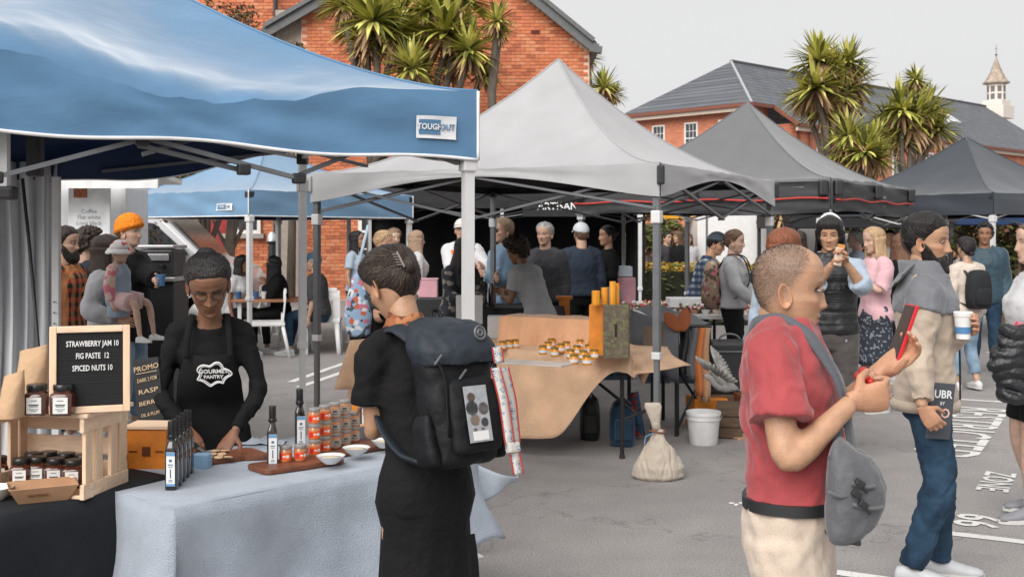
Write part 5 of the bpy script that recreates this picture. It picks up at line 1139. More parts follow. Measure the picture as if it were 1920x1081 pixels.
mb = MB(); mb.loft([[sbp + A(-.01 - .05 * z * 3 + math.cos(a) * rx, -.07 + math.sin(a) * ry, .32 + z) for a in np.arange(18) * PI / 9] for z, rx, ry in ((0, .03, .028), (.05, .03, .025), (.10, .042, .026), (.16, .058, .02), (.185, .05, .012))]); mb.build('sack_neck', SND, sd, smooth=True)
MB().tube([sbp + A(math.cos(a) * .05 - .005, -.055 + math.sin(a) * .055, .315 + .006 * math.sin(a * 2)) for a in np.linspace(0, 4 * PI, 34)], .006, 6).build('cord', mat('rope_brown', rgb(150, 96, 70, .7), .9), sd, smooth=True)
MB().tube([sbp + A(-.04, -.11, .31), sbp + A(-.09, -.13, .29), sbp + A(-.1, -.14, .24)], .004, 6).build('cord_end', mat('rope_blue', rgb(120, 160, 200, .7), .9), sd)
# bucket
bp0 = gnd(1319, 831); bk2 = thing('white_bucket', 'empty white plastic bucket on the asphalt', 'bucket', tuple(bp0)); PW = mat('bucket_plastic', (.68, .68, .68), .35, sss=.1)
MB().lathe([(.105, 0), (.108, .004), (.128, .225), (.135, .228), (.135, .25), (.131, .252), (.125, .25), (.104, .006), (.001, .005)], bp0, 36, cap=False).build('tub', PW, bk2, smooth=40)
MB().lathe([(.129, .19), (.134, .192), (.134, .2), (.13, .202)], bp0, 36, cap=False).build('rim_band', PW, bk2, smooth=40)
MB().tube([bp0 + A(math.cos(a) * .137, -.02 - .06 * math.sin(a), .22 - .05 * math.sin(a)) for a in np.linspace(0, PI, 16)], .003, 6).build('wire_handle', STL, bk2)
# wooden hive crates behind the bucket
for (px, py, w, h, m_, lb, rz) in ((1330, 806, .28, .26, mat('orange_paint_wood', (0, 0, 0)), 'orange wooden box just behind the white bucket', .1), (1374, 822, .20, .26, wood('dark_crate', rgb(110, 88, 70, .7), .8), 'dark wooden crate right of the white bucket', -.2), (1408, 812, .16, .30, wood('rust_crate', rgb(140, 80, 46, .7), .8), 'reddish wooden crate partly behind the red shirt man', .1)):
    p = gnd(px, py) + A(0, .15, 0); t = thing('wooden_crate', lb, 'crate', tuple(p), 0, 'wooden crates by the bucket')
    MB().bbox(p + A(0, 0, h / 2), (w, .3, h), .006, rz).build('box', m_, t)
    for k in range(3): MB().bbox(p + rotz(rz) @ A(0, -.156, h * (.17 + .33 * k)), (w + .006, .014, h * .28), .003, rz).build('slat', m_, t)
p = gnd(1402, 818); tag(MB().bbox(p + A(0, -.05, .02), (.3, .16, .02), .004, R=rotz(.35) @ roty(-.1)).build('loose_plank', wood('tan_plank', rgb(196, 156, 126, .75), .8), None), 'loose tan plank on the asphalt by the crates', 'plank')
# black case with handle
p = at(1370, 700, 9.6); bc_ = thing('black_case', 'black hard case with a carry handle on the stack of crates', 'case', tuple(p * A(1, 1, 0) + A(0, 0, .28)))
MB().bbox(A(p[0], 9.65, .50), (.36, .3, .44), .03).build('shell', BLKP, bc_); MB().tube([A(p[0] + math.cos(a) * .09, 9.65, .72 + .055 * math.sin(a)) for a in np.linspace(0, PI, 12)], .009, 8).build('handle', GALV, bc_, smooth=True)
MB().bbox(A(p[0], 9.49, .64), (.34, .01, .012), .003).build('seam', GALV, bc_); MB().bbox(A(p[0], 9.65, .14), (.42, .34, .28), .01).build('stand', wood('dark_crate', (0, 0, 0)), bc_)
BLC = mat('blue_crate_plastic', rgb(44, 66, 92, .6), .5)
for k, (px, py, w) in enumerate(((1300, 690, .34), (1150, 684, .3), (1228, 690, .26), (1420, 700, .3))):
    p = gnd(px, py + 25); t = thing('plastic_crate', ['first', 'second', 'third', 'fourth'][(1, 0, 2, 3)[k]] + ' navy plastic crate from the left under the back tables', 'crate', tuple(p), 0, 'navy plastic crates')
    for z in (.02, .09, .16, .23): MB().box(p + A(0, -.13, z), (w, .02, .035)).build('side_slat', BLC, t)
    for x in (-1, 0, 1): MB().box(p + A(x * w / 2.05, -.125, .125), (.03, .025, .25)).build('side_rib', BLC, t)
    MB().box(p + A(0, 0, .12), (w - .01, .22, .23)).build('tub', BLC, t)
# covered grey stall beside
gs = thing('grey_stall', 'folding stall draped in grey cloth with a brown panel', 'stall', (1.55, 9.6, 0)); a0, a1 = at(1182, 580, 9.3), at(1272, 612, 9.0)
GRYC = fabric('slate_grey_cloth', rgb(112, 114, 120, .6), bump=.4, bscale=8); G = []
for i in range(11):
    v = i / 10; G.append([(a0 * (1 - a) + a1 * a) + A(0, -.03 * math.sin(a * 11) * v - .04 * v, -.42 * v + .03 * math.sin(a * 5) * v) for a in np.linspace(0, 1, 22)])
q = MB().grid(G).build('front_cloth', GRYC, gs, smooth=True); q.modifiers.new('s', 'SOLIDIFY').thickness = .006
q = MB().grid([[(a0 * (1 - a) + a1 * a) + A(.35 * b, .5 * b, .015 * math.sin(a * 9 + b * 3)) for a in np.linspace(0, 1, 16)] for b in np.linspace(0, 1, 6)]).build('top_cloth', GRYC, gs, smooth=True)
pm = a0 * .52 + a1 * .48; MB().grid([[pm + A(-.09 + .18 * a, -.075 - .03 * math.sin(a * 3), -.06 - .36 * v) for a in np.linspace(0, 1, 6)] for v in np.linspace(0, 1, 5)]).build('brown_panel', fabric('brown_panel', rgb(124, 106, 90, .65)), gs, smooth=True)
for x, y in ((a0[0], 9.4), (a1[0], 9.1), (a1[0] + .35, 9.6), (a0[0] + .35, 9.9)): MB().tube([(x, y, .0), (x, y, a1[2] - .02)], .016, 8).build('leg', BST, gs)
MB().tube([(a1[0], 9.1, .05), (a1[0] + .35, 9.6, .55)], .012).build('brace', BST, gs); MB().tube([(a1[0], 9.1, .55), (a1[0] + .35, 9.6, .05)], .012).build('brace', BST, gs)
HAT = fabric('tan_felt', rgb(150, 82, 44, .7), rough=.9)
for k, (px, py, rot) in enumerate(((1262, 604, -.7), (1283, 600, .15))):
    c = at(px, py, 9.0); R = roty(rot) @ rotx(-.2); mb = MB(); mb.loft([[c + R @ A(math.cos(a) * w * .055, math.sin(a) * .012 * (1 if w > .1 else .5), z) for a in np.arange(14) * PI / 7] for z, w in ((-.09, .25), (-.06, .7), (0, 1), (.05, .9), (.085, .5), (.1, .1))])
    tag(mb.build('leather_pouch', HAT, None, smooth=True), ['left', 'right'][k] + ' tan leather pouch hanging over the grey stall', 'pouch', 'tan pouches')
c = at(1304, 660, 9.1); sc2 = thing('hanging_scarves', 'black and orange scarves hanging from the stall corner', 'scarves', (c[0], c[1], 0))
for k, (dx_, m_, L) in enumerate(((-.10, NYL, .38), (-.03, GRYC, .42), (.03, fabric('orange_scarf', rgb(206, 120, 60, .75)), .55), (.08, fabric('tan_scarf', rgb(196, 150, 112, .75)), .6))):
    q = MB().grid([[c + A(dx_ - .035 + .07 * a + .01 * math.sin(v * 6 + k), .03 * math.sin(a * 6 + v * 2), .2 - L * v) for a in np.linspace(0, 1, 8)] for v in np.linspace(0, 1, 10)]).build('scarf', m_, sc2, smooth=True); q.modifiers.new('s', 'SOLIDIFY').thickness = .006
MB().tube([c + A(-.16, 0, .21), c + A(.13, 0, .21)], .012).build('rail', BST, sc2); MB().tube([c + A(-.14, .05, .2), (c[0] - .14, c[1] + .05, 0)], .016).build('post', BST, sc2)
# long flower table behind
fz = .78; f0, f1 = at(1165, 0, 12.2), at(1470, 0, 11.6); ftb = thing('flower_table', 'long white table covered with posies and soaps', 'table', ((f0[0] + f1[0]) / 2, 12, 0)); WTB = mat('white_table', (.62, .61, .6), .5)
d_ = unit((f1 - f0) * A(1, 1, 0)); nb3 = A(-d_[1], d_[0], 0); Lf = np.linalg.norm((f1 - f0)[:2])
MB().box((f0 + f1) / 2 * A(1, 1, 0) + A(0, 0, fz - .02) + nb3 * .4, (Lf, .9, .04), math.atan2(d_[1], d_[0])).build('top', WTB, ftb)
for s_ in (.04, .5, .96):
    for b in (.05, .8): p = (f0 + (f1 - f0) * s_) * A(1, 1, 0) + nb3 * b; MB().tube([p, p + A(0, 0, fz - .03)], .018, 8).build('leg', BST, ftb)
FLC = [mat('flower_pink', rgb(206, 96, 106, .8), .7), mat('flower_cream', rgb(232, 214, 200, .8), .7), mat('flower_red', rgb(176, 52, 50, .8), .7), mat('flower_green', rgb(104, 112, 62, .8), .7), mat('flower_tan', rgb(186, 140, 110, .8), .7), mat('flower_white', (.68, .68, .67), .6)]
rr = random.Random(12); fp = None; k = 0
ordn = ['first', 'second', 'third', 'fourth', 'fifth', 'sixth', 'seventh', 'eighth', 'ninth', 'tenth', 'eleventh', 'twelfth', 'thirteenth', 'fourteenth', 'fifteenth', 'sixteenth', 'seventeenth', 'eighteenth', 'nineteenth', 'twentieth']
for row in range(3):
    for i in range(14):
        p = (f0 + (f1 - f0) * ((i + .5 + .2 * row) / 14.4)) * A(1, 1, 0) + nb3 * (.1 + .28 * row) + A(0, 0, fz); t = thing('flower_posy', f'{ordn[i]} posy from the left in the {("front", "middle", "back")[row]} row of the flower table', 'posy', tuple(p), 0, 'posies on the flower table')
        MB().lathe([(.03, 0), (.045, .03), (.05, .045)], p, 10).build('pot', FLC[(4, 5, 1)[(i + row) % 3]], t, smooth=40); mb = MB()
        for q in range(12): mb.ball(p + A(rr.uniform(-.06, .06), rr.uniform(-.05, .05), .055 + rr.uniform(0, .05)), (.017, .017, .014), 6, 4, mi=rr.choice((0, 0, 1, 2, 3, 3, 5) if row != 1 else (1, 5, 1, 4)))
        o = mb.build('blooms', FLC, t, smooth=True); o['kind'] = 'stuff'
tag(MB().bbox(at(1295, 566, 12.2), (.5, .3, .10), .01).build('white_tub', TRW, None), 'white plastic tub on the flower table', 'tub')
pk_ = thing('pink_cloth_box', 'box under a pink cloth with a white tub on top beside the black tent wall', 'box', (at(1170, 0, 14)[0], 14, 0)); c = at(1172, 545, 14)
MB().bbox((c[0], 14, .55), (.24, .3, 1.1), .03).build('cloth', fabric('pink_cloth', rgb(226, 168, 178, .75)), pk_); MB().bbox((c[0] - .05, 14, 1.17), (.26, .28, .13), .02).build('tub', mat('tub_blue_white', (.55, .62, .7), .5), pk_)
pc2 = thing('pink_box', 'pink paper gift box on the counter behind the backpack woman head', 'box', (at(795, 0, 12)[0], 12, 0)); c = at(803, 540, 12); MB().bbox((c[0], 12, c[2]), (.2, .15, .19), .008).build('box', fabric('pink_paper', rgb(226, 170, 182, .75)), pc2); MB().bbox((c[0], 12, c[2] + .098), (.21, .16, .015), .004).build('lid', fabric('pink_paper', (0, 0, 0)), pc2); MB().bbox((c[0], 12.05, (c[2] - .1) / 2), (.5, .3, c[2] - .1), .01).build('plinth', BLKP, pc2)
# counter with black cloth behind the honey stall
cloth_table('black_counter', 'counter under a black cloth behind the peach riser', [(-.42, 10.75), (.28, 10.45), (.5, 10.95), (-.2, 11.25)], .93, [.9, .9, .9, .9], BW, amp=.02, freq=8, seed=9)
for k, (px, py, m_, lb) in enumerate(((1002, 520, None, ''),)): pass
tag(MB().bbox(at(880, 580, 10.2), (.24, .02, .26), .004).build('white_sign', LBL, None), 'blank white sign panel beside the white tent leg', 'sign')
tag(MB().bbox(at(930, 616, 9.6) , (.14, .2, .22), .006).build('white_carton', LBL, None), 'white carton right of the backpack', 'carton')
for k, (px, py) in enumerate(((905, 535), (922, 540))): p = at(px, py, 10.9) * A(1, 1, 0) + A(0, 0, .935); tag(MB().lathe([(.03, 0), (.034, .003), (.034, .16), (.02, .19), (.018, .22), (.001, .222)], p, 14).build('dark_bottle', mat('brown_bottle', rgb(90, 60, 44, .6), .25), None, smooth=40), ('left' if k == 0 else 'right') + ' brown bottle on the black counter', 'bottle')
wp = thing('work_post', 'orange wooden post behind the grey shirted stallholder', 'post', (at(1058, 0, 11)[0], 11, 0)); MB().bbox((at(1058, 0, 11)[0], 11, .5), (.1, .1, 1.0), .006).build('post', ORW, wp); MB().bbox((at(1058, 0, 11)[0], 11, 1.01), (.16, .14, .03), .005).build('cap', ORW, wp)
# white plastic chairs and dining table under the small blue tent
PLW = mat('white_plastic', (.8, .8, .8), .35, var=.04)
def plastic_chair():
    t = thing('plastic_chair', 'white plastic chair', 'chair', (0, 0, 0), 0, 'white plastic garden chairs')
    for sx_ in (-1, 1):
        MB().tube([(sx_ * .2, -.2, .44), (sx_ * .24, -.27, 0)], [.04, .03], 8, flat=.7).build('leg', PLW, t, smooth=True, local=True)
        MB().tube([(sx_ * .2, .2, .46), (sx_ * .24, .3, 0)], [.04, .03], 8, flat=.7).build('leg', PLW, t, smooth=True, local=True)
    MB().bbox((0, 0, .445), (.5, .48, .05), .018).build('seat', PLW, t, local=True)
    bk = MB(); back = lambda x, z: A(x, .2 + .10 * (z - .45), z)
    for x0_, x1_ in ((-.25, -.155), (.155, .25), (-.065, .065)): bk.add([back(x0_, .45), back(x1_, .45), back(x1_, .8), back(x0_, .8), back(x0_, .45) + A(0, .02, 0), back(x1_, .45) + A(0, .02, 0), back(x1_, .8) + A(0, .02, 0), back(x0_, .8) + A(0, .02, 0)], [(0, 1, 2, 3), (7, 6, 5, 4), (0, 4, 5, 1), (1, 5, 6, 2), (2, 6, 7, 3), (3, 7, 4, 0)])
    for z, h in ((.5, .1), (.80, .09)):
        bk.bbox(back(0, z), (.5, .035, h * 1.4), .015)
    bk.bbox(back(0, .87), (.42, .035, .06), .016)
    bk.build('backrest', PLW, t, smooth=30, local=True)
    return t
chp, chu = plastic_chair(), []
# local +y is the back of the chair
for px, py, rz, lb in ((605, 660, PI + .1, 'white plastic chair seen from behind under the man in the blue cap'), (548, 652, PI / 2 + .5, 'white plastic chair side on between the seated woman and man'), (500, 668, -PI / 2 + .2, 'white plastic chair nearest the vendor elbow'), (478, 640, -PI / 2 - .3, 'white plastic chair beside the white tent pole')):
    p = gnd(px, py); place(chp, chu, p, rz, lb)
dt = thing('dining_table', 'wooden topped dining table between the seated people', 'table', (at(530, 0, 15.6)[0], 15.6, 0)); c = A(at(520, 0, 15.6)[0], 15.6, 0)
for i in range(5): MB().bbox(c + A(0, -.3 + .15 * i, .73), (1.1, .14, .035), .005).build('table_plank', wood('table_wood', rgb(176, 120, 84, .7), .6), dt)
for x in (-.45, .45):
    for y in (-.28, .28): MB().bar(c + A(x, y, 0), c + A(x, y, .71), .05).build('leg', TRW, dt)
for k, (px, m_) in enumerate(((447, 'blue'), (480, 'blue'), (495, 'white'))): p = A(at(px, 0, 15.4)[0], 15.4, .75); tag(MB().lathe([(.03, 0), (.04, .1), (.038, .1), (.028, .01)], p, 14, cap=False).build('paper_cup', mat('cup_blue', rgb(60, 110, 160, .7), .5) if m_ == 'blue' else LBL, None, smooth=40), ['left blue', 'right blue', 'white'][k] + ' paper cup on the dining table', 'cup')

# ------------------------------------------------------------------ people: builder
# person space: x to the person's left, f forward, z up; stored as (x, -f, z) so that rotation 0 faces the camera (-Y)
ZN = np.array([-.03, 0, .04, .10, .17, .24, .32, .40, .48, .56, .64, .72, .80, .88, .94, .98, 1.0])
FR = np.array([.052, .066, .079, .083, .083, .086, .088, .087, .083, .087, .091, .092, .088, .075, .055, .030, .004])
BK = np.array([.000, .004, .018, .034, .050, .066, .080, .090, .097, .101, .103, .101, .094, .078, .056, .030, .004])
HW = np.array([.016, .026, .041, .050, .057, .062, .067, .070, .0715, .074, .0765, .0775, .074, .062, .045, .025, .003])
HEADH = .232
def head_grid(ns, na, p):
    """head surface: rings from under the chin to the crown; returns verts (ns,na,3) in head space (x left, f forward, z up from chin), zn, angle (0 = front)"""
    zn = np.concatenate([np.linspace(-.03, .97, ns - 4), [.982, .992, .998, 1.0]])
    th = np.linspace(-PI, PI, na, endpoint=False); th = th - .45 * np.sin(th)          # denser at the front
    fr, bk, hw = (np.interp(zn, ZN, q) for q in (FR, BK, HW))
    V = np.zeros((ns, na, 3)); c, s_ = np.cos(th), np.sin(th); ex = 2.0 / 2.35
    for i in range(ns):
        sx = np.sign(s_) * np.abs(s_) ** ex; sc = np.sign(c) * np.abs(c) ** ex
        V[i, :, 0] = hw[i] * p.get('wide', 1) * sx; V[i, :, 1] = np.where(c > 0, fr[i] * sc, bk[i] * sc) * p.get('deep', 1); V[i, :, 2] = zn[i] * HEADH
    X, Fw, Z = V[..., 0], V[..., 1], V[..., 2] / HEADH
    front = sstep(.0, .05, Fw)
    g = lambda x0, z0, sx, sz: np.exp(-((np.abs(X) - x0) / sx) ** 2 - ((Z - z0) / sz) ** 2) * front
    g0 = lambda z0, sx, sz: np.exp(-(X / sx) ** 2 - ((Z - z0) / sz) ** 2) * front
    ns_ = p.get('nose', 1.0)
    d = ns_ * (.020 * g0(.335, .0120, .050) + .015 * g0(.42, .0095, .075) + .010 * g0(.51, .010, .07)) + ns_ * .007 * g(.0145, .325, .008, .03)
    d += .005 * g(.026, .60, .022, .03) - .0085 * g(.031, .515, .016, .04) + .003 * g(.031, .50, .010, .018)
    d += .0065 * g0(.222, .020, .022) + .0062 * g0(.170, .018, .022) - .0035 * g0(.197, .024, .008) - .003 * g0(.27, .006, .02) - .004 * g0(.115, .02, .02)
    d += .007 * g0(.045, .02, .04) + .004 * g(.047, .38, .02, .05) - .003 * g(.04, .22, .014, .06)
    V[..., 1] += d; V[..., 0] += np.sign(X) * (.003 * g(.055, .40, .03, .05))
    return V, np.repeat(zn[:, None], na, 1), np.repeat(th[None], ns, 0)
def hairline(th, kind):
    a = np.abs(np.degrees(th))
    tab = {'short': ([0, 35, 60, 75, 90, 110, 150, 180], [.84, .82, .74, .60, .42, .36, .16, .14]),
           'long': ([0, 30, 55, 70, 85, 110, 180], [.86, .83, .66, .40, .22, .0, -.1]),
           'reced': ([0, 20, 40, 60, 80, 90, 110, 150, 180], [.97, .98, .99, .80, .60, .45, .36, .18, .15]),
           'bob': ([0, 30, 50, 62, 80, 110, 180], [.70, .70, .58, .25, .08, .0, -.05]),
           'cap': ([0, 60, 90, 130, 180], [.70, .68, .62, .56, .52]), 'beanie': ([0, 60, 90, 130, 180], [.66, .60, .52, .42, .36])}[kind]
    return np.interp(a, *tab)
def beard_mask(V, zn, th):
    a = np.abs(np.degrees(th)); low = np.interp(a, [0, 14, 28, 45, 60, 76, 88, 95], [.262, .262, .225, .215, .29, .42, .50, .50])
    m = sstep(.0, .05, low - zn) * sstep(98, 86, a); lips = np.exp(-(V[..., 0] / .021) ** 4 - ((zn - .190) / .032) ** 4)
    return m * (1 - lips)
SKINM = mat('skin', (1, 1, 1), .46, var=.24, vscale=30, vcol=True, sss=.10, bump=.16, bscale=230, spec=.45, detail=8)
def hairmat(name, col, rough=.5):
    return mat(name, col, rough=rough, var=.5, vscale=4, stretch=(40, 40, 4), bump=.45, bscale=6, spec=.35)

def tube_path(pts, m=10):
    pts = np.asarray(pts, float); seg = [np.linspace(pts[i], pts[i + 1], m, endpoint=False) for i in range(len(pts) - 1)]; P = np.concatenate(seg + [pts[-1:]])
    Q = P.copy()
    for _ in range(3): Q[1:-1] = (Q[:-2] + 2 * Q[1:-1] + Q[2:]) / 4
    return Q
def limb(mb, pts, ts, rs, t0=0, t1=None, e=0, n=14, flat=1.0, m=10, flare=0):
    """limb through joints pts; radius table rs over ts (0..len-1); inflated by e; from t0 to t1"""
    P = tube_path(pts, m); T = np.linspace(0, len(pts) - 1, len(P)); t1 = T[-1] if t1 is None else t1
    k = (T >= t0 - 1e-6) & (T <= t1 + 1e-6); r = np.interp(T[k], ts, rs) + e
    if flare: r = r + flare * sstep(t1 - .35, t1, T[k])
    mb.tube(P[k], r, n, flat=flat); return P[k], r
def ring(S, z, hw, hd, fo=0, n=28, ex=2.5, xo=0):
    a = np.arange(n) * 2 * PI / n; c, s_ = np.cos(a), np.sin(a); q = 2 / ex
    return np.array([S(xo + hw * np.sign(ci) * abs(ci) ** q, fo + hd * np.sign(si) * abs(si) ** q, z) for ci, si in zip(c, s_)])
def ik(a, b, l1, l2, pole):
    d = b - a; L = np.linalg.norm(d); L2 = min(L, (l1 + l2) * .995); d = d / max(L, 1e-6); b = a + d * L2
    x = (l1 * l1 - l2 * l2 + L2 * L2) / (2 * L2); h = math.sqrt(max(l1 * l1 - x * x, 0)); pole = np.asarray(pole, float); pole = unit(pole - d * (pole @ d))
    return a + d * x + pole * h, b
def make_hand(mb, w, d, n, side, k=1.0, curl=.5, spread=.06, fine=True, grip=None):
    """palm and five fingers; w wrist, d direction of the fingers, n the way the palm faces, side +1 thumb towards d x n"""
    d = unit(d); n = unit(n - d * (n @ d)); s_ = np.cross(d, n) * side
    rg = []
    for a, hw, ht in ((-.012, .024, .019), (.012, .028, .018), (.04, .037, .0155), (.07, .041, .0135), (.088, .039, .011), (.094, .032, .007)):
        an = np.arange(14) * 2 * PI / 14; rg.append([w + k * (d * a + s_ * (hw * math.cos(q)) + n * (ht * math.sin(q))) for q in an])
    mb.loft(rg)
    for i, (o, L, r) in enumerate(((.030, .072, .0088), (.010, .080, .0090), (-.011, .075, .0086), (-.030, .058, .0076))):
        p = w + k * (d * (.086 - .006 * (i == 3)) + s_ * o); P = [p - k * d * .015, p]; a = 0
        sp = s_ * (1.5 - i) * spread
        for j, (fl, cu) in enumerate(((.44, .75), (.31, 1.05), (.25, .75))):
            a += curl * cu; dr = unit(d * math.cos(a) + n * math.sin(a) + sp * max(0, math.cos(a))); p = p + k * dr * L * fl; P.append(p)
        mb.tube(P, [r * k, r * k * 1.02, r * k, r * k * .95, r * k * .7], 8 if fine else 6)
    tb = w + k * (d * .022 + s_ * .026 + n * .004); td = unit(d * .55 + s_ * .75 + n * (.35 + curl * .3)); t2 = unit(d * .85 + s_ * (.35 - curl * .25) + n * (.35 + curl * .45))
    mb.tube([tb - k * td * .01, tb + k * td * .035, tb + k * (td * .035 + t2 * .03), tb + k * (td * .035 + t2 * .052)], [.014 * k, .0115 * k, .0100 * k, .0075 * k], 8 if fine else 6)
    return w + k * d * .06 + k * n * .03

def strands(I, n, m, goal=None, T=.02, length=.25, kind='short', seed=0, lift=.004, w=.0011, name='hair_strand_layer'):
    """fine loose hairs lying over the hair shell; goal (zn, angle) they are combed towards"""
    V, zn, th, h2 = I['V'], I['zn'], I['th'], I['h2']; ns, na = zn.shape; r = random.Random(seed); mb = MB(); zl, tl = zn[:, 0], th[0]
    def surf(z, a):
        a = (a + PI) % (2 * PI) - PI; i = int(np.clip(np.searchsorted(zl, z), 0, ns - 1)); j = int(np.argmin(np.abs(tl - a))); return V[i, j]
    for k in range(n):
        a = r.uniform(-PI, PI); z = r.uniform(.15, .995); hl = float(hairline(np.array([a]), kind)[0])
        if z < hl + .01 or (kind in ('long', 'bob') and abs(a) < 1.15): continue
        if goal: za, aa = goal; aa = aa if a >= 0 else -aa; L_ = r.uniform(.35, 1.0)
        elif kind in ('long', 'bob'): za, aa, L_ = -.1, a * 1.04, r.uniform(.3, 1.0)
        else: za, aa = z + length * (1.2 if z < .85 else .1), a + (.9 if a >= 0 else -.9) * (1 if abs(a) < 2.2 else .2); L_ = r.uniform(.5, 1)
        P = []; lf_ = lift * r.uniform(-.3, 1.2); j1, j2 = r.uniform(-.05, .05), r.uniform(-.12, .12)
        for q in np.linspace(0, 1, 6):
            zz_ = min(.998, z + (za - z) * L_ * q + j1 * math.sin(PI * q)); ab = a + (aa - a) * L_ * q + j2 * math.sin(PI * q); c = surf(zz_, ab); nr_ = unit(c - A(0, 0, .5 * HEADH)); tk = T * float(np.clip(.3 + .7 * sstep(-.02, .22, zz_ - float(hairline(np.array([ab]), kind)[0])), 0, 1)); P.append(c + nr_ * (tk + lf_ + (.004 * q * r.random())))
        P = np.array(P); 
        for _ in range(2): P[1:-1] = (P[:-2] + 2 * P[1:-1] + P[2:]) / 4
        t_ = np.gradient(P, axis=0); sd = np.cross(t_, P - A(0, 0, .5 * HEADH)); sd /= np.maximum(np.linalg.norm(sd, axis=1, keepdims=True), 1e-9); ww = w * np.array([.5, 1, 1, 1, .8, .3])[:, None]
        mb.grid(np.stack([P - sd * ww, P + sd * ww], 1), mi=r.randrange(len(m)))
    mb.xform(h2); o = mb.build(name, m, I['t'], smooth=True, local=True); o['kind'] = 'stuff'; return o
PEOPLE = {}
def person(label, loc, face, H=1.7, lean=0, twist=0, side=0, head=(0, 0, 0), hs=1.0, skin=(.45, .27, .18), hair=None, top=None, bottom=None, shoes=(.5, .5, .5), hands=(None, None), palm=(None, None), hdir=(None, None), curl=(.45, .45), poles=(None, None),
           legs='stand', stride=.0, build_w=1.0, female=False, belly=0, vox=.014, group=None, res=0, seed=0, face_p={}, seat=.45, extra=None, name='person', eyes=True, beard=None, stubble=None, hat=None, hold_world=True, feet=None, jacket=None, bust=0, lipc=None, cat='person', world_hands=True, noface=False, neck_dz=0, neck_df=0):
    k = H / 1.75; loc = A(loc[0], loc[1], loc[2] if len(loc) > 2 else 0); t = thing(name, label, cat, tuple(loc), math.radians(face), group)
    Rw = rotz(math.radians(face)); w2l = lambda p: (np.asarray(p, float) - loc) @ Rw            # world point -> object space
    PL = lambda x, f, z: A(x, -f, z)
    sit = legs == 'sit'; dzp = (seat + .13 - .93 * k) if sit else 0; z0 = .95 * k
    th_, tw_, sd_ = math.radians(lean), math.radians(twist), math.radians(side)
    def S(x, f, z):                                             # spine: bend, turn
        if z > z0:
            dz = z - z0; q = float(sstep(0, .22 * k, dz)); a = th_ * q; b = tw_ * q; x, f = x * math.cos(b) - f * math.sin(b), f * math.cos(b) + x * math.sin(b)
            f, z = f * math.cos(a) + dz * math.sin(a), z0 + dz * math.cos(a) - f * math.sin(a); x = x + math.sin(sd_ * q) * dz
        return PL(x, f, z + dzp)
    wf = build_w * (.93 if female else 1.0); 
    TR = [(.80, .135, .095, 0), (.87, .165, .115, -.005), (.94, .168, .118, -.005), (1.02, .150, .106, .004), (1.10, .145, .104, .006), (1.20, .155, .112, .004), (1.28, .162, .117, .004), (1.345, .156, .108, 0), (1.39, .128, .090, -.006), (1.425, .094, .074, -.006), (1.455, .068, .062, -.004), (1.485, .056, .056, -.002)]
    if female: TR = [(z, hw * (1.06 if z < .98 else (.9 if z < 1.15 else .95)), hd + (.022 if 1.18 < z < 1.32 else 0) * (1 + bust), fo + (.012 if 1.18 < z < 1.32 else 0)) for z, hw, hd, fo in TR]
    if belly: TR = [(z, hw + belly * .4 * math.exp(-((z - 1.06) / .13) ** 2), hd + belly * .7 * math.exp(-((z - 1.06) / .13) ** 2), fo + belly * .6 * math.exp(-((z - 1.06) / .13) ** 2)) for z, hw, hd, fo in TR]
    tor = lambda e, za, zb: [ring(S, z * k, (hw * wf + e) * k, (hd * wf + e) * k, fo * k) for z, hw, hd, fo in [(zz_, *[float(np.interp(zz_, [q[0] for q in TR], [q[j] for q in TR])) for j in (1, 2, 3)]) for zz_ in sorted(set([za, zb] + [q[0] for q in TR if za < q[0] < zb]))]]
    shx = .168 * wf
    SH = {s_: S(s_ * shx * k, -.006, 1.37 * k) for s_ in (1, -1)}
    def shoulder(mb, s_, e):
        mb.tube([S(s_ * .05 * wf * k, -.012 * k, 1.425 * k), S(s_ * .11 * wf * k, -.012 * k, 1.395 * k), SH[s_]], [.034 * k + e, .044 * k + e, ar[1] + e], 14); mb.ball(SH[s_], ar[1] * 1.04 + e, 14, 9)
    arm = {}
    for i, s_ in enumerate((1, -1)):                            # left, right
        if hands[i] is None:
            el = SH[s_] + PL(s_ * .055 * k, -.02 * k, -.275 * k); wr = el + PL(s_ * .0, .06 * k, -.235 * k)
            if lean > 15: el = SH[s_] + PL(s_ * .05 * k, .02, -.275 * k); wr = el + PL(0, .08 * k, -.23 * k)
        else:
            tg = w2l(hands[i]) if world_hands else PL(*hands[i]); pl = PL(*(poles[i] or (s_ * .5, -.5, -.7))); el, wr = ik(SH[s_], tg, .275 * k, .245 * k, pl)
        arm[s_] = [SH[s_], el, wr]
    hipx = .088 * wf; leg = {}
    for i, s_ in enumerate((1, -1)):
        hp_ = PL(s_ * hipx * k, 0, .90 * k + dzp)
        if sit: kn = hp_ + PL(s_ * .06, .40 * k, -.02); an = kn + PL(0, .04 + .05 * s_ * (seed % 3 - 1), 0); an[2] = .085 * k
        else:
            st = stride * s_; fx = s_ * (.095 + .01 * (seed % 3)); tgt = PL(fx * k, st * k, .085 * k + (0 if st >= 0 else .02)) if not feet else PL(*feet[i])
            kn, an = ik(hp_, tgt, .415 * k, .405 * k, PL(s_ * .1, 1, 0))
        leg[s_] = [hp_, kn, an]
    AT, AR = [0, .15, .5, .9, 1.0, 1.3, 1.75, 2.0], [.050, .054, .047, .040, .040, .042, .031, .027]
    LT, LR = [0, .25, .6, .95, 1.1, 1.4, 1.8, 2.0], [.090, .087, .070, .055, .056, .057, .041, .040]
    ar = [r * k * wf * (.88 if female else 1) for r in AR]; lr = [r * k * (.97 + .03 * wf) for r in LR]
    # ---- body
    slc = {'long': 1.93, 'short': .62, 'elbow': 1.0, 'three': 1.55, 'none': 0, 'push': 1.3, 'mid': .80}
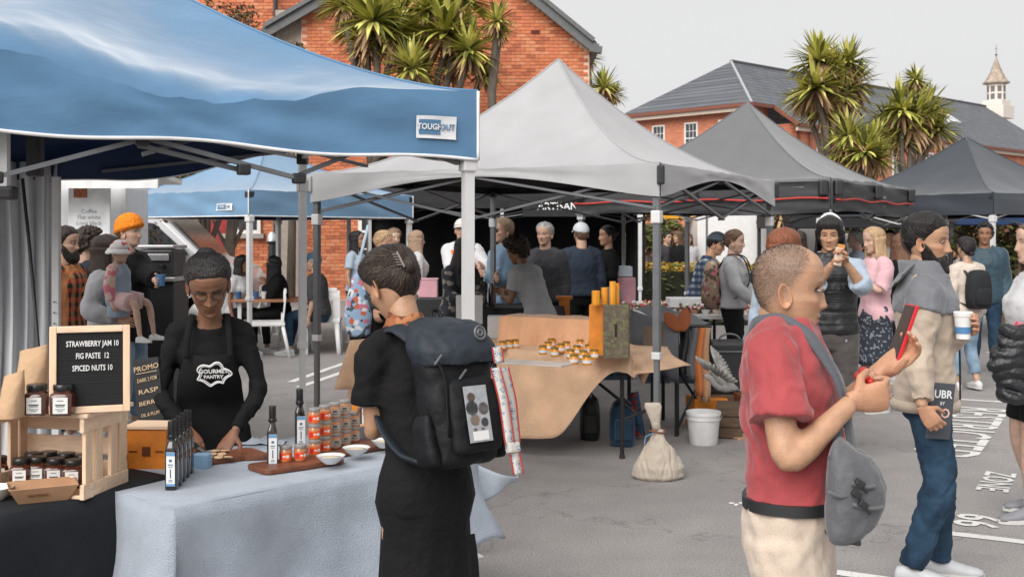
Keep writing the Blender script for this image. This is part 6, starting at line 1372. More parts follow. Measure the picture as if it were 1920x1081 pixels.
    cov = max([slc[g.get('sleeve', 'long')] for g in ([top] if top else []) + (jacket if isinstance(jacket, list) else [jacket] if jacket else [])] + [0])
    lcv = 0 if not bottom else (bottom.get('len', 1.96) if bottom['kind'] == 'trousers' else bottom.get('len', .85) if bottom['kind'] == 'shorts' else 1.0)
    TA, TL = np.linspace(0, 2, 21), np.linspace(0, 2, 21); bar_ = np.interp(TA, AT, ar) - .012 * k * (TA < cov - .14); blr = np.interp(TL, LT, lr) - .012 * k * (TL < lcv - .14)
    mb = MB(); mb.loft(tor(-.014 if top else 0, .80, 1.485))
    for s_ in (1, -1):
        shoulder(mb, s_, -.012 if top else 0); limb(mb, arm[s_], TA, bar_); limb(mb, leg[s_], TL, blr)
        ft = leg[s_][2]; fd = PL(.12 * s_, 1, 0); fd = unit(fd)
        mb.loft([[ft + fd * a * k + np.cross(fd, [0, 0, 1]) * math.cos(q) * hw * k + A(0, 0, z * k - ft[2] * 0 + math.sin(q) * hh * k - .04 * k) for q in np.arange(12) * PI / 6] for a, hw, hh, z in ((-.05, .02, .02, .0), (-.04, .03, .032, .0), (.02, .036, .038, .005), (.10, .043, .027, -.01), (.15, .042, .02, -.018), (.185, .025, .014, -.022))])
    piv = S(0, .012 * k + neck_df, 1.545 * k + neck_dz); nb = S(0, -.008 * k, 1.43 * k)
    hk = hs * (k * .5 + .5)
    Rh = rotz(math.radians(head[0])) @ rotx(math.radians(head[1])) @ roty(math.radians(head[2])); 
    nr = .058 if not female else .048
    h2 = lambda V: ((np.asarray(V, float).reshape(-1, 3) - A(0, 0, .045)) * hk * A(1, -1, 1)) @ Rh.T + piv       # head space -> object space
    nt = h2([[0, -.012, .07]])[0]
    mb.tube(tube_path([nb, (nb + nt) / 2 + PL(0, -.004, 0), nt], 5), np.linspace(nr * 1.12, nr * .98, 11) * k, 16)
    v, f, nn = voxel(mb, vox, 3)
    body = MB().add(v, f); sk = np.array(skin); cols = [np.tile(sk, (len(v), 1))]
    # head
    ns, na = ((30, 40), (44, 60), (64, 88))[res]; V, zn, th = head_grid(ns, na, face_p); hv = h2(V)
    fcs = [(i * na + j, i * na + (j + 1) % na, (i + 1) * na + (j + 1) % na, (i + 1) * na + j) for i in range(ns - 1) for j in range(na)] + [tuple(range(na))[::-1]]
    body.add(hv, fcs); C = np.tile(sk, (ns, na, 1)); X, Fw = V[..., 0], V[..., 1]; fm = sstep(.02, .05, Fw)[..., None]
    warm = np.array([1.08, .90, .84]); blend = lambda m_, c: C * (1 - m_[..., None]) + np.array(c) * m_[..., None]
    C = blend(.7 * np.exp(-((np.abs(X) - .045) / .02) ** 2 - ((zn - .36) / .08) ** 2) * fm[..., 0], sk * warm); C = blend(.6 * np.exp(-(X / .014) ** 2 - ((zn - .33) / .05) ** 2) * fm[..., 0], sk * warm)
    if not noface:
        lc = np.array(lipc) if lipc else sk * np.array([.92, .62, .60]); C = blend(np.exp(-(X / .0225) ** 4 - ((zn - .195) / .032) ** 4) * fm[..., 0], lc); C = blend(.75 * np.exp(-(X / .02) ** 4 - ((zn - .197) / .009) ** 2) * fm[..., 0], sk * .35)
        hc = np.array(hair['col']) if hair else sk * .2
        brow = np.exp(-((np.abs(X) - .032) / .019) ** 4 - ((zn - (.595 + .012 * (1 - ((np.abs(X) - .03) / .02) ** 2))) / .016) ** 2) * fm[..., 0]; C = blend(.8 * brow, np.minimum(hc, sk) * .8)
        eye = np.exp(-((np.abs(X) - .0315) / .0145) ** 4 - ((zn - .512) / .020) ** 2) * fm[..., 0]; C = blend(.75 * eye, np.array([.03, .02, .018]))
        C = blend(.5 * np.exp(-((np.abs(X) - .012) / .006) ** 2 - ((zn - .305) / .014) ** 2) * fm[..., 0], sk * .3)
    if stubble:
        hm = sstep(-.10, .14, zn - hairline(th, stubble[1])); C = blend(stubble[2] * hm, stubble[0])
    if beard: C = blend(beard_mask(V, zn, th) * .9, beard)
    cols.append(C.reshape(-1, 3))
    # ears
    for s_ in (1, -1):
        E = MB(); a = np.linspace(0, 2 * PI, 14, endpoint=False); rg = []
        for rr_, off in ((.25, .002), (.7, .003), (1.0, .010), (1.08, .014), (1.0, .015), (.75, .009), (.3, .006)):
            rg.append(np.stack([s_ * (.066 + off + .006 * np.sin(a) * 0 + .010 * (np.cos(a) < 0) * -np.cos(a) * rr_), -.006 + .016 * np.cos(a) * rr_ - .005 * np.sin(a) * rr_, (.43 * HEADH) + .030 * np.sin(a) * rr_ * (1 - .15 * np.cos(a))], 1))
        E.loft(rg); ev = h2(E.verts()); body.add(ev, E.f); cols.append(np.tile(sk * np.array([1.04, .93, .9]), (len(ev), 1)))
    grips = []
    for i, s_ in enumerate((1, -1)):
        fd = unit(arm[s_][2] - arm[s_][1]); d = fd if hdir[i] is None else unit(np.asarray(hdir[i], float) @ Rw if world_hands else PL(*hdir[i]))
        n = PL(-s_, .2, 0) if palm[i] is None else (np.asarray(palm[i], float) @ Rw if world_hands else PL(*palm[i])); n = n - d * (n @ d)
        if np.linalg.norm(n) < .05: n = PL(0, 1, 0)
        Hm = MB(); g_ = make_hand(Hm, arm[s_][2], d, unit(n), 1 if ((np.cross(d, unit(n))) @ (PL(0, 1, 0) + A(0, 0, .5) + .3 * PL(-s_, 0, 0))) > 0 else -1, k, curl[i], fine=res > 0); grips.append(g_)
        if res > 0: hv_, hf_, _ = voxel(Hm, .0042 if res > 1 else .006, 2, .4)
        else: hv_, hf_ = Hm.verts(), Hm.f
        body.add(hv_, hf_); cols.append(np.tile(sk * np.array([1.03, .95, .92]), (len(hv_), 1)))
    o = body.build('body', SKINM, t, smooth=True, local=True); ca = o.data.attributes.new('Col', 'FLOAT_COLOR', 'POINT'); cc_ = np.concatenate(cols); ca.data.foreach_set('color', np.concatenate([cc_, np.ones((len(cc_), 1))], 1).astype(np.float32).ravel())
    # eyes
    if eyes and res > 0 and not noface:
        for s_ in (1, -1):
            ff = float(np.interp(.512, ZN, FR)) - .0085
            e = MB(); c_ = A(s_ * .0315, ff + .0015, .512 * HEADH); e.ball(c_, (.0120, .0092, .0044), 14, 9); ir = c_ + A(0, .0065, -.0005); e.ball(ir, (.0056, .0038, .0050), 10, 7, mi=1)
            e.xform(h2); e.build('eye', [mat('eye_white', (.36, .34, .32), .25), mat('eye_dark', (.02, .013, .01), .15)], t, smooth=True, local=True)
            lid = MB(); a = np.linspace(-1, 1, 9); lid.grid([[c_ + A(.0145 * q, .0068 - .004 * q * q + yy, zz_ + .0040 * (1 - q * q)) for q in a] for yy, zz_ in ((-.004, .006), (.0018, .0045), (.0030, .0016), (.0, .0004))]); lid.xform(h2)
            lo = lid.build('eyelid', SKINM, t, smooth=True, local=True); la = lo.data.attributes.new('Col', 'FLOAT_COLOR', 'POINT'); la.data.foreach_set('color', np.tile(np.append(sk * .8, 1), (len(lo.data.vertices), 1)).astype(np.float32).ravel())
    # ---- hair
    def shell(kind, T, m, nm, inn=-.006, noise=.1, wav=(75, 8), extra_fn=None, lo_cut=-.2, seed_=0, Tfun=None):
        mask = sstep(-.03, .05, zn - hairline(th, kind)) if kind in ('cap', 'beanie') else np.clip(.3 * sstep(-.035, .02, zn - hairline(th, kind)) + .7 * sstep(-.02, .22, zn - hairline(th, kind)), 0, 1); nrm = V - np.array([0, 0, .5 * HEADH]); nrm = nrm / np.linalg.norm(nrm, axis=-1, keepdims=True)
        nz = snoise(V.reshape(-1, 3), 1, seed + 5 + seed_, 3, (wav[0], wav[0], wav[1])).reshape(zn.shape); Tt = T * (Tfun(zn, th) if Tfun else 1)
        off = np.where(mask > .01, inn + (Tt * (1 + noise * nz) - inn) * mask, inn); W = V + nrm * off[..., None]
        if extra_fn: W = extra_fn(W, zn, th)
        return MB().add(h2(W), fcs).build(nm, m, t, smooth=True, local=True)
    if hair:
        hm_ = hairmat(f'hair_{hair["n"]}', hair['col'], hair.get('rough', .45)); st = hair['style']; T = hair.get('T', .016)
        if st in ('short', 'reced'): shell(st, T, hm_, 'hair', noise=hair.get('noise', .12), Tfun=hair.get('fun'))
        elif st == 'curly':
            shell('short', T, hm_, 'hair', noise=.1); cm = MB(); rr = random.Random(seed)
            for q in range(hair.get('count', 220)):
                a = rr.uniform(-PI, PI); z = rr.uniform(.2, 1.0)
                if z < float(hairline(np.array([a]), 'short')[0]) + .02: continue
                hw, fr_b = np.interp(z, ZN, HW), (np.interp(z, ZN, FR) if math.cos(a) > 0 else np.interp(z, ZN, BK)); c_ = A(hw * math.sin(a), fr_b * math.cos(a), z * HEADH); n_ = unit(c_ - A(0, 0, .5 * HEADH)); cm.ball(c_ + n_ * T * rr.uniform(.5, 1.0), np.array([1, 1, 1]) * rr.uniform(.012, .022), 7, 5)
            cm.xform(h2); cm.build('curls', hm_, t, smooth=True, local=True)
        elif st in ('long', 'bob', 'tied', 'bun', 'ponytail', 'hijab'):
            shell('long' if st in ('long', 'hijab') else ('bob' if st == 'bob' else 'short'), T, hm_, 'hair', noise=.08)
            if st in ('long', 'hijab', 'bob'):
                Lh = hair.get('L', .34); cm = MB(); G = []
                for i in range(14):
                    v_ = i / 13; row = []
                    for a in np.linspace(-1, 1, 25):
                        q = a * math.radians(hair.get('wrap', 118)); z = .62 - v_ * (.62 + Lh / HEADH); b_ = max(z, .35); hw = np.interp(b_, ZN, HW) + T + .008 + .012 * math.sin(a * 9 + seed) * v_ + .015 * v_; bk_2 = np.interp(b_, ZN, BK) + T + .006 + .012 * math.sin(a * 13 + 1) * v_
                        row.append(A(hw * math.sin(q), -bk_2 * math.cos(q) - .02 * v_ * math.cos(q), z * HEADH))
                    G.append(row)
                cm.grid(G); cm.xform(h2); ob = cm.build('long_hair', hm_, t, smooth=True, local=True); ob.modifiers.new('s', 'SOLIDIFY').thickness = .014
            if st in ('bun', 'ponytail', 'tied'):
                bc = A(*hair.get('bun', (0, -.115, .72 * HEADH))); br = hair.get('br', .034); cm = MB(); cm.ball(bc, (br, br * .9, br * .85), 18, 12); vv = cm.verts(); vv += (vv - bc) * (.10 * snoise(vv, 70, seed))[:, None]; cm.v = [vv]; cm.tube([bc + A(0, br * 1.2, -.005), bc], [br * .8, br * .7], 12); 
                if st == 'ponytail': cm.tube([bc, bc + A(0, -.05, -.03), bc + A(0, -.07, -.12), bc + A(0, -.05, -.2)], [.026, .03, .026, .008], 12)
                cm.xform(h2); cm.build('bun', hm_, t, smooth=True, local=True)
    if beard is not None and res > 0:
        m_ = beard_mask(V, zn, th); nrm = V - np.array([0, -.0, .3 * HEADH]); nrm /= np.linalg.norm(nrm, axis=-1, keepdims=True); nz = snoise(V.reshape(-1, 3), 1, 77, 3, (90, 90, 20)).reshape(zn.shape)
        dl = .028 * np.exp(-(X / .05) ** 2) * sstep(.2, -.02, zn); off = np.where(m_ > .01, -.005 + (.012 + .005 * nz + .005) * m_, -.006); W = V + nrm * off[..., None]; W[..., 2] -= dl * m_; W[..., 1] += .016 * m_ * np.exp(-(X / .05) ** 2) * sstep(.3, .0, zn)
        MB().add(h2(W), fcs).build('beard', hairmat('hair_beard', tuple(beard)), t, smooth=True, local=True)
    if hat:
        m_ = hat['m']; kd = hat['kind']
        if kd == 'beanie': shell('beanie', .022, m_, 'beanie', noise=.1, wav=(50, 90), Tfun=lambda z, a: 1 + .9 * sstep(.75, 1, z) + .35 * np.exp(-((z - hairline(a, 'beanie') - .08) / .06) ** 2))
        else:
            shell('cap', .017, m_, 'cap_crown', noise=.05, Tfun=lambda z, a: 1 + .7 * sstep(.8, 1, z)); bm2 = MB(); zb = .70 * HEADH; G = []
            full = kd == 'sunhat'; rng = np.linspace(-PI, PI, 41) if full else np.linspace(-1.15, 1.15, 21)
            for v_ in np.linspace(0, 1, 7):
                row = []
                for a in rng:
                    hw, fr_b = np.interp(.68, ZN, HW) + .012, (np.interp(.68, ZN, FR) if math.cos(a) > 0 else np.interp(.68, ZN, BK)) + .012; ext = hat.get('brim', .065) * (1 if full else math.cos(a * 1.25) ** .6 if abs(a * 1.25) < PI / 2 else 0); zc = (.70 - (.1 if full else .03) * abs(math.sin(a / 2))) * HEADH
                    row.append(A(math.sin(a) * (hw + ext * v_ * (1 if full else .35)), math.cos(a) * (fr_b + ext * v_), zc - (.05 if full else .018) * v_ * v_ + (.008 if not full else .006 * math.sin(a * 5)) * (1 - abs(a))))
                G.append(row)
            bm2.grid(G).xform(h2); bo = bm2.build('brim', hat.get('bm', m_), t, smooth=True, local=True); bo.modifiers.new('s', 'SOLIDIFY').thickness = .004
    # ---- clothes
    def finish(mb, nm, m, vx, wr=.004, ws=14, sm=3):
        v, f, n_ = voxel(mb, vx, sm); w = snoise(v, ws, seed + len(nm), 3, (1, 1, 1.8)); w2 = np.abs(snoise(v, ws * .8, seed + 3, 2, (1, 1, .6))); w3 = 1 - np.minimum(np.abs(snoise(v, ws * 1.5, seed + 8, 2, (1, 1, 1.4))) * 2.2, 1); v = v + n_ * (wr * (w * .7 - (1 - np.minimum(w2 * 1.8, 1)) * 1.1 + w3 * .6))[:, None]
        return MB().add(v, f).build(nm, m, t, smooth=True, local=True)
    def garment(g, nm):
        e = g.get('e', .012); mb = MB(); za, zb = g.get('hem', .88), g.get('neck', 1.452); flr = g.get('flare', 0)
        rg = tor(e, za, zb); 
        if flr: 
            for i in range(min(3, len(rg))): rg[i] = rg[i] + (rg[i] - rg[i].mean(0)) * flr * (3 - i) / 3
        mb.loft(rg)
        sl = g.get('sleeve', 'long'); t1 = {'long': 1.93, 'short': .62, 'elbow': 1.0, 'three': 1.55, 'none': None, 'push': 1.3, 'mid': .80}[sl]
        if t1:
            for s_ in (1, -1): shoulder(mb, s_, e * .9 + .002); limb(mb, arm[s_], AT, ar, t1=t1, e=g.get('se', e) * 1.1 + .002, flare=g.get('sf', .004 if sl == 'short' else .0), flat=1)
            if sl != 'none' and e > .03: pass
        return finish(mb, nm, g['m'], g.get('vox', vox), g.get('wr', .005), g.get('ws', 13))
    def collar(g, nm='collar'):
        c = MB(); rg = []
        for a, r0, up in ((0, 1.35, -.012), (.3, 1.32, .012), (.6, 1.22, .035), (.62, 1.12, .035), (.3, 1.15, .01)):
            cz = nb + (nt - nb) * (.12 + up * 6); q = np.arange(20) * 2 * PI / 20; rg.append([cz + A(math.cos(x) * nr * r0 * 1.1 * k, math.sin(x) * nr * r0 * 1.15 * k - .004, 0) for x in q])
        c.loft(rg); return c.build(nm, g, t, smooth=True, local=True)
    if bottom:
        kd = bottom['kind']; e = bottom.get('e', .012); wz = bottom.get('waist', 1.0)
        if kd in ('trousers', 'shorts'):
            t1 = {'trousers': bottom.get('len', 1.96), 'shorts': bottom.get('len', .85)}[kd]
            for_m = MB(); for_m.loft(tor(e, .79, wz))
            for s_ in (1, -1): limb(for_m, leg[s_], LT, lr, t1=t1, e=e, flare=bottom.get('flare', .006)); 
            if bottom.get('straight'):
                for s_ in (1, -1): limb(for_m, leg[s_], [0, 2], [.088 * k, bottom['straight'] * k], t1=t1, e=e * .5)
            finish(for_m, 'trousers' if kd == 'trousers' else 'shorts', bottom['m'], bottom.get('vox', vox), bottom.get('wr', .005), bottom.get('ws', 12))
        else:
            sm_ = MB(); hz_ = bottom.get('hem', .5); rg = []; fl_ = bottom.get('fl', .06); n_ = 40
            cen = (leg[1][0] + leg[-1][0]) / 2
            for i in range(13):
                v_ = i / 12; z = (wz * (1 - v_) + hz_ * v_) * k; b_ = float(np.interp(z / k, [q[0] for q in TR], [q[1] for q in TR])); d_ = float(np.interp(z / k, [q[0] for q in TR], [q[2] for q in TR]))
                q = np.arange(n_) * 2 * PI / n_; u_ = sstep(.0, 1, max(0, (.9 - z / k) / .9)); fold = 1 + (.05 * np.sin(q * 7 + seed) + .035 * np.sin(q * 11 + 2)) * min(1, v_ * 1.3)
                rg.append(np.stack([np.cos(q) * ((b_ * wf + e) + fl_ * v_) * k * fold, -np.sin(q) * ((d_ * wf + e) + fl_ * 1.1 * v_) * k * fold, np.full(n_, z + dzp)], 1))
            sm_.loft(rg); sm_.build('skirt', bottom['m'], t, smooth=True, local=True)
    if top: garment(top, top.get('nm', 'shirt'))
    if top and top.get('collar'): collar(top['collar'])
    if jacket:
        for g in (jacket if isinstance(jacket, list) else [jacket]):
            garment(g, g.get('nm', 'jacket'))
            if g.get('collar'): collar(g['collar'], 'collar')
    if shoes is not None:
        shm = shoes if not isinstance(shoes, tuple) else mat('shoe_%d_%d_%d' % tuple(int(c * 255) for c in shoes), shoes, .6)
        for s_ in (1, -1):
            ft = leg[s_][2]; fd = unit(PL(.12 * s_, 1, 0)); sd = np.cross(fd, [0, 0, 1]); up = A(0, 0, 1); base = ft[2] - .085 * k
            m2 = MB(); m2.loft([[ft + fd * a * k + sd * math.cos(q) * hw * k + up * (base - ft[2] + (zc + math.sin(q) * hh) * k) for q in np.arange(16) * PI / 8] for a, hw, hh, zc in ((-.075, .018, .022, .035), (-.065, .032, .036, .045), (-.03, .038, .046, .052), (.03, .039, .048, .054), (.08, .045, .034, .042), (.13, .048, .027, .034), (.175, .040, .022, .029), (.20, .02, .014, .026))])
            sh_ = m2.build('shoe', shm, t, smooth=True, local=True)
            m3 = MB(); m3.loft([[ft + fd * a * k + sd * math.cos(q) * hw * k + up * (base - ft[2] + z * k) for a, hw, q in [(aa, hh_, qq) for aa, hh_, qq in zip(np.concatenate([np.linspace(-.078, .205, 9), np.linspace(.205, -.078, 9)]), np.concatenate([[.015, .036, .042, .043, .047, .051, .049, .038, .01]] + [[.01, .038, .049, .051, .047, .043, .042, .036, .015]]), [0] * 9 + [PI] * 9)]] for z in (.002, .026)]); m3.build('sole', mat('shoe_sole', (.55, .54, .52), .7), sh_, local=True)
    info = dict(t=t, S=S, PL=PL, arm=arm, leg=leg, h2=h2, k=k, grips=grips, R=Rw, loc=loc, piv=piv, l2w=lambda p: np.asarray(p) @ Rw.T + loc, w2l=w2l, nb=nb, nt=nt, V=V, zn=zn, th=th, fcs=fcs, shell=shell)
    if hair and hair['style'] != 'curly' and not hat and hair['style'] != 'hijab' and hair.get('strands', True):
        c = hair['col']; dk = max(c) < .06; ms = [hairmat('strand_%s_%d' % (hair['n'], i), tuple(min(1, q * f_ + (.006 * i if dk else 0)) for q in c), .42) for i, f_ in enumerate((.8, 1.7, 2.6) if dk else (.6, 1.0, 1.35))]
        st = hair['style']; kd_ = 'long' if st == 'long' else 'bob' if st == 'bob' else st if st in ('short', 'reced') else 'short'
        gl = (hair.get('bun', (0, -.115, .72 * HEADH))[2] / HEADH, PI) if st in ('tied', 'bun', 'ponytail') else None
        strands(info, (420, 700, 1500)[res], ms, gl, hair.get('T', .016), .22, kd_, seed, lift=.004, w=(.0024, .0016, .0011)[res])
    if stubble:
        r = random.Random(4); sb_ = MB(); cnt = 0
        while cnt < 5200:
            a = r.uniform(-PI, PI); z = r.uniform(.12, .998); hl = float(hairline(np.array([a]), stubble[1])[0])
            if z < hl - .05 or r.random() > float(sstep(-.08, .16, z - hl)) + .02: continue
            i = int(np.clip(np.searchsorted(zn[:, 0], z), 1, ns - 1)); j = int(np.argmin(np.abs(th[0] - a))); u_ = r.random(); v_ = r.random(); c = (V[i, j] * u_ + V[i - 1, j] * (1 - u_)) * v_ + (V[i, (j + 1) % na] * u_ + V[i - 1, (j + 1) % na] * (1 - u_)) * (1 - v_); n_ = unit(c - A(0, 0, .5 * HEADH)); sd = unit(np.cross(n_, A(r.gauss(0, 1), r.gauss(0, 1), r.gauss(0, 1)))); tp_ = c + n_ * r.uniform(.002, .0045) + sd * .001 + A(0, -.001, .001)
            sb_.add([c - sd * .0005, c + sd * .0005, tp_], [(0, 1, 2)]); cnt += 1
        sb_.xform(h2); o = sb_.build('buzz_cut', hairmat('hair_buzz', stubble[3] if len(stubble) > 3 else (.03, .027, .026)), t, local=True); o['kind'] = 'stuff'
    if extra: extra(info)
    return info

# ------------------------------------------------------------------ people
SK_PALE, SK_LIGHT, SK_TAN, SK_OLIVE, SK_BROWN, SK_DARK = (.56, .37, .28), (.50, .31, .22), (.46, .26, .16), (.40, .23, .145), (.27, .135, .075), (.17, .082, .048)
HB, HD, HBR, HBL, HGY, HAU = (.012, .010, .010), (.03, .02, .015), (.11, .065, .04), (.42, .28, .16), (.30, .29, .28), (.20, .065, .03)
F_ = lambda n, r, g, b, k=.7, **q: fabric(n, rgb(r, g, b, k), **q)
REDS = F_('red_cotton', 178, 74, 78, .74, bump=.25, bscale=10); KHAK = F_('khaki_cotton', 222, 204, 186, .72, bump=.25, bscale=9); JEAN = F_('dark_denim', 38, 66, 92, .5, bump=.35, bscale=12, tint=rgb(66, 98, 126, .5)); LJEAN = F_('light_denim', 128, 158, 184, .65, bump=.3, tint=rgb(160, 186, 208, .65)); BLKF = F_('black_cotton', 24, 24, 26, .5, bump=.3); BEIG = F_('beige_shell', 192, 174, 156, .72, rough=.65, bump=.35, bscale=8); GSH = F_('grey_shell', 126, 128, 134, .65, rough=.65, bump=.35, bscale=8); GREYT = F_('light_grey_cotton', 198, 198, 200, .66); CHARC = F_('charcoal_knit', 74, 74, 78, .6)

# man in the red shirt photographing with a phone
YR = 2.85; SR = FPX / YR
lh, rh = at(1645, 697, 2.98), at(1598, 752, 2.70)
def red_extra(I):
    t = I['t']; S, k = I['S'], I['k']
    # cross-body strap, bag
    STR = F_('grey_webbing', 104, 108, 116, .55, rough=.7)
    def strap(world_pts, w, nm='bag_strap', th=.004):
        P = tube_path(world_pts, 6); n = len(P); mb = MB(); tn = np.gradient(P, axis=0); rows = []
        for i in range(n):
            c = P[i] - np.array([I['loc'][0], I['loc'][1], P[i][2]]); out = unit(c); sd = unit(np.cross(unit(tn[i]), out)); rows.append([P[i] - sd * w / 2, P[i] + sd * w / 2])
        o = mb.grid(rows).xform(lambda v: np.array([I['w2l'](q) for q in v])).build(nm, STR, t, smooth=True, local=True); o.modifiers.new('s', 'SOLIDIFY').thickness = th
    W_ = lambda x, f, z: I['l2w'](S(x * k, f * k, z * k))
    strap([W_(-.04, -.105, 1.39), W_(-.07, -.07, 1.445), W_(-.085, .0, 1.458), W_(-.085, .075, 1.415), W_(-.075, .148, 1.30), W_(-.08, .168, 1.16), W_(-.12, .185, 1.04), at(1562, 850, 2.60)], .030)
    strap([at(1575, 880, 2.66), at(1572, 830, 2.69), at(1580, 790, 2.78), at(1588, 775, 2.9)], .04)
    # belt
    B = MB(); rg = [ring(S, z * k, (.163 * .88 + e) * k, (.112 * .88 + e) * k, .010 * k, 36) for z, e in ((.975, .0), (.975, .026), (1.003, .026), (1.003, .0))]; B.loft(rg, cap=False); B.build('belt', NYL, t, smooth=30, local=True)
    # red wrist band
    a = I['arm'][1]; d = unit(a[2] - a[1]); W = MB(); x = unit(np.cross(d, [0, 0, 1])); y = np.cross(d, x)
    for off in (-.012, 0.006): W.tube([a[2] - d * (.03 - off) + x * math.cos(q) * .033 + y * math.sin(q) * .03 for q in np.linspace(0, 2 * PI, 22)], .009, 8)
    W.build('wristband', mat('red_rubber', rgb(206, 40, 26, .85), .5), t, smooth=True, local=True)
    # shirt print
    PRN = mat('cream_print', rgb(236, 206, 160, .8), .8)
    for i, ch in enumerate('LA'):
        c = S(-.03 * k, .150 * k, (1.255 - .06 * i) * k); lettering(ch, .062, c, S(.05, .16, 1.2) - S(-.05, .16, 1.2), (0, 0, 1), PRN, None, 'chest_lettering', bold=.002).parent = t
red = person('man in a red T-shirt and cream chinos photographing with a phone', (.70, YR), 66, H=1.70, lean=-1, head=(9, 4, 0), hs=.985, neck_dz=-.085, neck_df=-.01, skin=(.50, .285, .175), hair=None, stubble=((.16, .115, .09), 'reced', .7), top=dict(m=REDS, e=.016, hem=.985, sleeve='short', sf=.020, se=.018, vox=.008, wr=.008, ws=11, nm='t_shirt'), bottom=dict(kind='trousers', m=KHAK, e=.014, vox=.009, wr=.008, ws=13, waist=.985, straight=.05), shoes=(.3, .3, .3),
    hands=(lh, rh), palm=((-.3, -.55, .75), (.2, .9, .15)), hdir=((.80, -.12, .55), (.95, .1, .15)), curl=(.62, 1.15), poles=((.3, -.2, -1), (-.6, -.8, -.35)), belly=.022, build_w=.88, vox=.009, res=2, seed=3, face_p=dict(nose=.75, wide=1.08, deep=.92), extra=red_extra)
# phone
pc0 = at(1693, 622, 2.99); up = unit(at(1707, 584, 2.99) - at(1680, 660, 2.99)); n_ = unit(A(-.97, -.04, .2)); n_ = unit(n_ - up * (n_ @ up)); rt = np.cross(up, n_)
ph = thing('phone', 'black phone with a red case edge raised by the red shirt man', 'phone', tuple(pc0 - up * .07)); Rp = np.stack([rt, -n_, up], 1)
MB().bbox(pc0, (.074, .010, .152), .006, R=Rp).build('case', mat('red_case', rgb(206, 36, 44, .85), .4), ph); MB().bbox(pc0 + n_ * .0045, (.066, .004, .144), .002, R=Rp).build('screen', mat('phone_glass', (.012, .013, .016), .2, spec=.5), ph)
# grey sling bag
gbc = at(1602, 940, 2.63); sbg = thing('sling_bag', 'grey fabric sling bag hanging at the red shirt man hip', 'bag', tuple(gbc - A(0, 0, .12))); SLG = F_('sling_grey', 112, 113, 118, .62, rough=.7, bump=.6, bscale=16)
mb = MB(); rg = []
for i, (py, x0_, x1_, dd) in enumerate(((1012, 1556, 1606, .03), (1004, 1550, 1622, .045), (985, 1547, 1640, .055), (950, 1546, 1657, .062), (915, 1545, 1662, .062), (885, 1546, 1650, .055), (862, 1548, 1632, .045), (842, 1552, 1600, .03), (826, 1556, 1580, .018))):
    c = at((x0_ + x1_) / 2, py, 2.63); hw = (x1_ - x0_) / 2 / (FPX / 2.63); rg.append([c + A(math.cos(a) * hw * (abs(math.cos(a)) + .001) ** -.2, math.sin(a) * dd * (abs(math.sin(a)) + .001) ** -.2 + .02 * math.cos(a), .012 * math.cos(a) * (i / 8)) for a in np.arange(32) * PI / 16])
mb.loft(rg); v, f, nn = voxel(mb, .006, 3); w = snoise(v, 26, 4, 3, (1, 1, .35)); MB().add(v + nn * (w * .006)[:, None], f).build('body', SLG, sbg, smooth=True)
for py, x0_, x1_, bz in ((922, 1553, 1595, .012), (945, 1600, 1655, .02), (905, 1598, 1640, .016)):
    q0, q1 = at(x0_, py, 2.565), at(x1_, py + 6, 2.575); MB().tube(tube_path([q0, (q0 + q1) / 2 + A(0, -.006, -.006), q1], 5), .005, 8).build('seam', SLG, sbg, smooth=True)
for px, py in ((1612, 905), (1618, 945), (1606, 925)): MB().bbox(at(px, py, 2.56), (.022, .012, .016), .004, R=roty(.6)).build('buckle', NYL, sbg); MB().tube([at(px + 2, py + 3, 2.56), at(px + 14, py + 18, 2.56)], .004, 6).build('cord', NYL, sbg)
MB().bbox(at(1580, 1006, 2.63), (.062, .085, .012), .005, R=roty(.15)).build('base_panel', NYL, sbg)

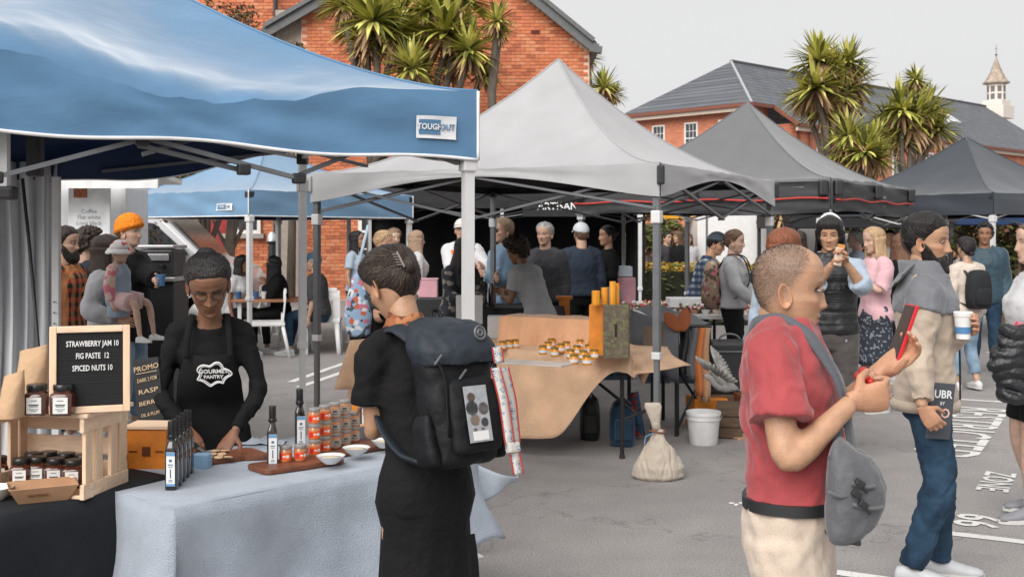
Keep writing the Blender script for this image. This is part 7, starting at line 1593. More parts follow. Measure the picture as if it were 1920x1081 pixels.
# bearded man
YB = 5.26; SBd = FPX / YB
cuph, bagh = at(1808, 622, 5.12), at(1728, 800, 4.95)
def beard_extra(I):
    t = I['t']; S, k = I['S'], I['k']
    # hood bunched behind the neck
    H_ = MB(); nb = I['nb']
    H_.loft([[S(math.cos(a) * w * k, (-.085 - d) * k + math.sin(a) * h2_ * k * .7, (1.47 + u_) * k + math.sin(a) * h2_ * k) for a in np.arange(18) * PI / 9] for w, d, h2_, u_ in ((.02, .07, .02, -.07), (.10, .055, .045, -.05), (.135, .03, .055, -.02), (.125, -.005, .055, .015), (.10, -.04, .04, .035), (.06, -.05, .02, .03))])
    v, f, nn = voxel(H_, .009, 3); MB().add(v + nn * (snoise(v, 24, 3) * .006)[:, None], f).build('hood', GSH, t, smooth=True, local=True)
    # grey yoke over shoulders and chest
    C_ = MB(); C_.loft([ring(S, z * k, (hw + .034) * k, (hd + .036) * k, .004, 32) for z, hw, hd in ((1.285, .158, .114), (1.32, .160, .114), (1.36, .150, .104), (1.40, .122, .086), (1.44, .088, .075), (1.47, .07, .07))])
    for s_ in (1, -1):
        a = I['arm'][s_]; limb(C_, a, [0, .3, .5], [.056 * k, .058 * k, .054 * k], t1=.30, e=.034); C_.ball(a[0], .056 * k + .036, 14, 9); C_.tube([S(s_ * .05 * k, -.012, 1.425 * k), a[0]], [.055, .080], 14)
    v, f, nn = voxel(C_, .009, 3); MB().add(v + nn * (snoise(v, 16, 8) * .007)[:, None], f).build('yoke', GSH, t, smooth=True, local=True)
    K_ = MB(); K_.loft([[I['nb'] + A(math.cos(a) * r * 1.1, -math.sin(a) * r * 1.15 - .012 + .02 * u_, .012 + u_ * .085) for a in np.arange(22) * PI / 11] for r, u_ in ((.085, 0), (.08, .4), (.076, .9), (.082, 1.0), (.089, .9), (.094, .3), (.098, 0))], closed=True); K_.build('stand_collar', GSH, t, smooth=True, local=True)
    Z_ = MB(); Z_.tube([S(.0, (.118 + .034 + o) * k, z * k) for z, o in ((.86, .0), (1.0, .0), (1.15, .0), (1.3, .0), (1.4, -.03))], .005, 6); Z_.build('zip', NYL, t, local=True)
    # cuffs hem band
    B = MB(); B.loft([ring(S, z * k, (.172 + e) * k, (.122 + e) * k, -.005, 36) for z, e in ((.835, .02), (.83, .034), (.875, .036), (.88, .022))], cap=False); B.build('hem_band', BEIG, t, smooth=True, local=True)
bd = person('bearded man in a beige and grey hooded jacket and dark jeans', (1.925, YB), 74, H=1.72, lean=-1, head=(-20, 4, 0), skin=SK_TAN, hair=dict(n='black', col=HB, style='short', T=.018, fun=lambda z, a: .35 + 1.25 * sstep(.55, .9, z), noise=.12), beard=(.012, .010, .009), top=dict(m=BEIG, e=.024, hem=.84, sleeve='long', se=.020, vox=.010, wr=.012, ws=9, nm='jacket'), bottom=dict(kind='trousers', m=JEAN, e=.010, len=2.0, flare=.012, vox=.010, wr=.009, ws=13, straight=.055), shoes=(.45, .46, .48),
    hands=(cuph, bagh), palm=((-.8, -.1, .1), (.3, .8, 0)), hdir=((.2, -.5, .25), (.55, -.15, -.75)), curl=(.75, .75), poles=((.6, -.3, -.8), (.3, -.8, -.3)), stride=.07, vox=.011, res=2, seed=5, face_p=dict(nose=1.2), extra=beard_extra)
cp = at(1806, 612, 5.06); cup = thing('takeaway_cup', 'white takeaway cup with a blue patch held by the bearded man', 'cup', tuple(cp - A(0, 0, .05)))
MB().lathe([(.028, -.055), (.03, -.054), (.039, .045), (.042, .047), (.042, .056), (.036, .058), (.03, .055)], cp, 22).build('cup', mat('paper_cup_white', (.66, .65, .64), .6), cup, smooth=40)
MB().lathe([(.034, -.03), (.037, .0)], cp, 22, cap=False).build('print_band', mat('print_blue', rgb(90, 140, 190, .75), .6), cup); MB().lathe([(.041, .054), (.043, .056), (.043, .064), (.038, .068)], cp, 22).build('lid', LBL, cup, smooth=40)
# folded dark tote in his hand
bgc = at(1763, 770, 5.06); tb_ = thing('dark_folder', 'slate folder with white lettering tucked under the bearded man arm', 'folder', tuple(bgc - A(0, 0, .11))); upb = unit(A(.10, 0, 1)); rtb = unit(A(.9, .25, -.12)); rtb = unit(rtb - upb * (rtb @ upb)); nb_2 = np.cross(rtb, upb); Rb2 = np.stack([rtb, -nb_2, upb], 1)
MB().bbox(bgc, (.12, .016, .25), .003, R=Rb2).build('cover', mat('slate_cover', rgb(84, 90, 98, .6), .7), tb_)
lettering('UBR', .05, bgc + upb * .075 + nb_2 * .0095, rtb, upb, WTX, tb_, bold=.0008); lettering('BY', .022, bgc + upb * .035 + nb_2 * .0095, rtb, upb, WTX, tb_); lettering('O', .06, bgc + upb * -.01 + rtb * .02 + nb_2 * .0095, rtb, upb, mat('peach_print', rgb(232, 190, 180, .8), .7), tb_, bold=.001)
MB().tube([at(1745, 725, 5.0), at(1728, 700, 5.05), at(1722, 690, 5.12)], .006, 6).build('handle', NYL, tb_)

# vendor in black
YV = 4.68
vl, vr = at(438, 812, 4.52), at(352, 806, 4.50)
def vendor_extra(I):
    t = I['t']; S, k, h2 = I['S'], I['k'], I['h2']
    A_ = MB(); rows = []
    for z in np.linspace(.62, 1.33, 16):
        hw = float(np.interp(z, [.62, .9, 1.05, 1.2, 1.33], [.19, .175, .15, .14, .10])); fd = float(np.interp(z, [.62, .9, 1.05, 1.2, 1.28, 1.33], [.15, .148, .138, .160, .160, .145])); rows.append([S(x * hw * k, (fd * (1 - .35 * x * x) + .012) * k, z * k) for x in np.linspace(-1, 1, 17)])
    o = A_.grid(rows).build('apron', F_('apron_black', 24, 24, 26, .6, bump=.3), t, smooth=True, local=True); o.modifiers.new('s', 'SOLIDIFY').thickness = .003
    for s_ in (1, -1): MB().tube(tube_path([S(s_ * .095 * k, .155 * k, 1.32 * k), S(s_ * .09 * k, .11 * k, 1.42 * k), S(s_ * .075 * k, .02 * k, 1.475 * k)], 6), .012, 8, flat=.35).build('apron_strap', MATS['apron_black'], t, smooth=True, local=True)
    # white cloud-shaped print with lettering
    c0 = S(.02, .182 * k, 1.262 * k); c1 = S(.12, .182 * k, 1.262 * k); rt = unit(c1 - c0); c2 = S(.02, .182 * k, 1.30 * k); up = unit(c2 - c0); up = unit(up - rt * (up @ rt)); nr_ = np.cross(rt, up); c = c0 + nr_ * .012
    a = np.linspace(0, 2 * PI, 70); mb = MB()
    for q, w in ((1.0, .0032), (.86, .0018)): mb.tube([c + rt * (.062 + .010 * math.cos(5 * x)) * q * math.cos(x) + up * (.046 + .008 * math.sin(6 * x)) * q * math.sin(x) for x in a], w, 6)
    mb.build('print_outline', WTX, t, local=True)
    lettering('GOURMET', .024, c + up * .012, rt, up, WTX, None, 'print_lettering', bold=.0008).parent = t
    lettering('PANTRY', .020, c - up * .012, rt, up, WTX, None, 'print_lettering', bold=.0006).parent = t
    G_ = MB()
    for s_ in (1, -1):
        G_.tube([h2([[s_ * .032 + math.cos(q) * .024, .088 - .006 * abs(math.cos(q)) * (1 if math.cos(q) * s_ > 0 else 0), .50 * HEADH + math.sin(q) * .018]])[0] for q in np.linspace(0, 2 * PI, 22)], .0022, 6); G_.tube([h2([[s_ * .056, .082, .505 * HEADH]])[0], h2([[s_ * .074, .03, .50 * HEADH]])[0], h2([[s_ * .074, -.01, .47 * HEADH]])[0]], .002, 6)
    G_.tube([h2([[-.009, .092, .51 * HEADH]])[0], h2([[.009, .092, .51 * HEADH]])[0]], .002, 6); G_.build('glasses', NYL, t, local=True)
    for s_ in (1, -1): MB().ball(h2([[s_ * .078, -.004, .30 * HEADH]])[0], .006, 8, 6).build('earring', mat('pearl', (.7, .68, .66), .2), t, smooth=True, local=True)
vd = person('smiling vendor in black long sleeves and glasses leaning over the tasting table', (-1.27, YV + .10), 12, H=1.58, lean=20, head=(6, 30, -4), hs=1.04, eyes=False, skin=(.22, .105, .06), hair=dict(n='vendor', col=HB, style='bun', T=.016, bun=(0, -.105, .80 * HEADH), br=.045), top=dict(m=BLKF, e=.008, hem=.86, sleeve='long', se=.006, vox=.009, wr=.007, ws=13, neck=1.42, nm='top'), bottom=dict(kind='trousers', m=BLKF, e=.014), shoes=(.03, .03, .03),
    hands=(vl, vr), palm=((-.2, -.3, -1), (.3, -.2, -1)), hdir=((-.28, -.55, -.55), (.45, -.5, -.45)), curl=(.42, .6), poles=((.8, -.25, -.55), (-.8, -.25, -.55)), female=True, build_w=.92, vox=.010, res=2, seed=7, face_p=dict(nose=.95, wide=1.02), extra=vendor_extra, bust=.3)
kn = at(372, 838, 4.42); kf = thing('kitchen_knife', 'small dark knife in the vendor hand over the board', 'knife', tuple(kn)); MB().bar(kn, kn + A(.07, -.03, -.045), .016, .003).build('blade', STL, kf); MB().bar(kn, kn + A(-.06, .02, .035), .014, .012).build('handle', NYL, kf)

# woman with the backpack
YW = 3.42; SW = FPX / YW
def wb_extra(I):
    t = I['t']; S, k, h2 = I['S'], I['k'], I['h2']
    # scarf at the neck
    cm = MB(); n0 = I['nb'] * .7 + I['nt'] * .3
    cm.loft([[n0 + A(math.cos(a) * r_, math.sin(a) * r_ * 1.08, dz + .006 * math.sin(a * 3 + dz * 90)) for a in np.arange(28) * PI / 14] for r_, dz in ((.070, -.03), (.064, -.008), (.056, .016), (.053, .026), (.050, .024), (.054, 0))], cap=False)
    cm.build('bandana', blotch('rust_bandana', rgb(150, 88, 52, .7), [rgb(170, 104, 62, .7), rgb(120, 66, 40, .7), rgb(190, 128, 84, .7)], 60), t, smooth=True, local=True)
    cl = MB(); b0 = A(0, -.113, .58 * HEADH)
    for i in range(5): cl.tube([h2([b0 + A(.03, -.01, -.02 + i * .010)])[0], h2([b0 + A(.045, .0, -.012 + i * .010)])[0]], .0035, 6)
    cl.tube([h2([b0 + A(.03, -.012, -.03)])[0], h2([b0 + A(.03, -.012, .03)])[0]], .004, 6); cl.build('hair_clip', mat('clip_horn', rgb(110, 98, 88, .5), .3), t, local=True)
    # skirt tie
    MB().grid([[S((-.06 + .03 * a) * k, (-.19 - .05 * v - .006 * math.sin(v * 6)) * k, (.80 - .30 * v) * k) for a in np.linspace(0, 1, 4)] for v in np.linspace(0, 1, 8)]).build('waist_tie', BLKF, t, smooth=True, local=True)
LIN = F_('black_linen', 30, 29, 30, .45, bump=.5, bscale=26)
bw_ = person('woman in a long black linen dress bending over the table with a backpack on', (-.262, YW + .02), 218, H=1.62, lean=14, head=(4, 34, 6), hs=.98, skin=SK_TAN, hair=dict(n='dark_brown', col=HD, style='tied', T=.017, bun=(0, -.108, .50 * HEADH), br=.036), top=dict(m=LIN, e=.015, hem=.84, sleeve='short', se=.022, sf=.012, vox=.010, wr=.006, ws=9, nm='dress_bodice'), bottom=dict(kind='skirt', m=LIN, e=.020, waist=1.05, hem=.06, fl=.05), shoes=(.05, .045, .04),
    hands=(at(704, 752, 3.66), at(752, 790, 3.72)), palm=((-.2, .2, -.9), (0, 0, -1)), hdir=((-.1, .9, -.15), (-.3, .8, -.1)), curl=(.7, .6), poles=((.30, -.45, -.95), (-.5, -.5, -.6)), female=True, build_w=.92, vox=.010, res=2, seed=9, extra=wb_extra)
# her backpack: built in her back frame
I = bw_; fw = I['R'] @ A(0, -1, 0); lf = I['R'] @ A(1, 0, 0); th_b = math.radians(14)
upb = unit(A(0, 0, 1) * math.cos(th_b) + fw * math.sin(th_b)); bkw = unit(-fw * math.cos(th_b) + A(0, 0, 1) * math.sin(th_b)); c0 = I['l2w'](I['S'](0, -.135 * I['k'], 1.20 * I['k']))
PS = .86
Rk = lambda x, y, z: c0 + (lf * x + bkw * y + upb * z) * PS                              # x to her left, y backwards, z up
bpk = thing('hiking_backpack', 'black and slate hiking backpack worn by the woman in the black dress', 'backpack', tuple(Rk(0, .1, -.27)))
NV = F_('pack_slate', 56, 64, 74, .55, rough=.55, bump=.5, bscale=14); NV2 = F_('pack_black', 26, 28, 32, .55, rough=.6, bump=.5, bscale=14)
def pack_loft(rings, m, nm, vx=.008, wr=.006, ws=18, parent=None, an=(1, 1, 1)):
    mb = MB(); mb.loft([[Rk(xc + math.cos(a) * hw * (abs(math.cos(a)) + .001) ** -.3, yc + math.sin(a) * hd * (abs(math.sin(a)) + .001) ** -.3, z + tl * math.sin(a)) for a in np.arange(32) * PI / 16] for z, hw, hd, xc, yc, tl in rings])
    v, f, nn = voxel(mb, vx, 3); return MB().add(v + nn * (snoise(v, ws, 5, 3, an) * wr)[:, None], f).build(nm, m, bpk, smooth=True)
pack_loft([(-.245, .09, .05, 0, .10, 0), (-.235, .125, .075, 0, .10, 0), (-.16, .138, .088, 0, .105, 0), (-.02, .142, .092, 0, .105, 0), (.10, .14, .09, 0, .105, 0), (.17, .13, .085, 0, .10, 0), (.2, .11, .07, 0, .095, 0)], NV2, 'main_bag')
pack_loft([(.085, .120, .070, 0, .13, .0), (.10, .146, .098, 0, .125, -.02), (.15, .152, .104, 0, .12, -.025), (.205, .144, .098, 0, .11, -.03), (.245, .12, .08, 0, .095, -.03), (.262, .07, .05, 0, .085, -.02)], NV, 'top_lid', wr=.007, ws=22)
pack_loft([(-.21, .085, .02, 0, .195, 0), (-.2, .10, .03, 0, .195, 0), (-.08, .105, .034, 0, .2, 0), (.02, .10, .03, 0, .2, 0), (.045, .07, .018, 0, .195, 0)], NV2, 'front_pocket', wr=.004)
for s_ in (1, -1):
    pack_loft([(-.235, .02, .045, s_ * .135, .105, 0), (-.2, .03, .055, s_ * .14, .105, 0), (-.10, .026, .05, s_ * .145, .105, 0), (-.06, .012, .04, s_ * .142, .105, 0)], NV2, 'side_pocket', wr=.003)
    stp = tube_path([Rk(s_ * .075, .02, .20), Rk(s_ * .095, -.06, .265), Rk(s_ * .105, -.15, .255), Rk(s_ * .115, -.215, .17), Rk(s_ * .12, -.225, .03), Rk(s_ * .14, -.15, -.10), Rk(s_ * .15, -.03, -.19), Rk(s_ * .13, .05, -.22)], 6)
    MB().tube(stp, .030, 10, flat=.3, up=bkw).build('shoulder_strap', NV, bpk, smooth=True)
MB().tube(tube_path([Rk(-.02, .06, .262), Rk(-.02, .05, .30), Rk(.02, .05, .30), Rk(.02, .06, .262)], 4), .007, 8).build('grab_loop', NV2, bpk, smooth=True)
for x, z, r_ in ((.11, .12, .4), (.02, .065, .2)): MB().bar(Rk(x, .218, z), Rk(x + .035, .222, z - .03), .005, .004).build('zip_pull', GALV, bpk)
for s_ in (1, -1): MB().tube(tube_path([Rk(s_ * .12, .19, .12), Rk(s_ * .10, .215, .05), Rk(s_ * .115, .205, -.15)], 5), .008, 8, flat=.35).build('lash_strap', NV2, bpk, smooth=True)
MB().tube([Rk(-.055 + .022 * math.cos(a), .2235, .185 + .022 * math.sin(a)) for a in np.linspace(0, 2 * PI, 22)], .003, 6).build('round_emblem', GALV, bpk); MB().tube([Rk(-.055 + .010 * math.cos(a), .2235, .185 + .010 * math.sin(a)) for a in np.linspace(0, 2 * PI, 14)], .003, 6).build('round_emblem', GALV, bpk)
# printed card on the pack and patterned camera strap
cardc = Rk(.012, .2385, -.085); pcard = thing('printed_card', 'grey printed card tucked in the backpack front', 'card', tuple(Rk(.0, .2385, -.18))); Rcd = np.stack([-lf, -bkw, upb], 1)
MB().bbox(cardc, (.092 * PS, .003, .185 * PS), .001, R=Rcd).build('card', mat('card_grey', rgb(178, 182, 188, .7), .5, var=.12, vscale=60), pcard)
for x, z, s_, m_ in ((-.02, .055, .014, 'card_brown'), (-.022, .02, .021, 'card_dark'), (.024, .015, .018, 'card_brown'), (-.016, -.02, .017, 'card_tan'), (.022, -.03, .013, 'card_dark'), (.01, -.055, .008, 'card_rust'), (-.02, -.053, .007, 'card_rust')):
    mm = {'card_brown': rgb(120, 96, 80, .7), 'card_dark': rgb(56, 56, 60, .7), 'card_tan': rgb(196, 160, 130, .7), 'card_rust': rgb(160, 84, 50, .7)}[m_]; MB().lathe([(s_, 0), (s_, .001)], cardc + (-lf * x + upb * z) * PS + bkw * .0015, 14, R=np.stack([lf, upb, np.cross(lf, upb)], 1)).build('picture_spot', mat(m_, mm, .6), pcard)
MB().bbox(cardc - upb * .072 * PS + bkw * .002, (.062 * PS, .0015, .026), .0005, R=Rcd).build('caption_panel', LBL, pcard)
def woven():
    m, nt, b = _nt('woven_strap'); N, L = nt.nodes, nt.links; b.inputs['Roughness'].default_value = .9; tc = N.new('ShaderNodeTexCoord'); ck = N.new('ShaderNodeTexVoronoi'); ck.distance = 'MANHATTAN'; ck.inputs['Scale'].default_value = 42; ck.inputs['Randomness'].default_value = 0.25; L.new(tc.outputs['Object'], ck.inputs[0])
    r = N.new('ShaderNodeValToRGB'); r.color_ramp.interpolation = 'CONSTANT'; e = r.color_ramp.elements; e[0].position = 0; e[0].color = (*rgb(70, 110, 150, .75), 1); e[1].position = .22; e[1].color = (.5, .48, .45, 1); q = e.new(.42); q.color = (*rgb(110, 150, 185, .75), 1); q = e.new(.55); q.color = (.5, .48, .45, 1)
    L.new(ck.outputs['Distance'], r.inputs[0]); L.new(r.outputs[0], b.inputs['Base Color']); return m
WV = woven(); cst = thing('patterned_strap', 'white red and blue woven camera strap looped on the backpack side', 'strap', tuple(Rk(-.15, .16, -.25)))
def rib(P, w, m, nm, off=.0, sd=None):
    P = tube_path(P, 8); w = w * PS; sd = unit(-lf * .55 + bkw * .2) if sd is None else sd; r = [[q - sd * w / 2 + bkw * off, q + sd * w / 2 + bkw * off] for q in P]; o = MB().grid(r).build(nm, m, cst, smooth=True); o.modifiers.new('s', 'SOLIDIFY').thickness = .003
    return P
REDE = mat('strap_red', rgb(186, 52, 44, .8), .8)
for P in ([Rk(-.085, .238, .06), Rk(-.098, .240, -.05), Rk(-.10, .235, -.20)], [Rk(-.132, .222, .06), Rk(-.148, .218, -.05), Rk(-.135, .222, -.20)], [Rk(-.115, .232, -.20), Rk(-.118, .232, -.25), Rk(-.122, .23, -.30)], [Rk(-.105, .236, .13), Rk(-.105, .236, .075)]):
    rib(P, .034, WV, 'webbing'); 
    for s_ in (1, -1): rib([q + unit(-lf * .55 + bkw * .2) * .0165 * PS * s_ for q in P], .004, REDE, 'red_edge', .002)
MB().bbox(Rk(-.115, .232, -.21), (.04, .026, .03), .012, R=Rcd).build('knot', WV, cst)

# ---------------- everyone further back: compact specs
def P_(label, px, Y, face, H, skin, hair, top, bottom=None, **kw):
    return person(label, ((px - 960) * Y / FPX, Y), face, H, skin=skin, hair=hair, top=top, bottom=bottom or dict(kind='trousers', m=BLKF, e=.014), **kw)
hr = lambda n, c, st, **k: dict(n=n, col=c, style=st, **k)
LB = F_('pale_blue_shirt', 186, 202, 220, .68); WH = F_('white_cotton', 220, 220, 222, .68); PINK = F_('pink_cotton', 230, 184, 192, .72); TEAL = F_('teal_shell', 44, 76, 92, .62, rough=.6); CRM_ = F_('cream_coat', 226, 210, 196, .7); DNM = F_('denim_shirt', 130, 158, 186, .66); NAVY = F_('navy_denim', 52, 62, 78, .6); PUFF = mat('black_puffer', (.012, .012, .014), .45, bump=1.0, bscale=2, stretch=(.2, .2, 12)); GRYS = F_('grey_shorts', 96, 90, 88, .62)
RPL = plaid('red_plaid', rgb(40, 44, 50, .6), rgb(200, 60, 44, .8), rgb(206, 140, 84, .8), 14); BPL = plaid('blue_plaid', rgb(60, 84, 116, .65), rgb(200, 212, 222, .7), rgb(30, 44, 70, .6), 14); FLOR = blotch('floral_print', rgb(150, 176, 206, .7), [rgb(196, 96, 60, .75), rgb(220, 220, 224, .7), rgb(200, 120, 140, .7), rgb(70, 80, 90, .7)], 22); DPR = blotch('dark_print', rgb(40, 44, 52, .6), [rgb(44, 48, 56, .6), rgb(150, 140, 132, .6), rgb(40, 44, 52, .6), rgb(44, 48, 56, .6)], 26); DOTS = blotch('dot_dress', rgb(52, 58, 70, .6), [rgb(58, 64, 76, .6), rgb(150, 156, 166, .6), rgb(52, 58, 70, .6)], 60)
def vestman(I):
    t, h2 = I['t'], I['h2']; MB().tube([h2([[math.sin(a) * .092, -.012 + 0 * a, .55 * HEADH + math.cos(a) * .135]])[0] for a in np.linspace(-1.5, 1.5, 22)], .010, 8).build('headphone_band', mat('white_gloss', (.66, .66, .67), .3), t, smooth=True, local=True)
    for s_ in (1, -1): MB().ball(h2([[s_ * .086, -.006, .47 * HEADH]])[0], (.016, .032, .038), 14, 9).build('headphone_cup', mat('white_gloss', (.66, .66, .67), .3), t, smooth=True, local=True)
hnd = at(1572, 486, 7.86)
P_('young man in a black puffer vest and headphones eating a snack', 1556, 8.2, -12, 1.76, SK_TAN, hr('black2', HB, 'bob', T=.022, L=.02, wrap=100), dict(m=LB, e=.022, hem=.80, sleeve='push', se=.030, nm='shirt', vox=.012, wr=.008), dict(kind='shorts', m=GRYS, e=.03, len=.95, vox=.012), jacket=dict(m=PUFF, e=.042, hem=.90, sleeve='none', nm='vest', neck=1.48, vox=.012, wr=.006), hands=(hnd + A(.05, 0, -.02), hnd + A(-.04, 0, -.03)), hdir=((-.4, -.2, .8), (.4, -.2, .8)), palm=((-.7, -.5, 0), (.7, -.3, 0)), curl=(.9, .9), shoes=(.62, .62, .62), res=1, seed=1, extra=vestman, vox=.012, head=(-8, 8, 0))
sn = thing('wrapped_snack', 'paper wrapped snack held by the young man in the vest', 'snack', tuple(hnd)); MB().bbox(hnd + A(-.01, -.03, .02), (.055, .04, .13), .012, R=roty(.15)).build('wrapper', mat('snack_paper', rgb(226, 200, 180, .75), .7), sn); MB().bbox(hnd + A(.01, -.03, .09), (.05, .035, .03), .01, R=roty(.15)).build('bun', mat('bread', rgb(216, 150, 70, .75), .8), sn)
P_('auburn haired woman in a pale blue shirt behind the red shirt man', 1468, 7.1, 125, 1.66, SK_LIGHT, hr('auburn', HAU, 'bob', T=.022, L=.06), dict(m=LB, e=.028, hem=.72, sleeve='long', se=.024), dict(kind='trousers', m=LJEAN, e=.014), female=True, seed=2)
I = P_('woman in a pale grey hoodie with a floral backpack at the flower table', 1374, 11.4, 72, 1.68, SK_PALE, hr('brown', HBR, 'tied', T=.014, bun=(0, -.11, .40 * HEADH), br=.026), dict(m=GREYT, e=.034, hem=.92, sleeve='long', se=.028, nm='hoodie'), dict(kind='trousers', m=BLKF, e=.012, straight=.07), hands=(at(1420, 556, 11.2), at(1416, 566, 11.0)), female=True, seed=3, head=(0, 6, 0))
def small_pack(I, label, m, w=.14, h=.22, dpt=.09, zc=1.16, name='backpack', mstr=None):
    S, k = I['S'], I['k']; c = I['l2w'](S(0, -.21 * k, zc * k)); f_ = I['R'] @ A(0, -1, 0); l_ = I['R'] @ A(1, 0, 0); t = thing(name, label, 'backpack', tuple(c - A(0, 0, h)))
    q = lambda x, y, z: c + l_ * x - f_ * y + A(0, 0, z); mb = MB(); mb.loft([[q(math.cos(a) * w * s_ * (abs(math.cos(a)) + .001) ** -.3, math.sin(a) * dpt * s_ * (abs(math.sin(a)) + .001) ** -.3, z * h) for a in np.arange(24) * PI / 12] for z, s_ in ((-1, .7), (-.93, .92), (-.4, 1.02), (.2, 1), (.7, .9), (.92, .7), (1, .35))]); mb.build('bag', m, t, smooth=True)
    mb = MB(); mb.loft([[q(math.cos(a) * w * .75 * s_, dpt * .9 + math.sin(a) * .035 * s_, -.35 * h + z * h * .45) for a in np.arange(18) * PI / 9] for z, s_ in ((-1, .6), (-.8, .95), (.5, 1), (.9, .8), (1, .5))]); mb.build('pocket', m, t, smooth=True)
    for s_ in (1, -1): MB().tube(tube_path([q(s_ * .08, -.06, h * .7), q(s_ * .10, -.17, h * 1.35), q(s_ * .11, -.33, h * 1.2), q(s_ * .12, -.40, h * .2), q(s_ * .14, -.28, -h * .5), q(s_ * .11, -.06, -h * .8)], 5), .02, 8, flat=.35, up=f_).build('strap', mstr or NYL, t, smooth=True)
small_pack(I, 'floral cloth backpack on the woman in the grey hoodie', blotch('floral_bag', rgb(176, 150, 128, .7), [rgb(206, 120, 130, .7), rgb(120, 90, 74, .7), rgb(210, 190, 170, .7), rgb(96, 84, 76, .7)], 28), .15, .24)
P_('man in a dark cap and blue plaid shirt bending by the hedge', 1308, 12.6, 70, 1.68, SK_TAN, hr('black3', HB, 'short'), dict(m=BPL, e=.024, sleeve='push', hem=.80), dict(kind='trousers', m=JEAN, e=.014), lean=18, hat=dict(kind='cap', m=F_('cap_slate', 70, 80, 92, .6)), head=(0, 18, 0), seed=4)
P_('blonde woman in a pink top behind the bearded man', 1642, 10.4, 285, 1.70, SK_PALE, hr('blonde', HBL, 'long', T=.014, L=.16), dict(m=PINK, e=.028, sleeve='elbow', se=.03, hem=.86), dict(kind='skirt', m=DOTS, e=.02, hem=.45), female=True, seed=5, hands=(at(1608, 520, 10.2), at(1612, 512, 10.5)), head=(0, 8, 0))
P_('grey haired person far back between the vest man and the blonde woman', 1606, 14, 250, 1.70, SK_PALE, hr('grey', HGY, 'short'), dict(m=LB, e=.02, sleeve='long'), seed=6)
I = P_('woman in a cream coat with a black daypack walking away', 1812, 11.8, 195, 1.60, SK_LIGHT, hr('black4', HB, 'tied', T=.016, bun=(0, -.105, .25 * HEADH), br=.03), dict(m=CRM_, e=.03, sleeve='long', se=.026, hem=.82), dict(kind='trousers', m=LJEAN, e=.016, len=1.8), shoes=(.6, .6, .6), female=True, seed=7, stride=.05)
small_pack(I, 'black daypack on the woman in the cream coat', F_('daypack_black', 50, 52, 56, .6), .13, .2)
P_('person in a teal jacket facing the camera at the right', 1846, 13.2, -20, 1.76, SK_BROWN, hr('black5', HB, 'curly', T=.02), dict(m=TEAL, e=.045, sleeve='long', se=.035, hem=.82), dict(kind='trousers', m=JEAN, e=.016), shoes=(.12, .2, .3), seed=8)
# walker cut by the right edge
Ie = P_('walker in a white shirt and black shorts cut off by the right edge', 1942, 6.45, 268, 1.70, SK_PALE, hr('brown6', HBR, 'long', T=.014, L=.2), dict(m=WH, e=.03, sleeve='elbow', se=.034, hem=.90, vox=.012), dict(kind='shorts', m=BLKF, e=.012, len=.80, vox=.012), shoes=(.2, .2, .22), female=True, seed=9, vox=.012, stride=.06)
for s_ in (1, -1):
    a = Ie['leg'][s_]; MB().tube([a[2] + A(0, 0, -.03), a[2] + A(0, 0, .05), a[2] + A(0, 0, .085)], [.045, .043, .042], 14).build('sock', WH, Ie['t'], smooth=True, local=True)
pb = at(1893, 680, 6.15); pf = thing('puffer_jacket', 'quilted black puffer jacket hanging from the walker arm at the right edge', 'jacket', tuple(pb - A(0, 0, .2))); mb = MB()
for i in range(7): z = .17 - i * .058; w = (.09, .12, .135, .14, .135, .12, .09)[i]; mb.loft([[pb + A(.03 + .02 * math.sin(i * 1.7) + math.cos(a) * w * q, math.sin(a) * .07 * q, z + dz + .015 * math.cos(a * 2 + i)) for a in np.arange(20) * PI / 10] for dz, q in ((-.033, .74), (-.024, .92), (0, 1.0), (.024, .92), (.033, .74))])
v, f, nn = voxel(mb, .007, 1); MB().add(v + nn * (snoise(v, 40, 6) * .003)[:, None], f).build('quilting', mat('puffer_black', (.014, .014, .017), .4, bump=.5, bscale=20), pf, smooth=True)
pkc = thing('pink_cloth', 'coral pink cloth hanging beside the puffer jacket', 'cloth', tuple(at(1878, 720, 6.2))); G = [[at(1905 - 34 * v + 22 * a, 600 + 95 * v + 10 * a, 6.25) + A(0, .03 * math.sin(a * 5 + v * 3), 0) for a in np.linspace(0, 1, 8)] for v in np.linspace(0, 1, 10)]
q = MB().grid(G).build('cloth', F_('coral_cloth', 222, 110, 122, .75), pkc, smooth=True); q.modifiers.new('s', 'SOLIDIFY').thickness = .006
P_('woman in a dark dotted dress far away at the right edge', 1893, 19, -30, 1.68, SK_PALE, hr('brown7', HBR, 'bob', T=.02, L=.04), dict(m=DOTS, e=.02, sleeve='short'), dict(kind='skirt', m=DOTS, e=.02, hem=.5), female=True, seed=10)
P_('brown haired person half hidden behind the bearded man shoulder', 1690, 12.3, 200, 1.62, SK_LIGHT, hr('brown8', (.16, .08, .05), 'bob', T=.024, L=.08), dict(m=BLKF, e=.02, sleeve='long'), female=True, seed=11)
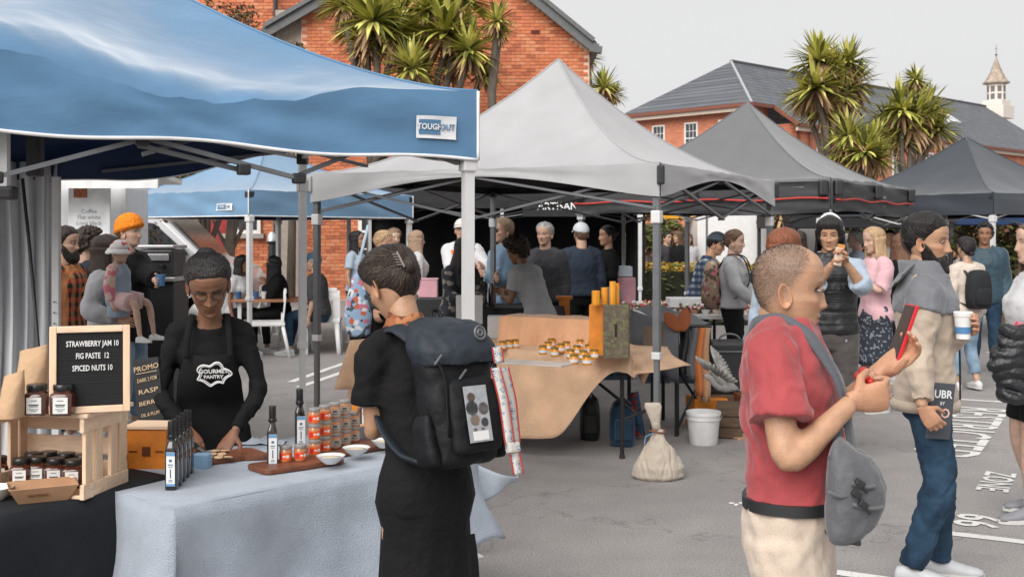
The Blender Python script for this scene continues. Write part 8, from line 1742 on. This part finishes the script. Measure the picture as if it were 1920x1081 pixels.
# left group
P_('man in a red and orange plaid shirt beside the tent post', 122, 8.7, 80, 1.68, SK_LIGHT, hr('black9', HD, 'short', T=.024), dict(m=RPL, e=.03, sleeve='long', se=.028, hem=.78), dict(kind='trousers', m=JEAN), beard=(.05, .035, .03), seed=12, res=1)
P_('person with dark curly hair next to the plaid shirt man', 163, 9.2, 130, 1.68, SK_LIGHT, hr('dark10', HD, 'curly', T=.026, count=300), dict(m=NAVY, e=.035, sleeve='long', se=.03), seed=13)
P_('person in an orange beanie and black jacket holding a drink', 240, 9.3, 78, 1.78, SK_PALE, hr('brown11', HBR, 'short'), dict(m=BLKF, e=.045, sleeve='long', se=.04, hem=.74), dict(kind='trousers', m=LJEAN), hat=dict(kind='beanie', m=mat('orange_knit', rgb(244, 138, 24, .85), .9, var=.2, vscale=60, bump=.9, bscale=70)), hands=(at(296, 530, 9.0), None), seed=14)
p = at(301, 524, 8.95); cpb = thing('blue_cup', 'blue and white cup held by the person in the orange beanie', 'cup', tuple(p)); MB().lathe([(.03, -.05), (.038, .04), (.036, .04)], p, 16).build('cup', mat('blue_cup', rgb(80, 130, 180, .75), .5), cpb, smooth=40)
P_('woman in a grey hoodie carrying a baby on her front', 196, 8.45, 100, 1.62, SK_LIGHT, hr('dark12', HD, 'bob', T=.018, L=.05), dict(m=F_('grey_marl', 176, 176, 180, .66), e=.04, sleeve='long', se=.034, hem=.80), dict(kind='trousers', m=GREYT, e=.016), female=True, seed=15, hands=(at(232, 588, 8.3), at(222, 598, 8.15)))
SUNH = blotch('sunhat_print', (.64, .63, .62), [(.64, .63, .62), (.64, .63, .62), rgb(220, 110, 100, .8), (.64, .63, .62)], 40)
bloc = at(222, 0, 8.12); person('baby in a printed sunhat and quilted denim vest carried by the woman', (bloc[0], 8.12, .86), 80, H=.80, hs=.86, skin=SK_PALE, hair=None, top=dict(m=F_('baby_denim', 168, 186, 206, .68, bump=.8, bscale=30), e=.055, sleeve='none', hem=.62, vox=.012, nm='vest'), jacket=dict(m=blotch('baby_sleeve', rgb(232, 204, 190, .75), [rgb(226, 130, 146, .8), rgb(232, 204, 190, .75)], 30), e=.02, sleeve='long', se=.018, nm='shirt', vox=.012), bottom=dict(kind='shorts', m=F_('baby_pink', 232, 196, 196, .72), e=.03, len=.8, vox=.012), shoes=(.6, .6, .6), legs='sit', seat=.18, hat=dict(kind='sunhat', m=SUNH, brim=.045), res=0, vox=.012, seed=16, name='baby', cat='baby', head=(0, 6, 0))
# diners
P_('seated woman in a black headscarf at the dining table', 527, 15.6, 285, 1.62, SK_BROWN, hr('scarf', (.012, .012, .013), 'hijab', T=.02, L=.3, wrap=140), dict(m=BLKF, e=.045, sleeve='long', se=.04), legs='sit', female=True, seed=17, lean=10, hands=(at(497, 533, 15.5), None))
P_('seated man in a blue cap and grey shirt with his back half turned', 600, 15.3, 262, 1.72, SK_LIGHT, hr('grey13', HGY, 'short'), dict(m=CHARC, e=.03, sleeve='elbow', se=.03), dict(kind='trousers', m=JEAN), legs='sit', hat=dict(kind='cap', m=F_('cap_blue', 66, 96, 122, .65)), lean=8, seed=18)
P_('seated diner with dark hair left of the white tent pole', 446, 15.6, 60, 1.62, SK_BROWN, hr('black14', HB, 'bob', T=.03, L=.02), dict(m=WH, e=.03, sleeve='short'), legs='sit', female=True, seed=19, lean=8)
# shoppers by the black tent
P_('dark haired woman at the edge of the black tent', 668, 15.5, 70, 1.68, SK_TAN, hr('black15', HB, 'long', T=.016, L=.12), dict(m=LB, e=.02, sleeve='short'), female=True, seed=20)
I = P_('woman with pinned blonde hair and a charcoal cardigan carrying a tote', 702, 12.2, 75, 1.68, SK_LIGHT, hr('blonde16', HBL, 'tied', T=.018, bun=(0, -.10, .5 * HEADH), br=.035), dict(m=CHARC, e=.026, sleeve='long', se=.022), dict(kind='skirt', m=BLKF, e=.02, hem=.40), female=True, seed=21, lean=8, head=(0, 14, 0), hands=(at(730, 470, 12.1), None))
c = at(672, 572, 12.0); tt_ = thing('floral_tote', 'blue floral tote bag on the shoulder of the woman in the charcoal cardigan', 'bag', tuple(c - A(0, 0, .3))); mb = MB(); mb.loft([[c + A(math.cos(a) * w, math.sin(a) * .06 * (1 - .5 * (z > .2)), z) for a in np.arange(20) * PI / 10] for z, w in ((-.33, .08), (-.30, .13), (-.1, .15), (.1, .12), (.28, .07), (.34, .03))]); mb.build('bag', FLOR, tt_, smooth=True); MB().tube([c + A(-.02, 0, .3), c + A(.04, .02, .6), c + A(.10, .03, .85)], .016, 8, flat=.4).build('strap', LB, tt_, smooth=True)
P_('person with tousled light brown hair behind the blonde woman', 738, 15.0, 30, 1.70, SK_PALE, hr('lbrown17', (.22, .14, .09), 'short', T=.03), dict(m=WH, e=.02, sleeve='short'), seed=22)
P_('woman with long ash blonde hair facing the black tent', 780, 14.6, 110, 1.68, SK_PALE, hr('ash18', (.30, .20, .14), 'long', T=.018, L=.26), dict(m=WH, e=.024, sleeve='long'), female=True, seed=23)
P_('stallholder in a white cap and orange apron under the black tent', 866, 14.2, -5, 1.82, SK_LIGHT, hr('brown19', HBR, 'short'), dict(m=WH, e=.035, sleeve='long', se=.035), jacket=dict(m=F_('orange_apron', 236, 110, 40, .8), e=.045, sleeve='none', neck=1.38, hem=.7, nm='apron'), hat=dict(kind='cap', m=F_('cap_white', 222, 216, 212, .7)), seed=24, hands=(at(905, 500, 13.8), at(850, 520, 13.8)))
P_('dark haired woman in a printed top leaning over the counter', 852, 10.9, 40, 1.62, SK_TAN, hr('black20', HB, 'long', T=.016, L=.1), dict(m=DPR, e=.024, sleeve='long'), female=True, seed=25, lean=14, head=(10, 14, 0), hands=(at(905, 560, 10.6), at(880, 565, 10.5)), res=1)
P_('man in sunglasses and a denim shirt looking left', 944, 11.8, 300, 1.80, SK_LIGHT, hr('sandy21', (.30, .20, .12), 'short', T=.024), dict(m=DNM, e=.03, sleeve='long', se=.028, collar=DNM), dict(kind='trousers', m=BLKF), seed=26, hands=(at(905, 515, 11.6), at(930, 520, 11.5)), res=1,
   extra=lambda I: [MB().bbox(I['h2']([[s_ * .03, .093, .52 * HEADH]])[0], (.04, .012, .03), .005, R=rotz(0)).build('sunglass_lens', NYL, I['t'], local=True) for s_ in (1, -1)])
P_('stallholder with dark curly hair and a pale grey T-shirt bending at the counter', 1012, 10.25, 232, 1.66, SK_BROWN, hr('curl22', (.03, .018, .012), 'curly', T=.036, count=520), dict(m=GREYT, e=.024, sleeve='short', se=.026, hem=.86), dict(kind='trousers', m=LJEAN, e=.014), female=True, seed=27, lean=24, head=(0, 22, 0), hands=(at(945, 556, 10.45), at(955, 548, 10.7)), res=1)
P_('grey haired man in a black jacket under the pale grey tent', 1022, 12.3, -25, 1.76, SK_LIGHT, hr('grey23', HGY, 'short', T=.02), dict(m=CHARC, e=.035, sleeve='long', se=.03), seed=28, res=1)
P_('man in a white cap and black denim jacket seen from behind', 1090, 13.2, 195, 1.76, SK_LIGHT, hr('brown24', HBR, 'short'), dict(m=NAVY, e=.04, sleeve='long', se=.035, hem=.90), hat=dict(kind='cap', m=F_('cap_pale', 206, 210, 214, .7)), seed=29)
P_('woman in a black top with tied back hair beside the black wall', 1140, 13.8, 285, 1.74, SK_TAN, hr('black25', HB, 'bun', T=.016, bun=(0, -.12, .62 * HEADH), br=.035), dict(m=BLKF, e=.018, sleeve='long', hem=1.0), dict(kind='shorts', m=LJEAN, e=.03, len=.6), female=True, seed=30, hands=(at(1112, 510, 13.6), None))
# far crowd beyond the hedge and along the right
far = [(1250, 23, 40, 1.68, 'dark haired passer-by beyond the hedge left of the tent leg', HB, CHARC, 'short'), (1272, 22.5, 300, 1.70, 'passer-by in black beyond the hedge with brown hair', HBR, BLKF, 'bob'), (1290, 24, 10, 1.66, 'brown haired passer-by beyond the hedge nearest the plaid man', (.16, .07, .04), WH, 'bob'), (1560, 19, 20, 1.72, 'distant shopper under the dark tent behind the vest man', HD, NAVY, 'short'),
       (1668, 18, 340, 1.70, 'distant shopper in white behind the blonde woman', HB, WH, 'short'), (1690, 20, 60, 1.66, 'distant shopper in rust behind the bearded man', HAU, F_('rust_top', 170, 96, 60, .7), 'bob'), (1655, 21, 200, 1.74, 'distant shopper in black under the low black canopy', HB, BLKF, 'short'), (1875, 24, 100, 1.70, 'distant shopper in grey under the charcoal tent', HBR, GREYT, 'short'), (1500, 17, 160, 1.68, 'distant shopper in charcoal behind the auburn haired woman', HD, CHARC, 'bob')]
for i, (px, Y, fc, H_, lb, hc, m_, st) in enumerate(far): P_(lb, px, Y, fc, H_, (SK_LIGHT, SK_TAN, SK_PALE)[i % 3], hr(f'far{i}', hc, st, T=.02, L=.05), dict(m=m_, e=.03, sleeve='long' if i % 2 else 'short', vox=.02), dict(kind='trousers', m=(JEAN, BLKF)[i % 2], vox=.02), seed=40 + i, vox=.02, group='distant shoppers')
# pigeon flying past the black case
pgc = at(1356, 722, 8.3); pg = thing('pigeon', 'grey pigeon flying low with wings raised past the bucket', 'pigeon', tuple(pgc - A(0, 0, .06))); PG1 = mat('pigeon_grey', rgb(176, 174, 172, .6), .8, var=.2, vscale=50); PG2 = mat('pigeon_pale', rgb(178, 174, 170, .6), .8, var=.25, vscale=40); PGD = mat('pigeon_dark', rgb(92, 92, 98, .6), .7)
bd_ = A(.93, 0, -.30); bu = A(.3, 0, .93); mb = MB(); mb.loft([[pgc + unit(bd_) * a + unit(bu) * (math.sin(q) * h + z) + A(0, math.cos(q) * w, 0) for q in np.arange(16) * PI / 8] for a, w, h, z in ((-.155, .006, .006, .028), (-.14, .016, .016, .026), (-.118, .021, .023, .024), (-.10, .022, .024, .018), (-.075, .032, .034, .006), (-.03, .048, .048, .0), (.03, .046, .044, .0), (.08, .03, .026, .006), (.11, .018, .012, .008))]); mb.build('body', PG1, pg, smooth=True)
MB().tube([pgc + unit(bd_) * -.152 + unit(bu) * .026, pgc + unit(bd_) * -.178 + unit(bu) * .018], [.005, .001], 6).build('beak', PGD, pg)
for s_ in (1, -1): MB().ball(pgc + unit(bd_) * -.128 + unit(bu) * .03 + A(0, s_ * .018, 0), .004, 8, 6).build('eye', mat('pigeon_eye', rgb(180, 70, 30), .3), pg)
tl_ = MB()
for k in range(5): d = unit(unit(bd_) + A(0, (k - 2) * .16, -.05)); o = pgc + unit(bd_) * .09 + unit(bu) * .006; sd = unit(np.cross(d, bu)); tl_.grid([[o + sd * -.012, o + sd * .012], [o + d * .07 - sd * .017, o + d * .07 + sd * .017], [o + d * .12 - sd * .013, o + d * .12 + sd * .013]])
q = tl_.build('tail', PG2, pg); q.modifiers.new('s', 'SOLIDIFY').thickness = .002
for s_ in (1, -1):
    wg_ = MB(); r0 = pgc + A(-.02, s_ * .04, .02)
    for k in range(12):
        u_ = k / 11; root = r0 + A(-.03 + .06 * u_, s_ * .02 * u_, .02) + (A(-.10, s_ * .08, .10) if s_ < 0 else A(.02, s_ * .10, .12)) * (1 - u_); d = unit(A((-.75 + 1.35 * u_), s_ * .45, .85 - .8 * u_) if s_ < 0 else A(-.2 + 1.2 * u_, .5, .9 - .8 * u_)); L_ = .13 - .04 * u_; sd = unit(np.cross(d, A(0, -1, .2)))
        wg_.grid([[root - sd * .011, root + sd * .011], [root + d * L_ * .6 - sd * .015, root + d * L_ * .6 + sd * .015], [root + d * L_ - sd * .006, root + d * L_ + sd * .006]])
    wg_.tube([r0, r0 + (A(-.10, s_ * .08, .10) if s_ < 0 else A(.02, s_ * .10, .12))], [.018, .008], 8)
    q = wg_.build('wing', PG2, pg, smooth=30); q.modifiers.new('s', 'SOLIDIFY').thickness = .002

bpy.data.scenes.remove(TMP)
